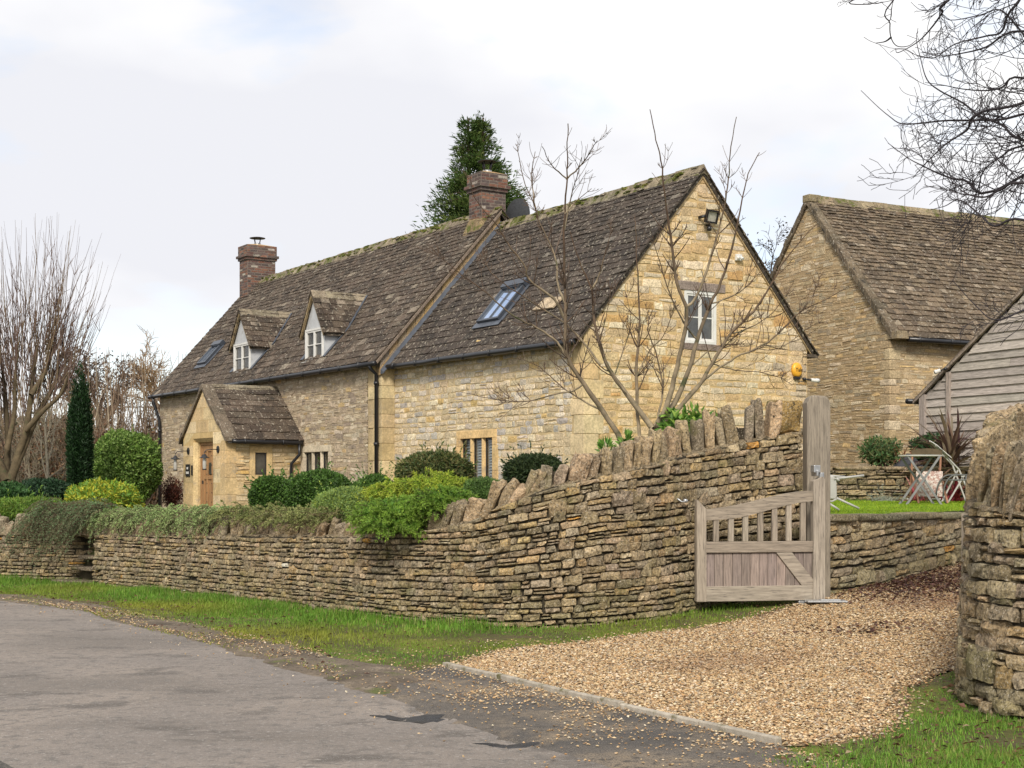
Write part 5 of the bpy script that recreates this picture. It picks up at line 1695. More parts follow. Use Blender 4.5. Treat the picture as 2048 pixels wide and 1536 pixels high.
vis = lambda A, B: ((np.abs(A[:, 0]) / np.maximum(A[:, 1], 1) < 0.5) & (A[:, 1] < 27) & (A[:, 1] > 5)).astype(float)
X, Y, t = sample_strip(VW, VE, 120000, rng, vis)
k = rng.random(len(X)) < np.clip(1.25 - 1.15 * t ** 1.5 * (1 - 0.75 * sstep(X, -2.4, -0.8)) - 0.65 * np.maximum(0, snoise(X, Y, 5, 1.6)) * (t > 0.45), 0.08, 1)
X, Y, t = X[k], Y[k], t[k]
H = (0.022 + 0.085 * (1 - t) ** 1.6) * rng.uniform(0.6, 1.4, len(X)) * (1 + 0.3 * snoise(X, Y, 6, 2.0))
c = pal(rng, len(X), GRC, [5, 5, 3, 2, 0.8], 0.15)
yel = np.clip((t - 0.25) * 1.5 * (1 - 0.7 * sstep(X, -2.4, -0.8)) + 0.45 * snoise(X, Y, 8, 1.2), 0, 0.85)[:, None]
c = c * (1 - yel) + np.array([0.25, 0.25, 0.04]) * yel
mb = MB()
blades(mb, X, Y, drive_h(X, Y) + 0.0, H, rng.uniform(0.006, 0.011, len(X)), c, rng)
tag(mb.build('grass', M_GRASS), 'rough grass along the foot of the long stone wall', 'grass', kind='stuff')
X, Y, t = sample_strip(RV_A, RV_B, 56000, rng)
X, Y = X + rng.normal(0, 0.06, len(X)) * (t < 0.1), Y + rng.normal(0, 0.05, len(X)) * (t < 0.1)
k = rng.random(len(X)) < np.clip(0.55 + 1.2 * t * 1.4 - 0.9 * np.maximum(0, snoise(X, Y, 15, 2.5)), 0.1, 1)
X, Y, t = X[k], Y[k], t[k]
H = (0.025 + 0.035 * np.minimum(1, 2.5 * t)) * rng.uniform(0.6, 1.5, len(X)) * (1 + 0.45 * snoise(X, Y, 16, 3.0))
c = pal(rng, len(X), GRC, [5, 5, 3, 3, 0.8], 0.15)
mb = MB()
blades(mb, X, Y, drive_h(X, Y) + 0.0, np.maximum(H, 0.015), rng.uniform(0.004, 0.007, len(X)), c, rng, 0.7)
tag(mb.build('grass', M_GRASS), 'tufty grass at the foot of the entrance wall in the bottom right corner', 'grass', kind='stuff')
X, Y, t = sample_strip(LAWN_A, LAWN_B, 60000, rng)
k = (X / Y > 0.19) & (Y < 27.0)
X, Y = X[k], Y[k]
c = pal(rng, len(X), [(0.20, 0.33, 0.02), (0.25, 0.38, 0.025), (0.30, 0.38, 0.035), (0.15, 0.25, 0.018)], None, 0.12)
mb = MB()
blades(mb, X, Y, lawn_h(X, Y), rng.uniform(0.02, 0.045, len(X)), rng.uniform(0.008, 0.014, len(X)), c, rng)
tag(mb.build('grass', M_GRASS), 'mown grass of the raised lawn behind the gate', 'grass', kind='stuff')

OCT_V = np.array([(1, 0, 0), (-1, 0, 0), (0, 1, 0), (0, -1, 0), (0, 0, 1), (0, 0, -1.0)])
OCT_T = [(0, 2, 4), (2, 1, 4), (1, 3, 4), (3, 0, 4), (2, 0, 5), (1, 2, 5), (3, 1, 5), (0, 3, 5)]
def pebbles(mb, X, Y, Z, r, cols, rng, flat=0.6):
    n = len(X)
    V = OCT_V[None] * (r[:, None] * np.stack([rng.uniform(0.8, 1.35, n), rng.uniform(0.6, 1.0, n), rng.uniform(0.4, 0.8, n) * flat * 1.4], -1))[:, None]
    V = V * rng.uniform(0.75, 1.2, (n, 6, 1))
    Rm = rotm(np.array([[0, 0, 1.0]]).repeat(n, 0), rng.uniform(0, 6.28, n)) @ rotm(unit(rng, n), rng.normal(0, 0.35, n))
    V = np.einsum('mij,mnj->mni', Rm, V) + np.stack([X, Y, Z], -1)[:, None]
    mb.batch(V, None, OCT_T, cols)
PBC = [(0.42, 0.29, 0.155), (0.51, 0.385, 0.23), (0.31, 0.20, 0.105), (0.58, 0.49, 0.355), (0.18, 0.12, 0.07), (0.37, 0.22, 0.10), (0.29, 0.235, 0.17)]
PBW = [5, 4, 3.5, 1.8, 2.6, 2, 2]
X, Y, t = sample_strip(GRAV_L, GRAV_R, 120000, rng, lambda A, B: (A[:, 1] < 21.5) * np.clip(14 / A[:, 1], 0.4, 1.2) ** 2)
e_ = np.minimum(t, 1 - t)
k = (Y < 22) & (rng.random(len(X)) < 0.4 + e_ * 12)
X, Y, e_ = X[k], Y[k], e_[k]
X, Y = X + rng.normal(0, 0.07, len(X)) * (e_ < 0.04), Y + rng.normal(0, 0.06, len(X)) * (e_ < 0.04)
k = ((X - KA[0]) * 0.866 + (Y - KA[1]) * 0.5) > 0.02
X, Y = X[k], Y[k]
mb = MB()
c = pal(rng, len(X), PBC, PBW, 0.2)
dk = np.clip(0.5 * snoise(X, Y, 31, 1.1) - 0.1, 0, 0.5)[:, None]
c = c * (1 - dk) + np.array([0.16, 0.085, 0.05]) * dk
pebbles(mb, X, Y, drive_h(X, Y) + 0.008 + rng.uniform(0, 0.014, len(X)), rng.uniform(0.007, 0.018, len(X)), c, rng)
tag(mb.build('gravel', M_PEB), 'loose golden gravel covering the driveway', 'gravel', kind='stuff')
APR_A = [(-1.32, 11.67), (-0.75, 10.3), (-0.08, 9.05), (0.5, 8.1), (1.3, 6.9), (2.2, 5.6)]
APR_B = [(-0.62, 12.70), (0.1, 11.5), (0.8, 10.25), (1.64, 8.80), (1.9, 8.3), (2.6, 6.6)]
X, Y, t = sample_strip(APR_A, APR_B, 15000, rng)
k = rng.random(len(X)) < np.clip(0.10 + 0.75 * np.maximum(0, snoise(X, Y, 33, 2.6)) + 0.45 * (t > 0.86) + 0.2 * t, 0, 1) * np.clip(t * 2.2, 0.06, 1) * 0.6
X, Y = X[k], Y[k]
X2, Y2, t2 = sample_strip(VW, VE, 24000, rng, vis)
k = (t2 > 0.7) & (rng.random(len(X2)) < 0.45)
X3, Y3, _ = sample_strip([(-9, 20.6), (-5.2, 17.2), (-2.2, 11.9), (-0.9, 9.4), (0.3, 7.4), (1.5, 5.6)], [(-8, 21.0), (-5.45, 18.5), (-1.75, 12.4), (-0.4, 10.2), (0.9, 8.0), (2.2, 5.6)], 260, rng)
X, Y = np.concatenate([X, X2[k], X3]), np.concatenate([Y, Y2[k], Y3])
mb = MB()
pebbles(mb, X, Y, drive_h(X, Y) + 0.022, rng.uniform(0.005, 0.014, len(X)), pal(rng, len(X), PBC, PBW, 0.2), rng)
tag(mb.build('gravel', M_PEB), 'stray gravel and grit scattered over the tarmac apron and road edge', 'gravel', kind='stuff')

def litter(n, X, Y, Z, cols, wts, ln, seed, label):
    rng = R(seed)
    mb = MB()
    th = rng.uniform(0, 6.28, n)
    D = np.stack([np.cos(th), np.sin(th), rng.normal(0, 0.25, n)], -1)
    Nn = np.array([0, 0, 1.0]) + unit(rng, n) * 0.55
    l = rng.uniform(*ln, n)
    leaves(mb, np.stack([X, Y, Z + 0.012 + rng.uniform(0, 0.02, n)], -1), D, Nn, l, l * rng.uniform(0.45, 0.75, n), pal(rng, n, cols, wts, 0.2), 0, 0.3)
    tag(mb.build('fallen_leaves', M_LEAF), label, 'leaves', kind='stuff')
LC = [(0.085, 0.035, 0.028), (0.13, 0.06, 0.035), (0.055, 0.028, 0.022), (0.21, 0.12, 0.065), (0.15, 0.075, 0.055)]
n = 5200
X = np.concatenate([rng.normal(5.1, 0.7, 4600), rng.normal(5.6, 0.8, 1000), rng.normal(3.55, 0.35, 170)])
Y = np.concatenate([rng.normal(18.0, 0.85, 4600), rng.normal(19.6, 1.0, 1000), rng.normal(14.5, 0.25, 170)])
k = behind(X, Y) < -0.02
X, Y = X[k], Y[k]
litter(len(X), X, Y, drive_h(X, Y), LC, [4, 4, 4, 1.5, 2], (0.03, 0.07), 302, 'drift of dark red fallen leaves on the drive below the lawn wall')
X1, Y1, t1 = sample_strip(RV_A, RV_B, 620, rng)
X2, Y2, t2 = sample_strip(VW, VE, 800, rng, vis)
X, Y = np.concatenate([X1, X2]), np.concatenate([Y1, Y2])
litter(len(X), X, Y, drive_h(X, Y) + 0.02, [(0.11, 0.05, 0.03), (0.16, 0.085, 0.045), (0.075, 0.04, 0.03), (0.3, 0.22, 0.14)], [4, 4, 3, 0.7], (0.03, 0.065), 303, 'scattered brown leaves lying in the roadside grass')

# ------------------------------------------------------------------ shrubs and border plants
def ellip(mb, c, r, col, rng, k=0.62):
    V = CS_V * 1.0
    V = V / np.linalg.norm(V, axis=1, keepdims=True) * (1 + 0.06 * np.sin(V @ rng.normal(0, 3, 3)))[:, None] * np.asarray(r) * k + np.asarray(c)
    mb.add(V, CS_Q, None, col)
def stems(mb, base, c, r, n, rad, rng, col=(0.085, 0.06, 0.04)):
    for i in range(n):
        d = unit(rng, 1)[0]
        d[2] = abs(d[2]) * 0.8
        e = np.asarray(c) + d * np.asarray(r) * rng.uniform(0.6, 0.95)
        b = np.asarray(base) + np.array([rng.normal(0, 0.05), rng.normal(0, 0.05), 0])
        mid = (b + e) / 2 + np.array([0, 0, 0.1 * np.linalg.norm(e - b)])
        mb.tube([b, mid, e], [rad, rad * 0.7, rad * 0.3], 4, col, cap=False)
def shrub(name, label, cat, px, wpx, ytop, ybot, Y, cols, n, ln, wd, seed, wts=None, group=None, ry=None, **kw):
    rng = R(seed)
    zt = CZ + (HY - ytop) / F * Y
    zb = CZ + (HY - ybot) / F * Y
    x = (px - PX) / F * Y
    g = gh(x, Y)
    rx, rz = wpx / 2 / F * Y, (zt - zb) / 2
    root = thing(name, label, cat, (x, Y, g), 0, group)
    c, r = (0, 0, (zt + zb) / 2 - g), (rx, ry or rx, rz)
    mb = MB()
    foliage(mb, c, r, n, ln, wd, cols, rng, wts, **kw)
    ellip(mb, c, r, np.mean(np.asarray(cols), 0) * 0.9, rng)
    if kw.get('lump', 0.16) < 0.2:      # shoots that escape the outline
        k = 26
        d = unit(rng, k)
        d[:, 2] = np.abs(d[:, 2])
        P0 = np.asarray(c) + d * np.asarray(r) * 0.9
        for a in range(k):
            q = np.linspace(0, 1, 7)[:, None]
            lv = P0[a] + (d[a] * 0.6 + np.array([0, 0, 0.5])) * q * rng.uniform(0.08, 0.26)
            leaves(mb, lv, unit(rng, 7) * 0.7 + d[a], unit(rng, 7), ln, wd, pal(rng, 7, cols, None, 0.25) * 1.15)
    mb.build('foliage', M_LEAF, root)
    mb = MB()
    stems(mb, (0, 0, 0), c, r, 12, 0.018, rng)
    mb.build('stems', M_BARK, root)
    return root
BOXG = [(0.045, 0.10, 0.016), (0.06, 0.13, 0.02), (0.035, 0.075, 0.014), (0.09, 0.17, 0.03)]
LIME = [(0.16, 0.27, 0.03), (0.11, 0.21, 0.025), (0.22, 0.32, 0.04), (0.075, 0.15, 0.022)]
shrub('rounded_shrub', 'tall rounded light green shrub at the left end of the cottage', 'shrub', 252, 142, 858, 1012, 35.5, [(0.115, 0.20, 0.035), (0.16, 0.26, 0.05), (0.075, 0.14, 0.025), (0.22, 0.31, 0.085)], 15000, 0.085, 0.05, 401, depth=0.3, lump=0.12)
rng = R(402)
_x = (158 - PX) / F * 33
root = thing('columnar_yew', 'narrow dark green columnar yew on the left of the garden', 'tree', (_x, 33, gh(_x, 33)))
mb = MB()
for k in range(17):
    a, q = rng.uniform(0, 6.28), rng.uniform(0.05, 0.21) if k else 0
    ht = rng.uniform(2.5, 3.35) if k else 3.42
    z0 = rng.uniform(0.0, 0.3)
    foliage(mb, (cos(a) * q, sin(a) * q, z0 + ht / 2), (0.135, 0.135, ht / 2), 1500, 0.10, 0.028, [(0.014, 0.040, 0.012), (0.022, 0.060, 0.016), (0.010, 0.028, 0.009)], rng, None, up=1.8, out=0.35, depth=0.5, lump=0.3)
mb.build('foliage', M_LEAF, root)
mb = MB()
stems(mb, (0, 0, 0), (0, 0, 1.6), (0.15, 0.15, 1.3), 8, 0.03, rng)
mb.build('stems', M_BARK, root)
shrub('choisya_bush', 'bright yellow green leafy bush behind the wall on the left', 'shrub', 205, 150, 962, 1040, 25.4, [(0.32, 0.36, 0.035), (0.22, 0.33, 0.04), (0.42, 0.40, 0.04), (0.12, 0.24, 0.035)], 5200, 0.085, 0.035, 403, lump=0.25, depth=0.45)
shrub('low_shrub', 'dark blue green low shrub below the bare trees at far left', 'shrub', 92, 110, 958, 1010, 29, [(0.022, 0.055, 0.025), (0.035, 0.08, 0.035), (0.018, 0.04, 0.018)], 5000, 0.09, 0.04, 404, lump=0.2)
shrub('low_shrub', 'mid green leafy shrub cut by the left edge of the photo', 'shrub', 18, 90, 968, 1012, 27, [(0.04, 0.10, 0.03), (0.06, 0.14, 0.04), (0.03, 0.07, 0.02)], 4500, 0.085, 0.04, 405, lump=0.22)
shrub('green_mound', 'bright green feathery mound behind the wall coping at far left', 'shrub', 50, 210, 995, 1050, 24.9, [(0.13, 0.22, 0.03), (0.09, 0.18, 0.025), (0.18, 0.25, 0.04)], 12000, 0.06, 0.018, 406, lump=0.15, ry=0.55)
shrub('barberry_bush', 'dark red twiggy bush against the wall left of the porch', 'shrub', 345, 46, 955, 1020, 36.5, [(0.10, 0.03, 0.02), (0.14, 0.045, 0.025), (0.07, 0.03, 0.02)], 2600, 0.06, 0.022, 407, depth=0.7)
shrub('box_dome', 'dark green clipped bush half hidden right of the porch', 'shrub', 546, 96, 950, 1035, 27.5, BOXG, 9000, 0.06, 0.034, 408, lump=0.14)
shrub('box_dome', 'large rounded box bush in front of the pale mullioned window', 'shrub', 640, 138, 940, 1040, 23.2, BOXG, 15000, 0.05, 0.028, 409, lump=0.12)
shrub('box_dome', 'small green bush left of the drainpipe behind the feathery mound', 'shrub', 748, 90, 950, 1010, 24, [(0.06, 0.13, 0.02), (0.085, 0.17, 0.028), (0.045, 0.09, 0.016)], 6500, 0.05, 0.026, 410)
shrub('grey_green_mound', 'soft grey green mound on the wall left of the bright juniper', 'shrub', 690, 128, 972, 1058, 18.6, [(0.20, 0.30, 0.085), (0.27, 0.37, 0.12), (0.15, 0.24, 0.065), (0.30, 0.38, 0.07)], 14000, 0.035, 0.012, 411, lump=0.12, ry=0.32)
shrub('laurel_dome', 'bronze green clipped laurel dome left of the golden window', 'shrub', 870, 155, 904, 985, 22, [(0.07, 0.10, 0.03), (0.10, 0.12, 0.035), (0.05, 0.075, 0.022), (0.15, 0.14, 0.05)], 9000, 0.07, 0.028, 412, lump=0.1, up=0.2, depth=0.25)
shrub('laurel_dome', 'smaller dark laurel dome right of the golden window', 'shrub', 1068, 120, 908, 985, 19.8, [(0.035, 0.06, 0.022), (0.06, 0.085, 0.03), (0.028, 0.045, 0.016)], 8500, 0.06, 0.025, 413, lump=0.1, up=0.2, depth=0.25)
shrub('hebe_bush', 'fine leaved green bush tucked behind the rising wall under the golden window', 'shrub', 968, 92, 955, 1022, 17.4, [(0.08, 0.16, 0.035), (0.13, 0.22, 0.05), (0.06, 0.11, 0.025)], 8000, 0.035, 0.012, 414, lump=0.2, ry=0.3)
shrub('cherry_laurel', 'glossy broad leaved evergreen behind the wall beside the bare tree', 'shrub', 1385, 150, 820, 905, 18.4, [(0.09, 0.20, 0.03), (0.16, 0.29, 0.05), (0.06, 0.13, 0.02), (0.26, 0.38, 0.07)], 900, 0.13, 0.055, 415, lump=0.3, depth=0.7, ry=0.35)
shrub('evergreen_bush', 'loose green bush on the raised bed below the barn', 'shrub', 1762, 86, 874, 935, 27.7, [(0.06, 0.13, 0.045), (0.10, 0.18, 0.06), (0.13, 0.14, 0.05)], 1500, 0.10, 0.035, 416, depth=0.7, lump=0.3, ry=0.35)
shrub('evergreen_bush', 'darker green bush behind the folding table on the raised bed', 'shrub', 1862, 84, 868, 935, 27.8, [(0.03, 0.08, 0.025), (0.05, 0.11, 0.035), (0.022, 0.05, 0.02)], 3200, 0.10, 0.035, 417, depth=0.6, lump=0.25, ry=0.35)
shrub('silver_plant', 'small silvery plant at the foot of the far low wall', 'plant', 1772, 62, 995, 1012, 26.6, [(0.22, 0.25, 0.20), (0.30, 0.32, 0.26)], 900, 0.05, 0.012, 418, depth=0.6, ry=0.2)

def sprays(mb, starts, dirs, L, nl, ln, wd, cols, wts, rng, droop=0.5, tipcol=None, stemr=0.004, stemc=(0.09, 0.06, 0.04)):
    """arching shoots, each set with small leaves"""
    k = len(starts)
    c0 = pal(rng, k, cols, wts, 0.18)
    for i in range(k):
        d = dirs[i] / np.linalg.norm(dirs[i])
        l = L * rng.uniform(0.55, 1.2)
        t = np.linspace(0, 1, 6)[:, None]
        pts = starts[i] + d * l * t + np.array([0, 0, -1.0]) * droop * l * t ** 2 + rng.normal(0, 0.02 * l, (6, 3)) * t
        mb.tube(pts, np.linspace(stemr, stemr * 0.4, 6), 3, stemc, 1, cap=False)
        q = rng.random(nl) ** 0.8
        P = np.stack([np.interp(q, t[:, 0], pts[:, a]) for a in range(3)], -1)
        tang = np.stack([np.interp(q, t[:, 0], np.gradient(pts[:, a])) for a in range(3)], -1)
        tang /= np.linalg.norm(tang, axis=1, keepdims=True) + 1e-9
        D = tang * 0.7 + unit(rng, nl) * 0.9
        cc = np.repeat(c0[i][None], nl, 0) * (1 + rng.uniform(-0.15, 0.15, (nl, 1)))
        if tipcol is not None:
            f = (q ** 2.0 * 0.75)[:, None]
            cc = cc * (1 - f) + np.array(tipcol) * f
        leaves(mb, P, D, unit(rng, nl) + np.array([0, 0, 0.9]), ln * rng.uniform(0.6, 1.3, nl), wd, cc, 0)

# spreading juniper hanging over the wall
def juniper(name, label, blobs, Y0, seed, cols, wts, tip, L=0.24, nl=42):
    rng = R(seed)
    x0, y0 = blobs[0][0], blobs[0][2]
    c0 = at(x0, y0, Y0)
    root = thing(name, label, 'shrub', (c0[0], Y0, gh(c0[0], Y0)), 0)
    o = np.array(root.location)
    mb = MB()
    for (px, wpx, ytop, ybot, Yb, ry, n) in blobs:
        c = at(px, (ytop + ybot) / 2, Yb) - o
        r = np.array([wpx / 2 / F * Yb, ry, (ybot - ytop) / 2 / F * Yb])
        d = unit(rng, n * 2)
        d = d[(d[:, 2] > -0.55)][:n]
        S = c + d * r * rng.uniform(0.45, 0.85, (len(d), 1))
        D = d * np.array([1, 1, 0.3]) + np.array([0, 0, 0.12]) + rng.normal(0, 0.2, (len(d), 3))
        sprays(mb, S, D, L, nl, 0.045, 0.011, cols, wts, rng, 0.35, tip)
        ellip(mb, c, r, np.mean(np.asarray(cols), 0), rng, 0.66)
    mb.build('foliage', [M_LEAF, M_BARK], root)
    mb = MB()
    for b in blobs:
        stems(mb, (0, 0, 0), at(b[0], (b[2] + b[3]) / 2, b[4]) - o, (0.4, 0.2, 0.2), 6, 0.02, rng)
    mb.build('stems', M_BARK, root)
juniper('juniper', 'yellow green spreading juniper below the laurel dome', [(872, 172, 956, 992, 18.3, 0.5, 520), (800, 130, 968, 1000, 18.4, 0.45, 280)], 18.3, 421,
        [(0.20, 0.33, 0.035), (0.15, 0.27, 0.03), (0.28, 0.38, 0.045)], None, (0.46, 0.50, 0.06), L=0.2)
juniper('juniper', 'deep green juniper spilling over the front of the wall coping', [(795, 170, 1004, 1050, 16.75, 0.42, 460), (885, 125, 985, 1024, 16.55, 0.35, 280), (785, 120, 1030, 1072, 16.45, 0.22, 210)], 17.7, 422,
        [(0.085, 0.20, 0.028), (0.12, 0.245, 0.035), (0.06, 0.145, 0.022), (0.16, 0.29, 0.04)], [4, 4, 3, 3], (0.26, 0.38, 0.05), L=0.2)

# cotoneaster trailing down the wall
def trailing(name, label, pxa, pxb, ztop, n, L, seed, cols, tip, depth=0.35, hang=0.55, lead=(0.5, 0.2), fac=None):
    rng = R(seed)
    sa, sb = float(FW.s_of_px(pxa)), float(FW.s_of_px(pxb))
    s_ = rng.uniform(sa, sb, n)
    x, y, nx, ny = FW.at(s_)
    w_ = -rng.uniform(0.0, 1.0, n) * depth
    zc = wall_cope(s_)
    S = np.stack([x + nx * w_, y + ny * w_, zc + rng.uniform(-0.04, ztop, n)], -1)
    T = np.stack([-ny, nx, 0 * x], -1)
    Nn = np.stack([nx, ny, 0 * x], -1)
    D = Nn * rng.uniform(0.1, 0.8, (n, 1)) + T * rng.normal(lead[0], 0.4, (n, 1)) + np.array([0, 0, 1.0]) * rng.uniform(0.0, 0.55, (n, 1))
    c = np.array([x.mean(), y.mean(), 0])
    root = thing(name, label, 'shrub', (float(x.mean()), float(y.mean()), float(zc.mean())), 0)
    mb = MB()
    sprays(mb, S - np.array(root.location), D, L, 46, 0.030, 0.014, cols, None, rng, hang, tip, 0.004)
    mb.build('foliage', [M_LEAF, M_BARK], root)
    return root
COT = [(0.15, 0.25, 0.105), (0.11, 0.195, 0.08), (0.20, 0.29, 0.13), (0.18, 0.18, 0.09)]
trailing('cotoneaster', 'grey green cotoneaster cascading down the wall beside the stile', 78, 196, 0.24, 420, 0.80, 431, COT, (0.16, 0.19, 0.10), 0.5, 0.95, (-0.45, 0.2))
trailing('cotoneaster', 'trailing grey green cotoneaster fringing the wall top in front of the porch', 192, 440, 0.16, 760, 0.36, 432, [(0.22, 0.33, 0.11), (0.16, 0.26, 0.085), (0.30, 0.39, 0.15), (0.24, 0.23, 0.12)], (0.34, 0.42, 0.17), 0.6, 0.9, (-0.3, 0.2))
trailing('cotoneaster', 'thinner straw coloured cotoneaster along the wall top right of the porch', 435, 640, 0.13, 420, 0.30, 433, [(0.22, 0.24, 0.09), (0.16, 0.20, 0.065), (0.26, 0.23, 0.11)], (0.30, 0.32, 0.11), 0.6, 0.5, (0.0, 0.2))

# strap-leaved plants
def strap_plant(name, label, px, ybase, Y, n, L, wd, cols, seed, spread=0.9, droop=0.5, zb=None):
    rng = R(seed)
    p = at(px, ybase, Y)
    if zb is not None: p[2] = zb
    root = thing(name, label, 'plant', tuple(p), 0)
    mb = MB()
    cc = pal(rng, n, cols, None, 0.2)
    for i in range(n):
        a = rng.uniform(0, 6.28)
        tl = abs(rng.normal(0, spread * 0.5))
        d = np.array([cos(a) * sin(tl), sin(a) * sin(tl), cos(tl)])
        l = L * rng.uniform(0.6, 1.15)
        t = np.linspace(0, 1, 7)[:, None]
        pts = d * l * t + np.array([cos(a), sin(a), 0]) * 0.25 * l * t ** 2 * droop + np.array([0, 0, -1.0]) * droop * l * t ** 2.4 * rng.uniform(0.2, 1.1)
        pts += np.array([rng.normal(0, 0.06), rng.normal(0, 0.06), 0])
        s_ = np.array([-sin(a), cos(a), 0])
        w_ = (wd * np.sin(np.clip(t * 0.9 + 0.12, 0, 1) * pi) ** 0.7)
        V = np.stack([pts - s_ * w_ / 2, pts + np.array([0, 0, -0.2]) * w_, pts + s_ * w_ / 2], 1).reshape(-1, 3)
        q = []
        for k in range(6):
            b = k * 3
            q += [(b, b + 1, b + 4, b + 3), (b + 1, b + 2, b + 5, b + 4)]
        mb.add(V, q, None, cc[i])
    mb.build('leaves', M_LEAF, root, True)
    return root
strap_plant('phormium', 'purple brown sword-leaved phormium in front of the timber outbuilding', 1900, 930, 26.2, 120, 1.35, 0.05, [(0.10, 0.055, 0.045), (0.15, 0.095, 0.065), (0.07, 0.035, 0.035), (0.24, 0.18, 0.12)], 441, 1.35, 0.6, 1.95)
strap_plant('cordyline', 'small orange striped cordyline behind the wall left of the bare tree', 1170, 935, 17.3, 16, 0.42, 0.022, [(0.36, 0.15, 0.06), (0.45, 0.30, 0.15), (0.28, 0.09, 0.05)], 442, 0.7, 0.1, 1.62)
strap_plant('copper_sedge', 'arching copper coloured grass on the raised bed', 1810, 930, 27.6, 60, 0.75, 0.022, [(0.30, 0.11, 0.06), (0.38, 0.17, 0.09), (0.22, 0.08, 0.05)], 443, 1.2, 0.8, 1.9)
strap_plant('red_cordyline', 'pink red strappy plant under the folding table', 1835, 1006, 26.4, 50, 0.62, 0.045, [(0.36, 0.07, 0.08), (0.45, 0.14, 0.13), (0.22, 0.03, 0.04), (0.5, 0.24, 0.2)], 444, 1.5, 0.7)
strap_plant('red_cordyline', 'deep red strappy plant beside the entrance wall edge of the lawn', 1908, 1006, 26.3, 40, 0.60, 0.05, [(0.25, 0.035, 0.045), (0.35, 0.08, 0.08), (0.16, 0.02, 0.03)], 445, 1.4, 0.6)
for i, (px, py, Y, lab) in enumerate(((1212, 895, 17.1, 'little green sprig sprouting behind the coping left of the bare tree'), (1252, 880, 17.5, 'lone green sprig between the coping and the tree stem'))):
    rng = R(450 + i)
    p = at(px, py + 22, Y)
    root = thing('laurel_sprig', lab, 'plant', tuple(p), 0)
    mb = MB()
    d = unit(rng, 34)
    d[:, 2] = np.abs(d[:, 2])
    leaves(mb, d * np.array([0.05, 0.05, 0.12]) + np.array([0, 0, 0.06]), d + np.array([0, 0, 0.4]), unit(rng, 34) + np.array([0, 0, 1]), 0.11, 0.045, pal(rng, 34, [(0.10, 0.22, 0.035), (0.18, 0.32, 0.06)], None, 0.2))
    mb.build('leaves', M_LEAF, root)
    mb = MB()
    mb.tube([(0, 0, -0.35), (0, 0, 0.1)], 0.006, 4, (0.1, 0.08, 0.04))
    mb.build('stem', M_BARK, root)

# ivy on the old front wall
rng = R(460)
root = thing('ivy', 'dark ivy climbing the front wall behind the porch gable', 'climber', tuple(hw(-14.6, -0.32, 2.4)), HROT)
mb = MB()
n = 900
t = rng.random(n)
P = np.stack([-0.15 + 0.75 * t + rng.normal(0, 0.13, n), -0.02 - rng.uniform(0, 0.10, n), 0.2 + 1.55 * t + rng.normal(0, 0.12, n)], -1)
leaves(mb, P, unit(rng, n) + np.array([0, -0.2, -0.8]), np.array([0, -1.0, 0.3]) + unit(rng, n) * 0.5, 0.09, 0.075, pal(rng, n, [(0.02, 0.065, 0.018), (0.035, 0.10, 0.03), (0.06, 0.12, 0.04)], None, 0.2))
mb.build('foliage', M_LEAF, root)
mb = MB()
for a in range(4):
    mb.tube([(-0.2 + 0.06 * a, 0, -1.6), (-0.1 + 0.1 * a, 0, 0.2), (0.4 + 0.08 * a, 0, 1.3)], 0.012, 4, (0.09, 0.07, 0.05))
mb.build('stems', M_BARK, root)

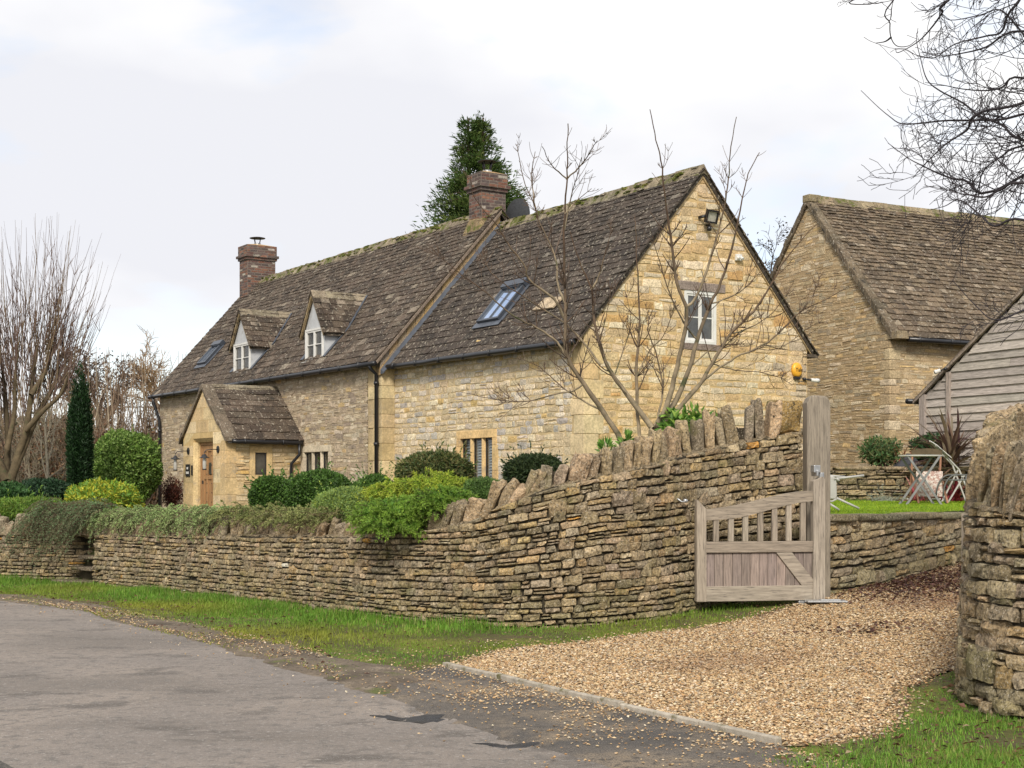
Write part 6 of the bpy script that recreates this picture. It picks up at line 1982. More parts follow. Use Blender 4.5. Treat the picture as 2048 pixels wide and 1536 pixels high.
# ------------------------------------------------------------------ the bare tree behind the rising wall (stems read off the photo, each at its own depth)
TB = 18.55
TREE = [  # (depth change at the tip, start radius, tip radius, [photo points])
    (0.0, 0.075, 0.058, [(1293, 1000), (1296, 930), (1302, 885), (1307, 858)]),
    (-0.5, 0.050, 0.007, [(1262, 960), (1243, 886), (1205, 822), (1168, 769), (1137, 720), (1130, 680), (1131, 607), (1128, 493), (1129, 428), (1134, 356), (1135, 298), (1136, 246)]),
    (0.2, 0.046, 0.007, [(1307, 858), (1296, 845), (1262, 799), (1228, 754), (1209, 716), (1190, 648), (1183, 580), (1158, 520), (1140, 462)]),
    (0.8, 0.034, 0.006, [(1285, 930), (1279, 879), (1273, 754), (1279, 641), (1275, 546), (1272, 467), (1270, 430)]),
    (0.5, 0.046, 0.006, [(1311, 856), (1345, 815), (1379, 735), (1394, 679), (1421, 607), (1443, 562), (1470, 471), (1489, 377), (1500, 340), (1519, 305)]),
    (-0.7, 0.046, 0.006, [(1312, 852), (1334, 811), (1353, 735), (1370, 660), (1372, 614), (1353, 565), (1341, 471), (1330, 395), (1322, 320), (1312, 280), (1300, 218)]),
    (-0.3, 0.024, 0.006, [(1372, 614), (1394, 592), (1421, 516), (1447, 422), (1457, 358), (1460, 310), (1472, 234)]),
    (0.7, 0.044, 0.006, [(1316, 856), (1356, 818), (1402, 765), (1424, 728), (1462, 667), (1507, 622), (1538, 577), (1572, 516), (1632, 448)]),
    (0.9, 0.022, 0.005, [(1402, 765), (1440, 735), (1470, 716), (1526, 690), (1564, 660), (1598, 626), (1651, 599), (1712, 566)]),
    (0.2, 0.020, 0.007, [(1314, 848), (1319, 820), (1326, 777), (1315, 716), (1296, 660), (1305, 620)]),
    (-0.5, 0.020, 0.005, [(1137, 720), (1118, 690), (1100, 672), (1074, 656), (1035, 636), (1012, 620), (983, 594), (950, 568), (918, 545), (882, 516), (862, 493)]),
    (0.6, 0.020, 0.005, [(1200, 730), (1172, 690), (1132, 649), (1090, 620), (1032, 584), (989, 552), (970, 522), (966, 493)]),
    (-0.6, 0.024, 0.005, [(1131, 640), (1106, 597), (1058, 558), (1048, 529), (1015, 486), (996, 454), (950, 395), (940, 353)]),
    (0.3, 0.020, 0.005, [(1131, 607), (1116, 571), (1110, 512), (1080, 447), (1071, 415), (1045, 353), (1033, 288)]),
    (0.4, 0.012, 0.005, [(1071, 415), (1063, 363), (1070, 304)]),
    (-0.6, 0.012, 0.005, [(1132, 356), (1103, 330), (1084, 293)]),
    (-0.6, 0.014, 0.005, [(1132, 358), (1165, 327), (1182, 300), (1194, 281)]),
    (-0.4, 0.013, 0.005, [(1128, 460), (1145, 382), (1155, 350), (1163, 314)]),
    (-0.4, 0.010, 0.004, [(1129, 428), (1155, 400), (1183, 378)]),
    (0.1, 0.015, 0.004, [(1168, 769), (1145, 782), (1112, 788), (1062, 801), (1013, 802), (968, 794), (919, 783)]),
    (0.0, 0.018, 0.005, [(1183, 580), (1200, 545), (1212, 500), (1224, 460)]),
    (0.3, 0.013, 0.004, [(1273, 754), (1300, 700), (1330, 668), (1352, 600)]),
    (-0.3, 0.016, 0.004, [(1394, 679), (1372, 652), (1335, 575), (1310, 490), (1296, 440)]),
    (0.5, 0.014, 0.004, [(1421, 607), (1470, 590), (1505, 560), (1540, 520)]),
    (0.7, 0.014, 0.004, [(1462, 667), (1500, 655), (1545, 625), (1580, 580)]),
    (0.0, 0.016, 0.004, [(1205, 822), (1165, 800), (1120, 770), (1080, 735), (1040, 715)]),
    (0.3, 0.012, 0.004, [(1228, 754), (1248, 700), (1262, 640), (1250, 580)]),
    (0.5, 0.012, 0.004, [(1379, 735), (1420, 700), (1448, 690), (1500, 688)]),
    (-0.2, 0.012, 0.004, [(1262, 799), (1240, 770), (1200, 700), (1210, 640), (1226, 560)]),
    (0.9, 0.012, 0.004, [(1424, 728), (1470, 740), (1520, 745), (1575, 760)]),
    (0.9, 0.010, 0.003, [(1526, 690), (1570, 690), (1610, 660), (1645, 640)]),
    (0.9, 0.010, 0.003, [(1598, 626), (1620, 600), (1633, 575), (1640, 550)]),
]
rng = R(501)
BK, TW = np.array((0.27, 0.22, 0.145)), np.array((0.085, 0.055, 0.036))
TROOT = thing('young_bare_tree', 'leafless multi-stemmed tree growing behind the wall in front of the gable', 'tree', (1.74, TB, gh(1.74, TB)))
to = np.array(TROOT.location)
mbt, mbw = MB(), MB()
def smooth(P, k=4):
    P = np.asarray(P, float)
    P = np.vstack([2 * P[0] - P[1], P, 2 * P[-1] - P[-2]])
    o = []
    for i in range(1, len(P) - 2):
        t = np.linspace(0, 1, k, endpoint=False)[:, None]
        p0, p1, p2, p3 = P[i - 1:i + 3]
        o.append(0.5 * (2 * p1 + (p2 - p0) * t + (2 * p0 - 5 * p1 + 4 * p2 - p3) * t ** 2 + (3 * p1 - p0 - 3 * p2 + p3) * t ** 3))
    return np.vstack(o + [P[-2:-1]])
def twig(mb, p, d, L, r, lev, rng, trop=0.12, opp=True):
    k = 5
    pts = [p]
    for i in range(k):
        d = d + rng.normal(0, 0.09, 3) + np.array([0, 0, trop])
        d /= np.linalg.norm(d)
        pts.append(pts[-1] + d * L / k)
    pts = np.array(pts)
    mb.tube(pts, np.linspace(r, max(r * 0.55, 0.0025), k + 1), 4 if r > 0.006 else 3, TW * rng.uniform(0.7, 1.3) + (0.03 if rng.random() < 0.3 else 0), cap=False)
    if lev > 0:
        for i in range(1, k):
            if rng.random() < 0.62:
                a = np.cross(d, rng.normal(0, 1, 3))
                a /= np.linalg.norm(a)
                for sg in ((1, -1) if opp and rng.random() < 0.8 else (1,)):
                    twig(mb, pts[i], d * 0.75 + a * sg * 0.65, L * rng.uniform(0.25, 0.5), max(r * 0.65, 0.0030), lev - 1, rng, trop)
depth0 = {}
def depth_at(pt):
    return depth0.get(pt, TB)
for (dy, r0, r1, pp) in TREE:
    ys = np.linspace(depth_at(pp[0]), TB + dy, len(pp))
    for q, yy in zip(pp, ys): depth0.setdefault(q, yy)
    P = np.array([at(q[0], q[1], yy) for q, yy in zip(pp, ys)]) - to
    P = smooth(P, 4)
    P += rng.normal(0, 0.004, P.shape)
    L = np.concatenate([[0], np.cumsum(np.linalg.norm(np.diff(P, axis=0), axis=1))])
    f = (L / L[-1])[:, None]
    rad = (r0 * 0.84 * (1 - f[:, 0]) ** 1.25 + r1 * 0.85 * (1 - (1 - f[:, 0]) ** 1.25)) * rng.uniform(0.93, 1.07, len(f))
    f2 = np.clip(f * 1.5, 0, 1)
    cc = (BK * (1 - f2) + TW * f2) * rng.uniform(0.8, 1.15, (len(f), 1))
    n = 8 if r0 > 0.03 else 5
    mbt.tube(P, rad, n, np.repeat(cc, n, 0), cap=False)
    nt_ = int(L[-1] * (7.5 if r0 < 0.03 else 5.5))
    for q in range(nt_):
        t = rng.uniform(0.25, 0.99)
        if t > 0.62 and pp[-1][1] < 480 and rng.random() < 0.6: continue
        i = min(np.searchsorted(L, t * L[-1]), len(P) - 2)
        d = P[i + 1] - P[i]
        d /= np.linalg.norm(d)
        a = np.cross(d, rng.normal(0, 1, 3))
        a /= np.linalg.norm(a)
        for sg in ((1, -1) if rng.random() < 0.5 else (1,)):
            twig(mbw, P[i], d * 0.7 + a * sg * 0.75, rng.uniform(0.16, 0.60) * (1.15 - 0.75 * t), max(0.0038, min(0.008, rad[i] * 0.5)), 1 if rng.random() < 0.55 else 0, rng)
mbt.build('stems', M_BARK, TROOT, True)
mbw.build('twigs', M_TWIG, TROOT)

# ------------------------------------------------------------------ the tree overhanging from the right
RT = [[(2240, 230), (2048, 156), (2004, 175), (1972, 181), (1926, 178), (1885, 170), (1850, 165)],
      [(2240, 330), (2048, 281), (2004, 250), (1957, 231), (1926, 206), (1879, 181), (1854, 159), (1841, 116), (1833, 81), (1836, 56)],
      [(2200, 160), (2035, 231), (1957, 240), (1891, 241), (1835, 247), (1801, 247), (1779, 233), (1754, 212), (1722, 181)],
      [(2240, 260), (2048, 291), (2004, 312), (1966, 344), (1957, 391), (1950, 444)],
      [(2240, 400), (2048, 366), (2004, 378), (1970, 394), (1935, 388), (1907, 366), (1879, 328)],
      [(2048, 350), (1926, 359), (1885, 350), (1844, 331), (1816, 316), (1776, 286)],
      [(2200, -120), (2035, 6), (2004, 62), (1972, 72), (1910, 88), (1870, 115), (1835, 112)],
      [(2100, -140), (1897, 0), (1885, 25), (1860, 59), (1835, 84), (1797, 105), (1791, 97)],
      [(2000, -200), (1787, 0), (1780, 47), (1782, 75), (1794, 92), (1816, 92), (1832, 81)],
      [(1782, 75), (1770, 83), (1752, 86)],
      [(1900, -60), (1706, 0), (1735, 9), (1757, 2)],
      [(2240, 120), (2048, 62), (1972, 94), (1926, 106), (1879, 112), (1844, 103)],
      [(2140, 160), (1960, 225), (1935, 259), (1897, 284), (1872, 306), (1847, 331), (1826, 356)],
      [(2200, 520), (2048, 440), (1990, 452), (1960, 430), (1920, 400), (1890, 412), (1860, 420)],
      [(2260, 640), (2110, 600), (2048, 620), (1990, 640), (1950, 610), (1905, 560)],
      [(2240, 200), (2100, 130), (2040, 60), (2000, 20), (1960, 30), (1900, 40), (1880, 20)]]
rng = R(521)
RROOT = thing('overhanging_tree', 'bare dark twigged tree reaching in from the right edge against the sky', 'tree', (11.6, 14.5, 0.4))
ro = np.array(RROOT.location)
mbt, mbw = MB(), MB()
trunk = np.array([(0, 0, -0.3), (-0.1, 0, 1.5), (-0.3, 0.1, 3.2), (-0.5, 0, 4.6), (-0.9, -0.1, 6.0), (-1.1, 0, 8.0)])
mbt.tube(smooth(trunk), np.linspace(0.24, 0.07, 21), 10, (0.10, 0.085, 0.065))
DKT = np.array((0.028, 0.024, 0.027))
def rtwig(p, d, L, r, lev, curl):
    k = 6
    pts = [p]
    for i in range(k):
        d = d + rng.normal(0, 0.13, 3) + np.array([0, 0, curl * (i / k)])
        d /= np.linalg.norm(d)
        pts.append(pts[-1] + d * L / k)
    pts = np.array(pts)
    mbw.tube(pts, np.linspace(r, max(r * 0.55, 0.0027), k + 1), 3, DKT * rng.uniform(0.7, 1.5), cap=False)
    if lev > 0:
        for i in range(1, k + 1):
            if rng.random() < 0.75:
                a = unit(rng, 1)[0]
                a -= d * (a @ d)
                rtwig(pts[i], d * 0.65 + a * 0.75, L * rng.uniform(0.3, 0.65), max(r * 0.65, 0.0024), lev - 1, rng.choice([curl, -0.1]))
for i, pp in enumerate(RT):
    Yd = 13.0 + rng.uniform(-1.0, 1.6)
    P = np.array([at(q[0], q[1], Yd + 0.12 * j) for j, q in enumerate(pp)]) - ro
    first = trunk[rng.integers(2, 6)]
    if pp[0][0] > 1900: P = np.vstack([first, (first + P[0]) / 2 + np.array([0, 0, 0.3]), P])
    P = smooth(P, 5)
    k = len(P)
    rad = 0.0032 + (0.017 if pp[0][0] > 2000 else 0.006) * np.linspace(1, 0, k) ** 1.3
    mbt.tube(P, rad, 5, DKT * 1.3, cap=False)
    L = np.concatenate([[0], np.cumsum(np.linalg.norm(np.diff(P, axis=0), axis=1))])
    sx = PX + F * (P[:, 0] + ro[0]) / (P[:, 1] + ro[1])
    for q in range(int(L[-1] * (5.8 if pp[0][1] < 500 else 1.6))):
        t = rng.uniform(0.25, 0.97)
        j = min(np.searchsorted(L, t * L[-1]), k - 2)
        dens = np.clip((sx[j] - 1790) / 160, 0.12, 1)
        if rng.random() > dens: continue
        d = P[j + 1] - P[j]
        d /= np.linalg.norm(d)
        a = unit(rng, 1)[0]
        a -= d * (a @ d)
        rtwig(P[j], d * 0.75 + a * 0.7, rng.uniform(0.25, 0.75) * dens ** 0.3, max(0.0034, rad[j] * 0.45), 2 if (rng.random() < 0.45 and dens > 0.5) else 1, rng.choice([0.3, 0.15, -0.12]))
mbt.build('branches', M_TWIG, RROOT, True)
mbw.build('twigs', M_TWIG, RROOT)

# ------------------------------------------------------------------ trees beyond the garden
def bare_tree(name, label, px, ytop, Y, spec, seed, col, r0=0.16, group=None, lean=(0, 0, 1), leaf=None, frac=0.32):
    rng = R(seed)
    x = (px - PX) / F * Y
    g = gh(x, Y)
    ztop = CZ + (HY - ytop) / F * Y
    root = thing(name, label, 'tree', (x, Y, g), 0, group)
    mb = MB()
    tips = []
    grow(mb, (0, 0, -0.1), lean, (ztop - g) * frac, r0, 0, rng, spec, np.array(col), tips)
    # scale the crown to reach the height seen
    zmax = max(v[:, 2].max() for v in mb.V)
    k = (ztop - g) / zmax
    mb.V = [v * np.array([k, k, k]) for v in mb.V]
    mb.build('branches', M_TWIG, root)
    if leaf:
        ml = MB()
        P = np.array([t[0] for t in tips]) * k
        P = P[rng.random(len(P)) < leaf[2]]
        P = P + rng.normal(0, leaf[3], P.shape)
        leaves(ml, P, unit(rng, len(P)), unit(rng, len(P)), leaf[1], leaf[1] * 0.6, pal(rng, len(P), leaf[0], None, 0.2))
        ml.build('leaves', M_LEAF, root)
    return root
SP4 = [dict(n=7, ang=0.6, ratio=0.8, wig=0.06, trop=0.02, t0=0.55, seg=5, rr=0.5, twigcol=0.9, rmin=0.008), dict(n=7, ang=0.6, ratio=0.6, wig=0.12, trop=0.06, t0=0.3, rr=0.5), dict(n=6, ang=0.65, ratio=0.55, wig=0.15, trop=0.05, t0=0.25, rr=0.6), dict(n=5, ang=0.7, ratio=0.6, wig=0.2, trop=0.05, t0=0.2), dict(n=0, wig=0.2, seg=3)]
bare_tree('bare_tree', 'rounded bare tree with dark seed clusters on the skyline left of the yew', 222, 684, 62, SP4, 541, (0.17, 0.115, 0.08), 0.2, leaf=([(0.08, 0.055, 0.04)], 0.13, 0.6, 0.1))
bare_tree('bare_tree', 'golden brown bare tree rising behind the left end of the roof', 352, 662, 64, SP4, 542, (0.30, 0.20, 0.11), 0.2)
bare_tree('bare_tree', 'dark twiggy tree glimpsed between the cottage gable and the barn', 1535, 455, 62, SP4, 543, (0.07, 0.055, 0.05), 0.2, leaf=([(0.04, 0.038, 0.035), (0.06, 0.05, 0.035)], 0.13, 0.9, 0.12))
SPS = [dict(n=9, ang=0.45, ratio=0.6, wig=0.07, trop=0.05, t0=0.15, seg=7, rr=0.5, twigcol=1.0, rmin=0.007, end=0.25), dict(n=7, ang=0.6, ratio=0.55, wig=0.14, trop=0.05, t0=0.2), dict(n=5, ang=0.7, ratio=0.55, wig=0.2, trop=0.04, t0=0.2), dict(n=0, wig=0.2, seg=3)]
sap = [(60, 790, 47, (0.20, 0.17, 0.12)), (98, 760, 44, (0.26, 0.23, 0.17)), (130, 800, 50, (0.17, 0.12, 0.08)), (185, 815, 46, (0.15, 0.10, 0.065)), (205, 790, 52, (0.20, 0.13, 0.08)), (238, 800, 48, (0.13, 0.09, 0.06)),
       (262, 770, 54, (0.16, 0.11, 0.075)), (285, 790, 50, (0.12, 0.085, 0.06)), (303, 775, 56, (0.15, 0.10, 0.07)), (-20, 780, 45, (0.2, 0.16, 0.11)), (165, 830, 43, (0.2, 0.14, 0.09)), (40, 830, 42, (0.24, 0.2, 0.14))]
for i, (px, yt, Y, c) in enumerate(sap):
    bare_tree('sapling', 'thin leafless sapling in the thicket behind the garden left of the cottage', px, yt, Y, SPS, 560 + i, c, 0.07, 'leafless saplings in the thicket', (R(570 + i).normal(0, 0.08), 0, 1), frac=0.8)
# beech hedge with its brown leaves
rng = R(580)
root = thing('beech_hedge', 'rust brown beech hedge behind the saplings at far left', 'hedge', (-14.5, 50, gh(-14.5, 50)))
mb = MB()
n = 36000
P = np.stack([rng.uniform(-9, 5.2, n), rng.normal(0, 0.7, n), rng.beta(1.1, 1.7, n) * 4.0], -1)
P[:, 2] *= 0.8 + 0.2 * snoise(P[:, 0], P[:, 1], 581, 1.5)
leaves(mb, P, unit(rng, n), unit(rng, n), 0.13, 0.075, pal(rng, n, [(0.19, 0.095, 0.05), (0.14, 0.075, 0.045), (0.24, 0.15, 0.08), (0.10, 0.075, 0.05), (0.17, 0.15, 0.08)], None, 0.25))
mb.build('foliage', M_LEAF, root)
mb = MB()
for i in range(900):
    x = rng.uniform(-9, 5.2)
    z = rng.uniform(2.0, 5.6)
    mb.tube([(x, rng.normal(0, 0.4), -0.1), (x + rng.normal(0, 0.2), rng.normal(0, 0.4), z * 0.5), (x + rng.normal(0, 0.4), rng.normal(0, 0.5), z)], [0.03, 0.02, 0.006], 3, pal(rng, 1, [(0.19, 0.13, 0.085), (0.25, 0.2, 0.14), (0.12, 0.085, 0.06)])[0], cap=False)
mb.build('stems', M_TWIG, root)
# far wood closing the view
rng = R(590)
mb = MB()
n = 26000
P = np.stack([rng.uniform(-75, -18, n), rng.uniform(118, 135, n), np.zeros(n)], -1)
top = 5.4 + 1.6 * snoise(P[:, 0], P[:, 1] * 0, 591, 0.35) + 0.8 * snoise(P[:, 0], P[:, 1] * 0, 592, 1.4)
P[:, 2] = 0.8 + rng.beta(1.3, 1.2, n) * top
leaves(mb, P, unit(rng, n) + np.array([0, 0, 0.8]), unit(rng, n), 0.7, 0.28, pal(rng, n, [(0.15, 0.12, 0.08), (0.11, 0.10, 0.06), (0.09, 0.095, 0.045), (0.19, 0.14, 0.09)], None, 0.2))
tag(mb.build('far_wood', M_LEAF), 'brown winter wood far beyond the garden on the left', 'wood', kind='stuff')

# the pollarded tree at the left edge
rng = R(601)
Y = 40.0
x = (22 - PX) / F * Y
root = thing('pollarded_tree', 'large pollarded tree at far left with a fan of long straight shoots', 'tree', (x, Y, gh(x, Y)))
o_ = np.array(root.location)
mbt, mbs = MB(), MB()
TC = np.array((0.095, 0.072, 0.042))
limbs = [[(14, 1030), (12, 960), (16, 880), (10, 790), (2, 715)], [(16, 1000), (30, 930), (52, 860), (62, 790), (70, 715), (75, 690)], [(20, 960), (45, 900), (75, 830), (108, 770), (122, 735)],
         [(14, 900), (28, 830), (30, 760), (36, 700)], [(52, 860), (88, 820), (120, 790), (140, 745)], [(12, 960), (-20, 880), (-45, 800), (-52, 720)], [(62, 790), (90, 745), (105, 695)], [(-20, 880), (-12, 780), (-22, 690)]]
heads = []
for L_ in limbs:
    dy = rng.uniform(-1.2, 1.2)
    P = smooth([at(q[0], q[1], Y + dy * j / len(L_)) - o_ for j, q in enumerate(L_)], 5)
    mbt.tube(P, np.linspace(0.135 if L_[0][1] > 950 else 0.085, 0.035, len(P)), 8, TC * rng.uniform(0.8, 1.2), cap=False)
    for t in np.linspace(0.5, 1, 9):
        heads.append(P[int(t * (len(P) - 1))])
for i in range(360):
    h = heads[rng.integers(len(heads))] + rng.normal(0, 0.12, 3)
    ang = rng.normal((h[0] - 0.3) * 0.20, 0.16)
    ln = rng.uniform(1.3, 4.1) * (1 - 0.35 * min(1, abs(ang)))
    t = np.linspace(0, 1, 8)[:, None]
    a = rng.normal(0, 0.25)
    d = np.array([sin(ang) * 1.35, a * 0.5, cos(ang)])
    pts = h + d * ln * t + np.array([-sin(ang) * 0.55, 0, 0.15]) * ln * 0.5 * t ** 2 + np.cumsum(rng.normal(0, 0.018, (8, 3)), 0)
    mbs.tube(pts, np.linspace(0.014, 0.003, 8) * rng.uniform(0.6, 1.25), 3, pal(rng, 1, [(0.095, 0.062, 0.05), (0.075, 0.05, 0.042), (0.13, 0.095, 0.055)])[0], cap=False)
    for k in range(rng.integers(1, 6)):
        j = rng.integers(1, 6)
        d2 = (pts[j + 1] - pts[j]) / np.linalg.norm(pts[j + 1] - pts[j]) + rng.normal(0, 0.35, 3)
        mbs.tube([pts[j], pts[j] + d2 * rng.uniform(0.2, 0.6)], [0.008, 0.003], 3, (0.12, 0.075, 0.055), cap=False)
mbt.build('trunk', M_BARK, root, True)
mbs.build('shoots', M_TWIG, root)

# the conifer behind the middle chimney
rng = R(611)
Y = 47.0
root = thing('conifer', 'tall green twin-topped conifer behind the middle chimney', 'tree', ((958 - PX) / F * Y, Y, gh(-1, Y)))
o_ = np.array(root.location)
mbt, mbf = MB(), MB()
zt = CZ + (HY - 232) / F * Y - o_[2]
for (pxt, r) in ((936, 0.12), (966, 0.13)):
    tp = at(pxt, 236, Y) - o_
    mbt.tube([(0.0, 0, -0.2), (tp[0] * 0.6, 0, zt * 0.5), tp], [0.26, 0.16, 0.03], 7, (0.12, 0.075, 0.05))
for i in range(560):
    f = rng.random() ** 0.85                     # 0 top .. 1 low
    z = zt * (1 - 0.62 * f)
    top_px = rng.choice([936, 966])
    ax = (top_px + (958 - top_px) * min(1, f * 2.0) - 958) / F * Y
    R_ = (0.10 + 3.9 * min(1, f) ** 1.05) * rng.uniform(0.5, 1.1)
    a = rng.uniform(0, 6.28)
    d = np.array([cos(a), sin(a), 0.18])
    b = np.array([ax, 0, z])
    tip = b + d * R_ + np.array([0, 0, -0.12 * R_])
    mid = b + d * R_ * 0.55 + np.array([0, 0, 0.10 * R_])
    mbt.tube([b, mid, tip], [0.02, 0.014, 0.005], 3, (0.10, 0.065, 0.045), cap=False)
    n = int(22 + 52 * R_)
    q = rng.uniform(0.22, 1.05, n)[:, None]
    P = b * (1 - q) ** 2 + 2 * mid * q * (1 - q) + tip * q * q + rng.normal(0, 0.09, (n, 3)) * (0.6 + 0.6 * R_)
    P[:, 2] -= np.abs(rng.normal(0, 0.10, n))
    cc = pal(rng, 1, [(0.055, 0.10, 0.022), (0.08, 0.13, 0.028), (0.115, 0.155, 0.04), (0.04, 0.072, 0.018)], [4, 4, 2, 3])[0]
    leaves(mbf, P, d * 0.8 + unit(rng, n) * 0.6 + np.array([0, 0, 0.25]), unit(rng, n) + np.array([0, 0, 0.6]), rng.uniform(0.12, 0.26, n), 0.045, cc * rng.uniform(0.75, 1.25, (n, 1)))
mbt.build('trunk', M_BARK, root)
mbf.build('crown', M_LEAF, root)

# ------------------------------------------------------------------ the gate
rng = R(701)
GF, GH = np.array([2.11, 16.50]), np.array([3.645, 16.80])
GROT = atan2(GH[1] - GF[1], GH[0] - GF[0])
GL = float(np.linalg.norm(GH - GF))
OAK = [(0.31, 0.26, 0.205), (0.275, 0.23, 0.18), (0.34, 0.29, 0.23)]
def oak(): return pal(rng, 1, OAK, None, 0.08)[0]
gate = thing('gate', 'weathered oak drive gate with a swept top rail, standing open against the wall', 'gate', (*GF, 0.27), GROT)
gz = lambda y: CZ + (HY - y) / F * 16.6 - 0.27
gxp = lambda px: (px - 1387) / (1661 - 1387) * GL
def gpart(name, mb, mat): return mb.build(name, mat, gate, bevel=0.006)
mb = MB().prism([(0, -0.04, 0), (0.115, -0.04, 0), (0.115, -0.04, gz(1017)), (0.0, -0.04, gz(998))], (0, 0.08, 0), oak())
gpart('stile', mb, M_WOODV)
mb = MB().prism([(GL - 0.145, -0.045, 0), (GL, -0.045, 0), (GL, -0.045, gz(955) - 0.02), (GL - 0.03, -0.045, gz(952)), (GL - 0.145, -0.045, gz(962))], (0, 0.09, 0), oak())
gpart('stile', mb, M_WOODV)
top_e = [(205, 795), (300, 785), (400, 770), (500, 750), (600, 725), (700, 703), (780, 690), (870, 680), (925, 682)]
bot_e = [(205, 862), (320, 856), (430, 845), (540, 820), (650, 790), (760, 765), (860, 748), (925, 745)]
gp = lambda q: (gxp(1340 + q[0] / 3.073), -0.03, gz(760 + q[1] / 3.073))
mb = MB()
tx_, tz_ = [gp(q)[0] for q in top_e], [gp(q)[2] for q in top_e]
bx_, bz_ = [gp(q)[0] for q in bot_e], [gp(q)[2] for q in bot_e]
xs = np.linspace(gxp(1340 + 205 / 3.073), GL - 0.145, 14)
zt_, zb_ = np.interp(xs, tx_, tz_), np.interp(xs, bx_, bz_)
c = oak()
for i in range(13):
    pass
P = [(xs[i], -0.03, zt_[i]) for i in range(14)] + [(xs[i], -0.03, zb_[i]) for i in range(13, -1, -1)]
V = np.array(P + [(p[0], 0.03, p[2]) for p in P])
q = []
for i in range(13):
    q += [(i, i + 1, 26 - i, 27 - i), (28 + i, 28 + 27 - i, 28 + 26 - i, 28 + i + 1), (i, 28 + i, 28 + i + 1, i + 1), (27 - i, 26 - i, 28 + 26 - i, 28 + 27 - i)]
mb.add(V, q, None, c)
mb.build('top_rail', M_WOODH, gate)
mb = MB().box(0.115, GL - 0.145, -0.032, 0.032, gz(1105), gz(1083), oak())
gpart('middle_rail', mb, M_WOODH)
mb = MB().box(0.115, GL - 0.145, -0.032, 0.032, 0.0, gz(1172), oak())
gpart('bottom_rail', mb, M_WOODH)
for q in (275, 372, 466, 565, 658, 752, 846):
    x = gxp(1340 + q / 3.073)
    mb = MB().box(x - 0.033, x + 0.033, -0.022, 0.022, gz(1083), float(np.interp(x, bx_, bz_)) + 0.02, oak())
    gpart('baluster', mb, M_WOODV)
mb = MB()
xs = np.linspace(0.115, GL - 0.145, 13)
for a, b in zip(xs[:-1], xs[1:]):
    mb.box(a + 0.003, b - 0.003, -0.004, 0.018, gz(1173), gz(1104), pal(rng, 1, [(0.30, 0.235, 0.20), (0.25, 0.20, 0.175), (0.33, 0.265, 0.225), (0.22, 0.175, 0.15)])[0])
mb.build('board_panel', M_WOODV, gate, bevel=0.003)
bp_ = lambda q: (gxp(1340 + q[0] / 3.073), -0.03, gz(760 + q[1] / 3.073))
mb = MB().prism([bp_((665, 1062)), bp_((770, 1062)), bp_((922, 1245)), bp_((922, 1268)), bp_((835, 1268))], (0, 0.03, 0), oak())
gpart('brace', mb, M_WOODH)
mb = MB()
mb.box(GL - 0.14, GL - 0.06, -0.05, 0.06, gz(945), gz(930), m=0)
mb.box(GL - 0.115, GL - 0.09, -0.07, 0.10, gz(952), gz(940), m=0)
mb.lathe((GL - 0.035, -0.01, gz(956)), [(0.0, 0), (0.035, 0), (0.035, 0.065), (0.0, 0.065)], 10)
gpart('hinge', mb, M_METAL)
mb = MB()
mb.box(GL - 0.32, GL + 0.02, -0.03, 0.10, -0.055, -0.005)
mb.box(GL - 0.16, GL - 0.05, -0.06, 0.0, -0.05, -0.012)
gpart('pivot_bracket', mb, M_METAL)
def copy_tree(o, parent=None):
    c = o.copy()
    COL.objects.link(c)
    c.parent = parent
    for ch in [x for x in bpy.data.objects if x.parent == o]:
        copy_tree(ch, c)
    return c
g2 = copy_tree(gate)
g2.location = (3.80, 12.02, float(drive_h(3.74, 12.02)) + 0.10)
g2.rotation_euler = (0, 0, atan2(1.30, 0.82))
g2['label'] = 'pale edge of a second open gate showing beside the curved entrance wall'
mb = MB()
px0, px1, py0, py1 = 3.515, 3.795, 17.11, 17.38
ztop = CZ + (HY - 791) / F * 17.2
prof = [(px0, 0.05), (px1, 0.05), (px1, ztop - 0.10), (px1 - 0.02, ztop - 0.045), (px1 - 0.06, ztop - 0.01), (px0 + 0.07, ztop), (px0 + 0.03, ztop - 0.025), (px0, ztop - 0.09)]
mb.prism([(a, py0, b) for a, b in prof], (0, py1 - py0, 0), (0.24, 0.205, 0.16))
mb.V = [v - np.array([3.655, 17.245, 0.05]) for v in mb.V]
post = mb.build('gate_post', M_WOODV, None, loc=(3.655, 17.245, 0.05), bevel=0.018)
tag(post, 'tall grey oak gate post with a rounded top at the end of the wall', 'gate post')
mb = MB()
p = at(1650, 1210, 16.75)
mb.box(-0.22, 0.24, -0.12, 0.10, 0.0, 0.02)
mb.box(-0.05, 0.18, -0.02, 0.08, 0.02, 0.028)
tag(mb.build('ground_plate', M_METAL, None, loc=(3.62, 16.62, float(drive_h(3.62, 16.62)) + 0.03), bevel=0.004), 'flat metal plate on the gravel under the gate hinge', 'metal plate')
s_ = float(FW.s_of_px(1353))
x, y, nx, ny = (float(a) for a in FW.at(s_))
z = CZ + (HY - 998) / F * y
root = tag(MB().tube([(0, 0, 0), (nx * 0.05, ny * 0.05, 0), (nx * 0.07 + 0.02, ny * 0.07, -0.03), (nx * 0.05 + 0.09, ny * 0.05, -0.035), (nx * 0.05 + 0.11, ny * 0.05, -0.01)], 0.010, 6).lathe((nx * 0.03 + 0.1, ny * 0.03, -0.02), [(0, -0.02), (0.025, -0.02), (0.025, 0.02), (0, 0.02)], 10).build('gate_hook', M_METAL, None, True, loc=(x - nx * 0.03, y - ny * 0.03, z)),
           'small metal gate hook fixed to the wall left of the gate', 'hook')

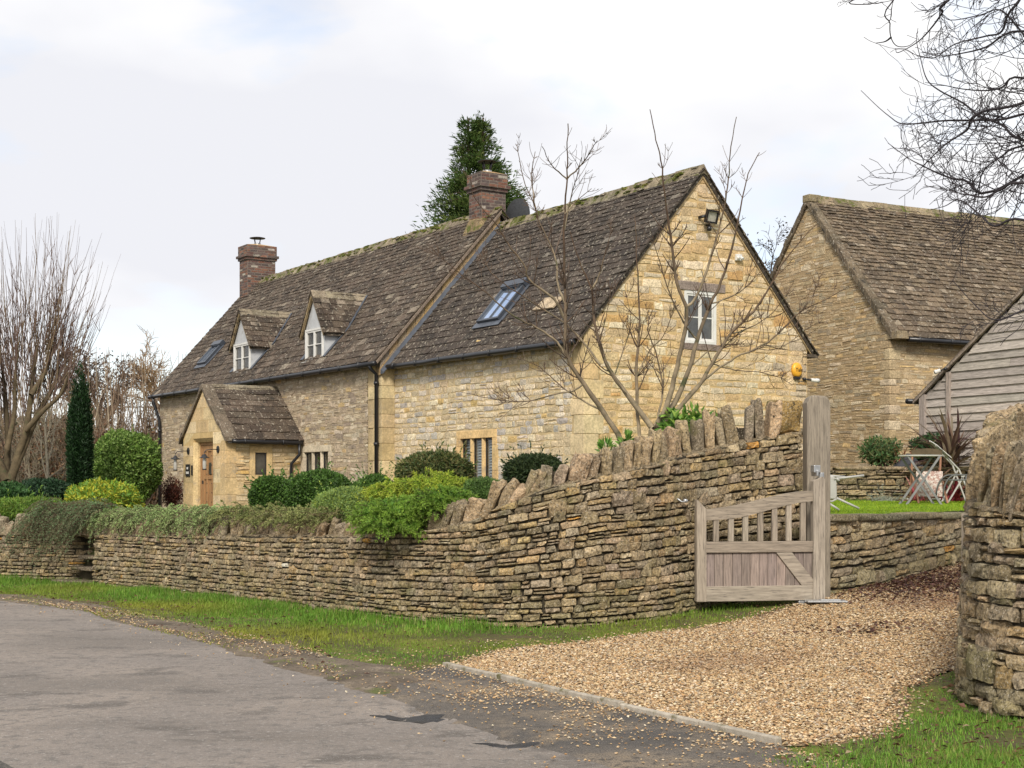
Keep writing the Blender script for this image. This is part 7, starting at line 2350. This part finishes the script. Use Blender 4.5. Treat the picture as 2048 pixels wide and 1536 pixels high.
# ------------------------------------------------------------------ fittings on the cottage (each in the house's own directions)
def fitting(name, label, cat, x, y, z):
    return thing(name, label, cat, tuple(hw(x, y, z)), HROT)
def lantern(x, label):
    r = fitting('wall_lantern', label, 'wall lamp', x, PY0, 2.45)
    mb = MB()
    th = np.arange(14) * 2 * pi / 14
    mb.prism([(0.07 * cos(t), 0, 0.085 * sin(t)) for t in th], (0, -0.03, 0))
    mb.build('wall_plate', M_DARKMETAL, r, bevel=0.004)
    mb = MB()
    mb.tube([(0, -0.03, 0), (0, -0.16, 0.0), (0, -0.30, -0.02), (0, -0.34, -0.07), (0, -0.34, -0.12)], 0.011, 6)
    mb.build('arm', M_DARKMETAL, r, True)
    mb = MB()
    mb.lathe((0, -0.34, -0.24), [(0.0, 0.13), (0.03, 0.125), (0.045, 0.09), (0.115, 0.045), (0.12, 0.035), (0.0, 0.04)], 14)
    mb.build('shade', M_DARKMETAL, r, True)
    MB().lathe((0, -0.34, -0.48), [(0.0, 0.0), (0.045, 0.0), (0.055, 0.03), (0.0, 0.03)], 12).build('lamp_base', M_DARKMETAL, r, True)
    mb = MB()
    mb.lathe((0, -0.34, -0.45), [(0.038, 0.0), (0.045, 0.06), (0.045, 0.15), (0.04, 0.245)], 12)
    mb.build('lamp_glass', M_LAMPGLASS, r, True)
M_LAMPGLASS = pmat('pale_lamp_glass', (0.38, 0.37, 0.34), 0.12, 0.0, var=0.0, spec=0.7)
lantern(-13.32, 'black wall lantern on the left jamb of the oak front door')
lantern(-11.40, 'black wall lantern on the right jamb of the oak front door')
r = fitting('house_sign', 'small square black house sign with white lettering beside the door', 'sign', -13.36, PY0, 1.98)
MB().box(-0.14, 0.14, -0.025, 0.0, -0.15, 0.15).build('plaque', M_DARKMETAL, r, bevel=0.006)
mb = MB()
for (zz, xs_) in ((0.055, [(-0.05, 0.028), (-0.012, 0.02), (0.02, 0.03)]), (-0.055, [(-0.085, 0.035), (-0.04, 0.025), (-0.008, 0.03), (0.032, 0.02), (0.06, 0.03)])):
    for k, (x, w_) in enumerate(xs_):
        mb.box(x, x + w_, -0.029, -0.0255, zz - 0.03, zz + (0.03 if k % 2 == 0 else 0.015))
mb.build('lettering', M_WHITE, r)
tag(MB().box(-0.035, 0.035, -0.03, 0.0, -0.12, 0.12).build('doorbell', M_BLACK, None, loc=tuple(hw(-13.075, PY0, 1.98)), bevel=0.008), 'slim black doorbell unit on the stone jamb by the door', 'doorbell')
bpy.data.objects['doorbell'].rotation_euler = (0, 0, HROT)

r = fitting('alarm_box', 'round yellow burglar alarm box high on the gable corner', 'alarm', 0.0, 5.04, 3.84)
mb = MB()
th = np.arange(28) * 2 * pi / 28
prev = None
rings = [(0.122, 0.0), (0.136, 0.012), (0.136, 0.05), (0.122, 0.075), (0.085, 0.088), (0.0, 0.092)]
V = np.array([[(d, rr * 0.92 * cos(t), rr * 1.04 * sin(t)) for t in th] for rr, d in rings]).reshape(-1, 3)
i = np.arange(5)[:, None] * 28
j = np.arange(28)[None]
mb.add(V, np.stack([i + j, i + (j + 1) % 28, i + 28 + (j + 1) % 28, i + 28 + j], -1).reshape(-1, 4))
mb.build('cover', M_YELLOW, r, True)
MB().box(0.0, 0.07, -0.07, 0.07, -0.185, -0.13).build('base', M_BLACK, r, bevel=0.01)
fc = bpy.data.curves.new('lettering', 'FONT')
fc.body = 'Yale'
fc.size = 0.11
fc.align_x, fc.align_y = 'CENTER', 'CENTER'
fc.extrude = 0.002
fc.materials.append(M_BLACK)
_tmp = bpy.data.objects.new('text', fc)
COL.objects.link(_tmp)
_me = bpy.data.meshes.new_from_object(_tmp.evaluated_get(bpy.context.evaluated_depsgraph_get()))
bpy.data.objects.remove(_tmp)
fo = bpy.data.objects.new('lettering', _me)
COL.objects.link(fo)
fo.parent = r
fo.location = (0.094, 0.012, 0.0)
fo.rotation_euler = (pi / 2, 0, pi / 2)

def camera_unit(name, label, base, rot, arm, head):
    r = thing(name, label, 'security camera', tuple(base), rot)
    mb = MB()
    mb.tube([(0, 0, 0), tuple(arm[0])], 0.03, 10)
    mb.tube([tuple(arm[0]), tuple(arm[1])], 0.016, 8)
    mb.build('bracket', M_BLACK, r, True)
    mb = MB()
    a, b = np.array(head[0]), np.array(head[1])
    mb.tube([a, a + (b - a) * 0.6, a + (b - a) * 0.62, b], [0.035, 0.035, 0.042, 0.042], 12)
    mb.build('camera_body', M_WHITE, r, True)
    mb = MB()
    mb.tube([b, b + (b - a) / np.linalg.norm(b - a) * 0.012], 0.034, 12)
    mb.build('lens', M_BLACK, r, True)
camera_unit('security_camera', 'white security camera on a black arm below the yellow alarm box', hw(0.0, 5.24, 3.67), HROT, [(0.05, 0.02, 0), (0.06, 0.16, -0.01)], [(0.06, 0.16, -0.01), (0.08, 0.34, -0.02)])
sp = np.array([8.32, 29, 0]) + np.array([0.451, -0.892, 0]) * 0.74 + np.array([-0.892, -0.451, 0]) * 0.085
camera_unit('security_camera', 'small white camera on the boarded wall of the timber outbuilding', (*sp[:2], CZ + (HY - 738) / F * sp[1]), SROT, [(-0.04, -0.06, 0.0), (-0.10, -0.09, -0.03)], [(-0.10, -0.09, -0.02), (-0.17, -0.17, -0.06)])
r = fitting('floodlight', 'square black floodlight near the top of the gable', 'floodlight', 0.0, 2.78, 6.55)
mb = MB()
tl = 0.35
def fl(x, y, z): return (0.16 + x * cos(tl) + z * sin(tl) * 1, y, -x * sin(tl) + z * cos(tl))
for (a, b, c, d) in ((-0.14, 0.14, 0.09, 0.12), (-0.14, 0.14, -0.12, -0.09), (-0.14, -0.11, -0.09, 0.09), (0.11, 0.14, -0.09, 0.09)):
    mb.hexa([fl(-0.03, a, c), fl(0.03, a, c), fl(0.03, b, c), fl(-0.03, b, c), fl(-0.03, a, d), fl(0.03, a, d), fl(0.03, b, d), fl(-0.03, b, d)])
mb.hexa([fl(-0.05, -0.11, -0.09), fl(-0.03, -0.11, -0.09), fl(-0.03, 0.11, -0.09), fl(-0.05, 0.11, -0.09), fl(-0.05, -0.11, 0.09), fl(-0.03, -0.11, 0.09), fl(-0.03, 0.11, 0.09), fl(-0.05, 0.11, 0.09)])
mb.build('housing', M_BLACK, r)
mb = MB()
mb.hexa([fl(-0.03, -0.11, -0.09), fl(-0.0, -0.11, -0.09), fl(-0.0, 0.11, -0.09), fl(-0.03, 0.11, -0.09), fl(-0.03, -0.11, 0.09), fl(-0.0, -0.11, 0.09), fl(-0.0, 0.11, 0.09), fl(-0.03, 0.11, 0.09)])
mb.build('reflector_glass', pmat('floodlight_glass', (0.45, 0.43, 0.36), 0.12, 0.0, var=0.2, vscale=20, spec=0.8), r)
mb = MB()
mb.tube([(0.0, 0, -0.14), (0.09, 0, -0.14), (0.12, 0, -0.06)], 0.018, 8)
mb.lathe((0.09, 0, -0.26), [(0, 0), (0.04, 0.01), (0.05, 0.05), (0.03, 0.10), (0, 0.10)], 10)
mb.bar((0.14, -0.14, 0.0), (0.02, -0.20, -0.02), 0.02, 0.05)
mb.build('bracket', M_BLACK, r, True)
r = fitting('outdoor_sensor', 'small white box fixed to the gable above the window', 'sensor', 0.0, 3.55, 5.88)
mb = MB().box(0.0, 0.06, -0.07, 0.07, -0.06, 0.06)
mb.tube([(0.05, -0.04, 0), (0.10, -0.04, -0.03)], 0.03, 10).tube([(0.05, 0.05, 0), (0.10, 0.05, -0.03)], 0.03, 10)
mb.build('housing', M_WHITE, r, bevel=0.008)
r = fitting('satellite_dish', 'dark satellite dish behind the middle chimney', 'satellite dish', -6.66, 3.0, 7.35)
mb = MB()
th = np.arange(24) * 2 * pi / 24
V = np.array([[(0.06 * (k / 4) ** 2 * -1 + 0.06 + 0.0, 0.34 * k / 4 * cos(t), 0.34 + 0.36 * k / 4 * sin(t)) for t in th] for k in range(1, 5)]).reshape(-1, 3)
V = V @ np.array([[0.35, -0.93, 0], [0.93, 0.35, 0], [0, 0, 1.0]])
V = np.vstack([V, [V[:24].mean(0)]])
i = np.arange(3)[:, None] * 24
j = np.arange(24)[None]
mb.add(V, np.stack([i + j, i + (j + 1) % 24, i + 24 + (j + 1) % 24, i + 24 + j], -1).reshape(-1, 4), [(96, (k + 1) % 24, k) for k in range(24)])
mb.build('dish', pmat('dish_mesh', (0.035, 0.037, 0.04), 0.6, 0.0, var=0.3, vscale=25), r, True)
MB().tube([(0, 0, -0.2), (0, 0.02, 0.34)], 0.02, 8).build('mast', M_DARKMETAL, r, True)

# ------------------------------------------------------------------ garden furniture on the lawn
lz = lambda x, y: float(lawn_h(np.array([x]), np.array([y]))[0]) + 0.012
Y = 24.0
xc = (1850 - PX) / F * Y
z0 = lz(xc, Y)
M_LEGGREY = pmat('dull_grey_metal', (0.20, 0.20, 0.20), 0.5, 0.0, var=0.15, spec=0.4)
r = thing('folding_table', 'grey metal folding table with crossed legs at the back of the lawn', 'table', (xc, Y, z0))
tt = CZ + (HY - 912) / F * Y - z0
mb = MB()
th = np.arange(24) * 2 * pi / 24
mb.prism([(0.37 * cos(t), 0.27 + 0.30 * sin(t), tt) for t in th], (0, 0, 0.022))
mb.build('table_top', M_GREYPAINT, r)
for yy in (0.06, 0.50):
    for sg in (1, -1):
        MB().bar((-0.26 * sg, yy + 0.02 * sg, tt), (0.30 * sg, yy + 0.02 * sg, 0.0), 0.022, 0.035).build('leg', M_LEGGREY, r)
for sg in (1, -1):
    MB().bar((0.27 * sg, 0.06, 0.10), (0.27 * sg, 0.5, 0.10), 0.02, 0.02).build('stretcher', M_GREYPAINT, r)
Y = 25.1
xc = (1857 - PX) / F * Y
z0 = lz(xc, Y)
r = thing('folding_chair', 'folding garden chair with a pink patterned back panel behind the table', 'chair', (xc, Y, z0))
ht = CZ + (HY - 897) / F * Y - z0
W2 = 0.25
FRM = pmat('faded_wood', (0.33, 0.17, 0.11), 0.8, 0.2, 20, 0.003, 0.25, 8)
for sg in (1, -1):
    MB().bar((sg * W2, 0.25, 0.0), (sg * W2, 0.12, ht - 0.08), 0.03, 0.025).build('leg', FRM, r)
    MB().bar((sg * W2, -0.28, 0.0), (sg * W2, 0.22, 0.62), 0.03, 0.025).build('leg', FRM, r)
mb = MB()
xs = np.linspace(-0.27, 0.27, 9)
for a, b in zip(xs[:-1], xs[1:]):
    f = lambda x: 0.035 * (1 - (x / 0.27) ** 2)
    mb.hexa([(a, 0.10, ht - 0.13 + f(a)), (b, 0.10, ht - 0.13 + f(b)), (b, 0.12, ht - 0.13 + f(b)), (a, 0.12, ht - 0.13 + f(a)), (a, 0.10, ht - 0.03 + f(a)), (b, 0.10, ht - 0.03 + f(b)), (b, 0.12, ht - 0.03 + f(b)), (a, 0.12, ht - 0.03 + f(a))])
mb.build('back_slat', pmat('dark_slat', (0.10, 0.075, 0.045), 0.9, 0.2, 20, 0.003, 0.3, 8), r)
pn = pmat('patterned_fabric', (0.46, 0.30, 0.26), 0.9, 0.3, 60, 0.004, 0.2, 8, [((0.66, 0.60, 0.55), 26, 0.50, 0.54), ((0.20, 0.09, 0.08), 34, 0.57, 0.61)])
MB().box(-W2 + 0.02, W2 - 0.02, -0.06, -0.04, 0.12, 0.56).build('back_panel', pn, r)
Y = 24.6
xc = (1912 - PX) / F * Y
z0 = lz(xc, Y)
r = thing('folding_chair', 'dark grey chair half hidden by the curved entrance wall', 'chair', (xc, Y, z0))
mb = MB()
DG = pmat('dark_grey_metal', (0.10, 0.105, 0.10), 0.5, 0.0, var=0.1, spec=0.4)
for yy in (0.0, 0.4):
    a = np.linspace(pi, pi * 0.5, 8)
    mb.tube([(0.22 * cos(t), yy, 0.14 + 0.36 * sin(t)) for t in a] + [(0.25, yy, 0.5)], 0.014, 6)
    mb.tube([(-0.22, yy, 0.14), (-0.17, yy, 0.0)], 0.014, 6)
    mb.tube([(0.3, yy, 0.5), (0.3, yy, 0.0)], 0.014, 6)
mb.build('frame', DG, r, True)
MB().box(-0.12, 0.32, 0.0, 0.4, 0.40, 0.425).build('seat', DG, r, bevel=0.006)
Y = 25.4
p = at(1872, 890, Y)
z0 = lz(p[0], Y)
r = thing('deck_chair', 'white slatted chair back leaning at an angle behind the table', 'chair', (p[0], Y, z0))
a, b = np.array([0, 0, p[2] - z0]), at(1902, 916, Y) - np.array([p[0], Y, z0])
e_ = at(1918, 938, Y + 0.2) - np.array([p[0], Y, z0])
mb = MB()
d = (b - a) / np.linalg.norm(b - a)
for k in range(7):
    q = a + (b - a) * (k + 0.5) / 7
    mb.bar(q + np.array([0, -0.05, 0.0]), q + np.array([0, 0.42, 0.10]), 0.04, 0.012, up=(d[2], 0, -d[0]))
mb.build('back_slats', M_WHITE, r)
mb = MB()
for yy, zz in ((0, 0), (0.38, 0.09)):
    mb.bar(a + (0, yy, zz - 0.012), e_ + (0, yy, zz - 0.012), 0.025, 0.025)
    mb.bar(e_ + (0, yy, zz - 0.012), (e_[0] + 0.25, e_[1] + yy, 0.0), 0.025, 0.025)
    mb.bar(e_ + (0.1, yy, zz - 0.1), (e_[0] - 0.2, e_[1] + yy, 0.0), 0.025, 0.025)
mb.build('frame', M_GREYPAINT, r)
# the tipped-over chair by the gate
Y = 19.6
p = at(1664, 1002, Y)
z0 = lz(p[0], Y)
o_ = np.array([p[0], Y, z0])
r = thing('tipped_chair', 'pale grey metal chair lying tipped over on the lawn behind the gate post', 'chair', tuple(o_))
q = lambda px, py, dy=0.0: at(px, py, Y + dy) - o_
mb = MB()
mb.prism([q(1650, 950), q(1668, 953), q(1673, 958), q(1674, 992), q(1671, 998), q(1650, 998)], (0.03, 0.42, 0.0))
mb.build('seat', M_GREYPAINT, r, bevel=0.012)
for (a, b) in (((1668, 958), (1728, 951)), ((1673, 996), (1718, 1017)), ((1660, 1008), (1678, 1020))):
    MB().tube([q(*a), q(*b)], 0.016, 8).build('leg', M_GREYPAINT, r, True)
MB().tube([q(1650, 951, 0.4), q(1690, 954, 0.5)], 0.016, 8).build('leg', M_GREYPAINT, r, True)
mb = MB().tube([q(1673, 998), q(1664, 1003), q(1650, 1000)], 0.014, 6).tube([q(1673, 956), q(1678, 962)], 0.02, 6)
mb.build('frame', M_GREYPAINT, r, True)
# draped cover
Y = 27.45
p = at(1815, 940, Y)
r = thing('furniture_cover', 'dark grey pyramid shaped cover above the far low wall behind the folding table', 'cover', (p[0], Y, 1.92))
zt, zb = 0.30, 0.0
mb = MB()
n = 28
rings = []
for (f, rr) in ((0.0, 0.34), (0.25, 0.27), (0.55, 0.17), (0.85, 0.075), (1.0, 0.02)):
    rings.append([((rr + 0.018 * sin(5 * t + f * 3)) * cos(t), (rr + 0.018 * sin(5 * t + f * 3)) * 0.55 * sin(t) - 0.05, zb + (zt - zb) * f) for t in np.arange(n) * 2 * pi / n])
V = np.array(rings).reshape(-1, 3)
i = np.arange(4)[:, None] * n
j = np.arange(n)[None]
mb.add(V, np.stack([i + j, i + (j + 1) % n, i + n + (j + 1) % n, i + n + j], -1).reshape(-1, 4), None)
mb.add(np.vstack([rings[-1], [np.mean(rings[-1], 0)]]), None, [(k, (k + 1) % n, n) for k in range(n)])
mb.build('cover_cloth', pmat('cover_cloth', (0.045, 0.047, 0.055), 0.7, 0.2, 15, 0.01, 0.15, 5), r, True)
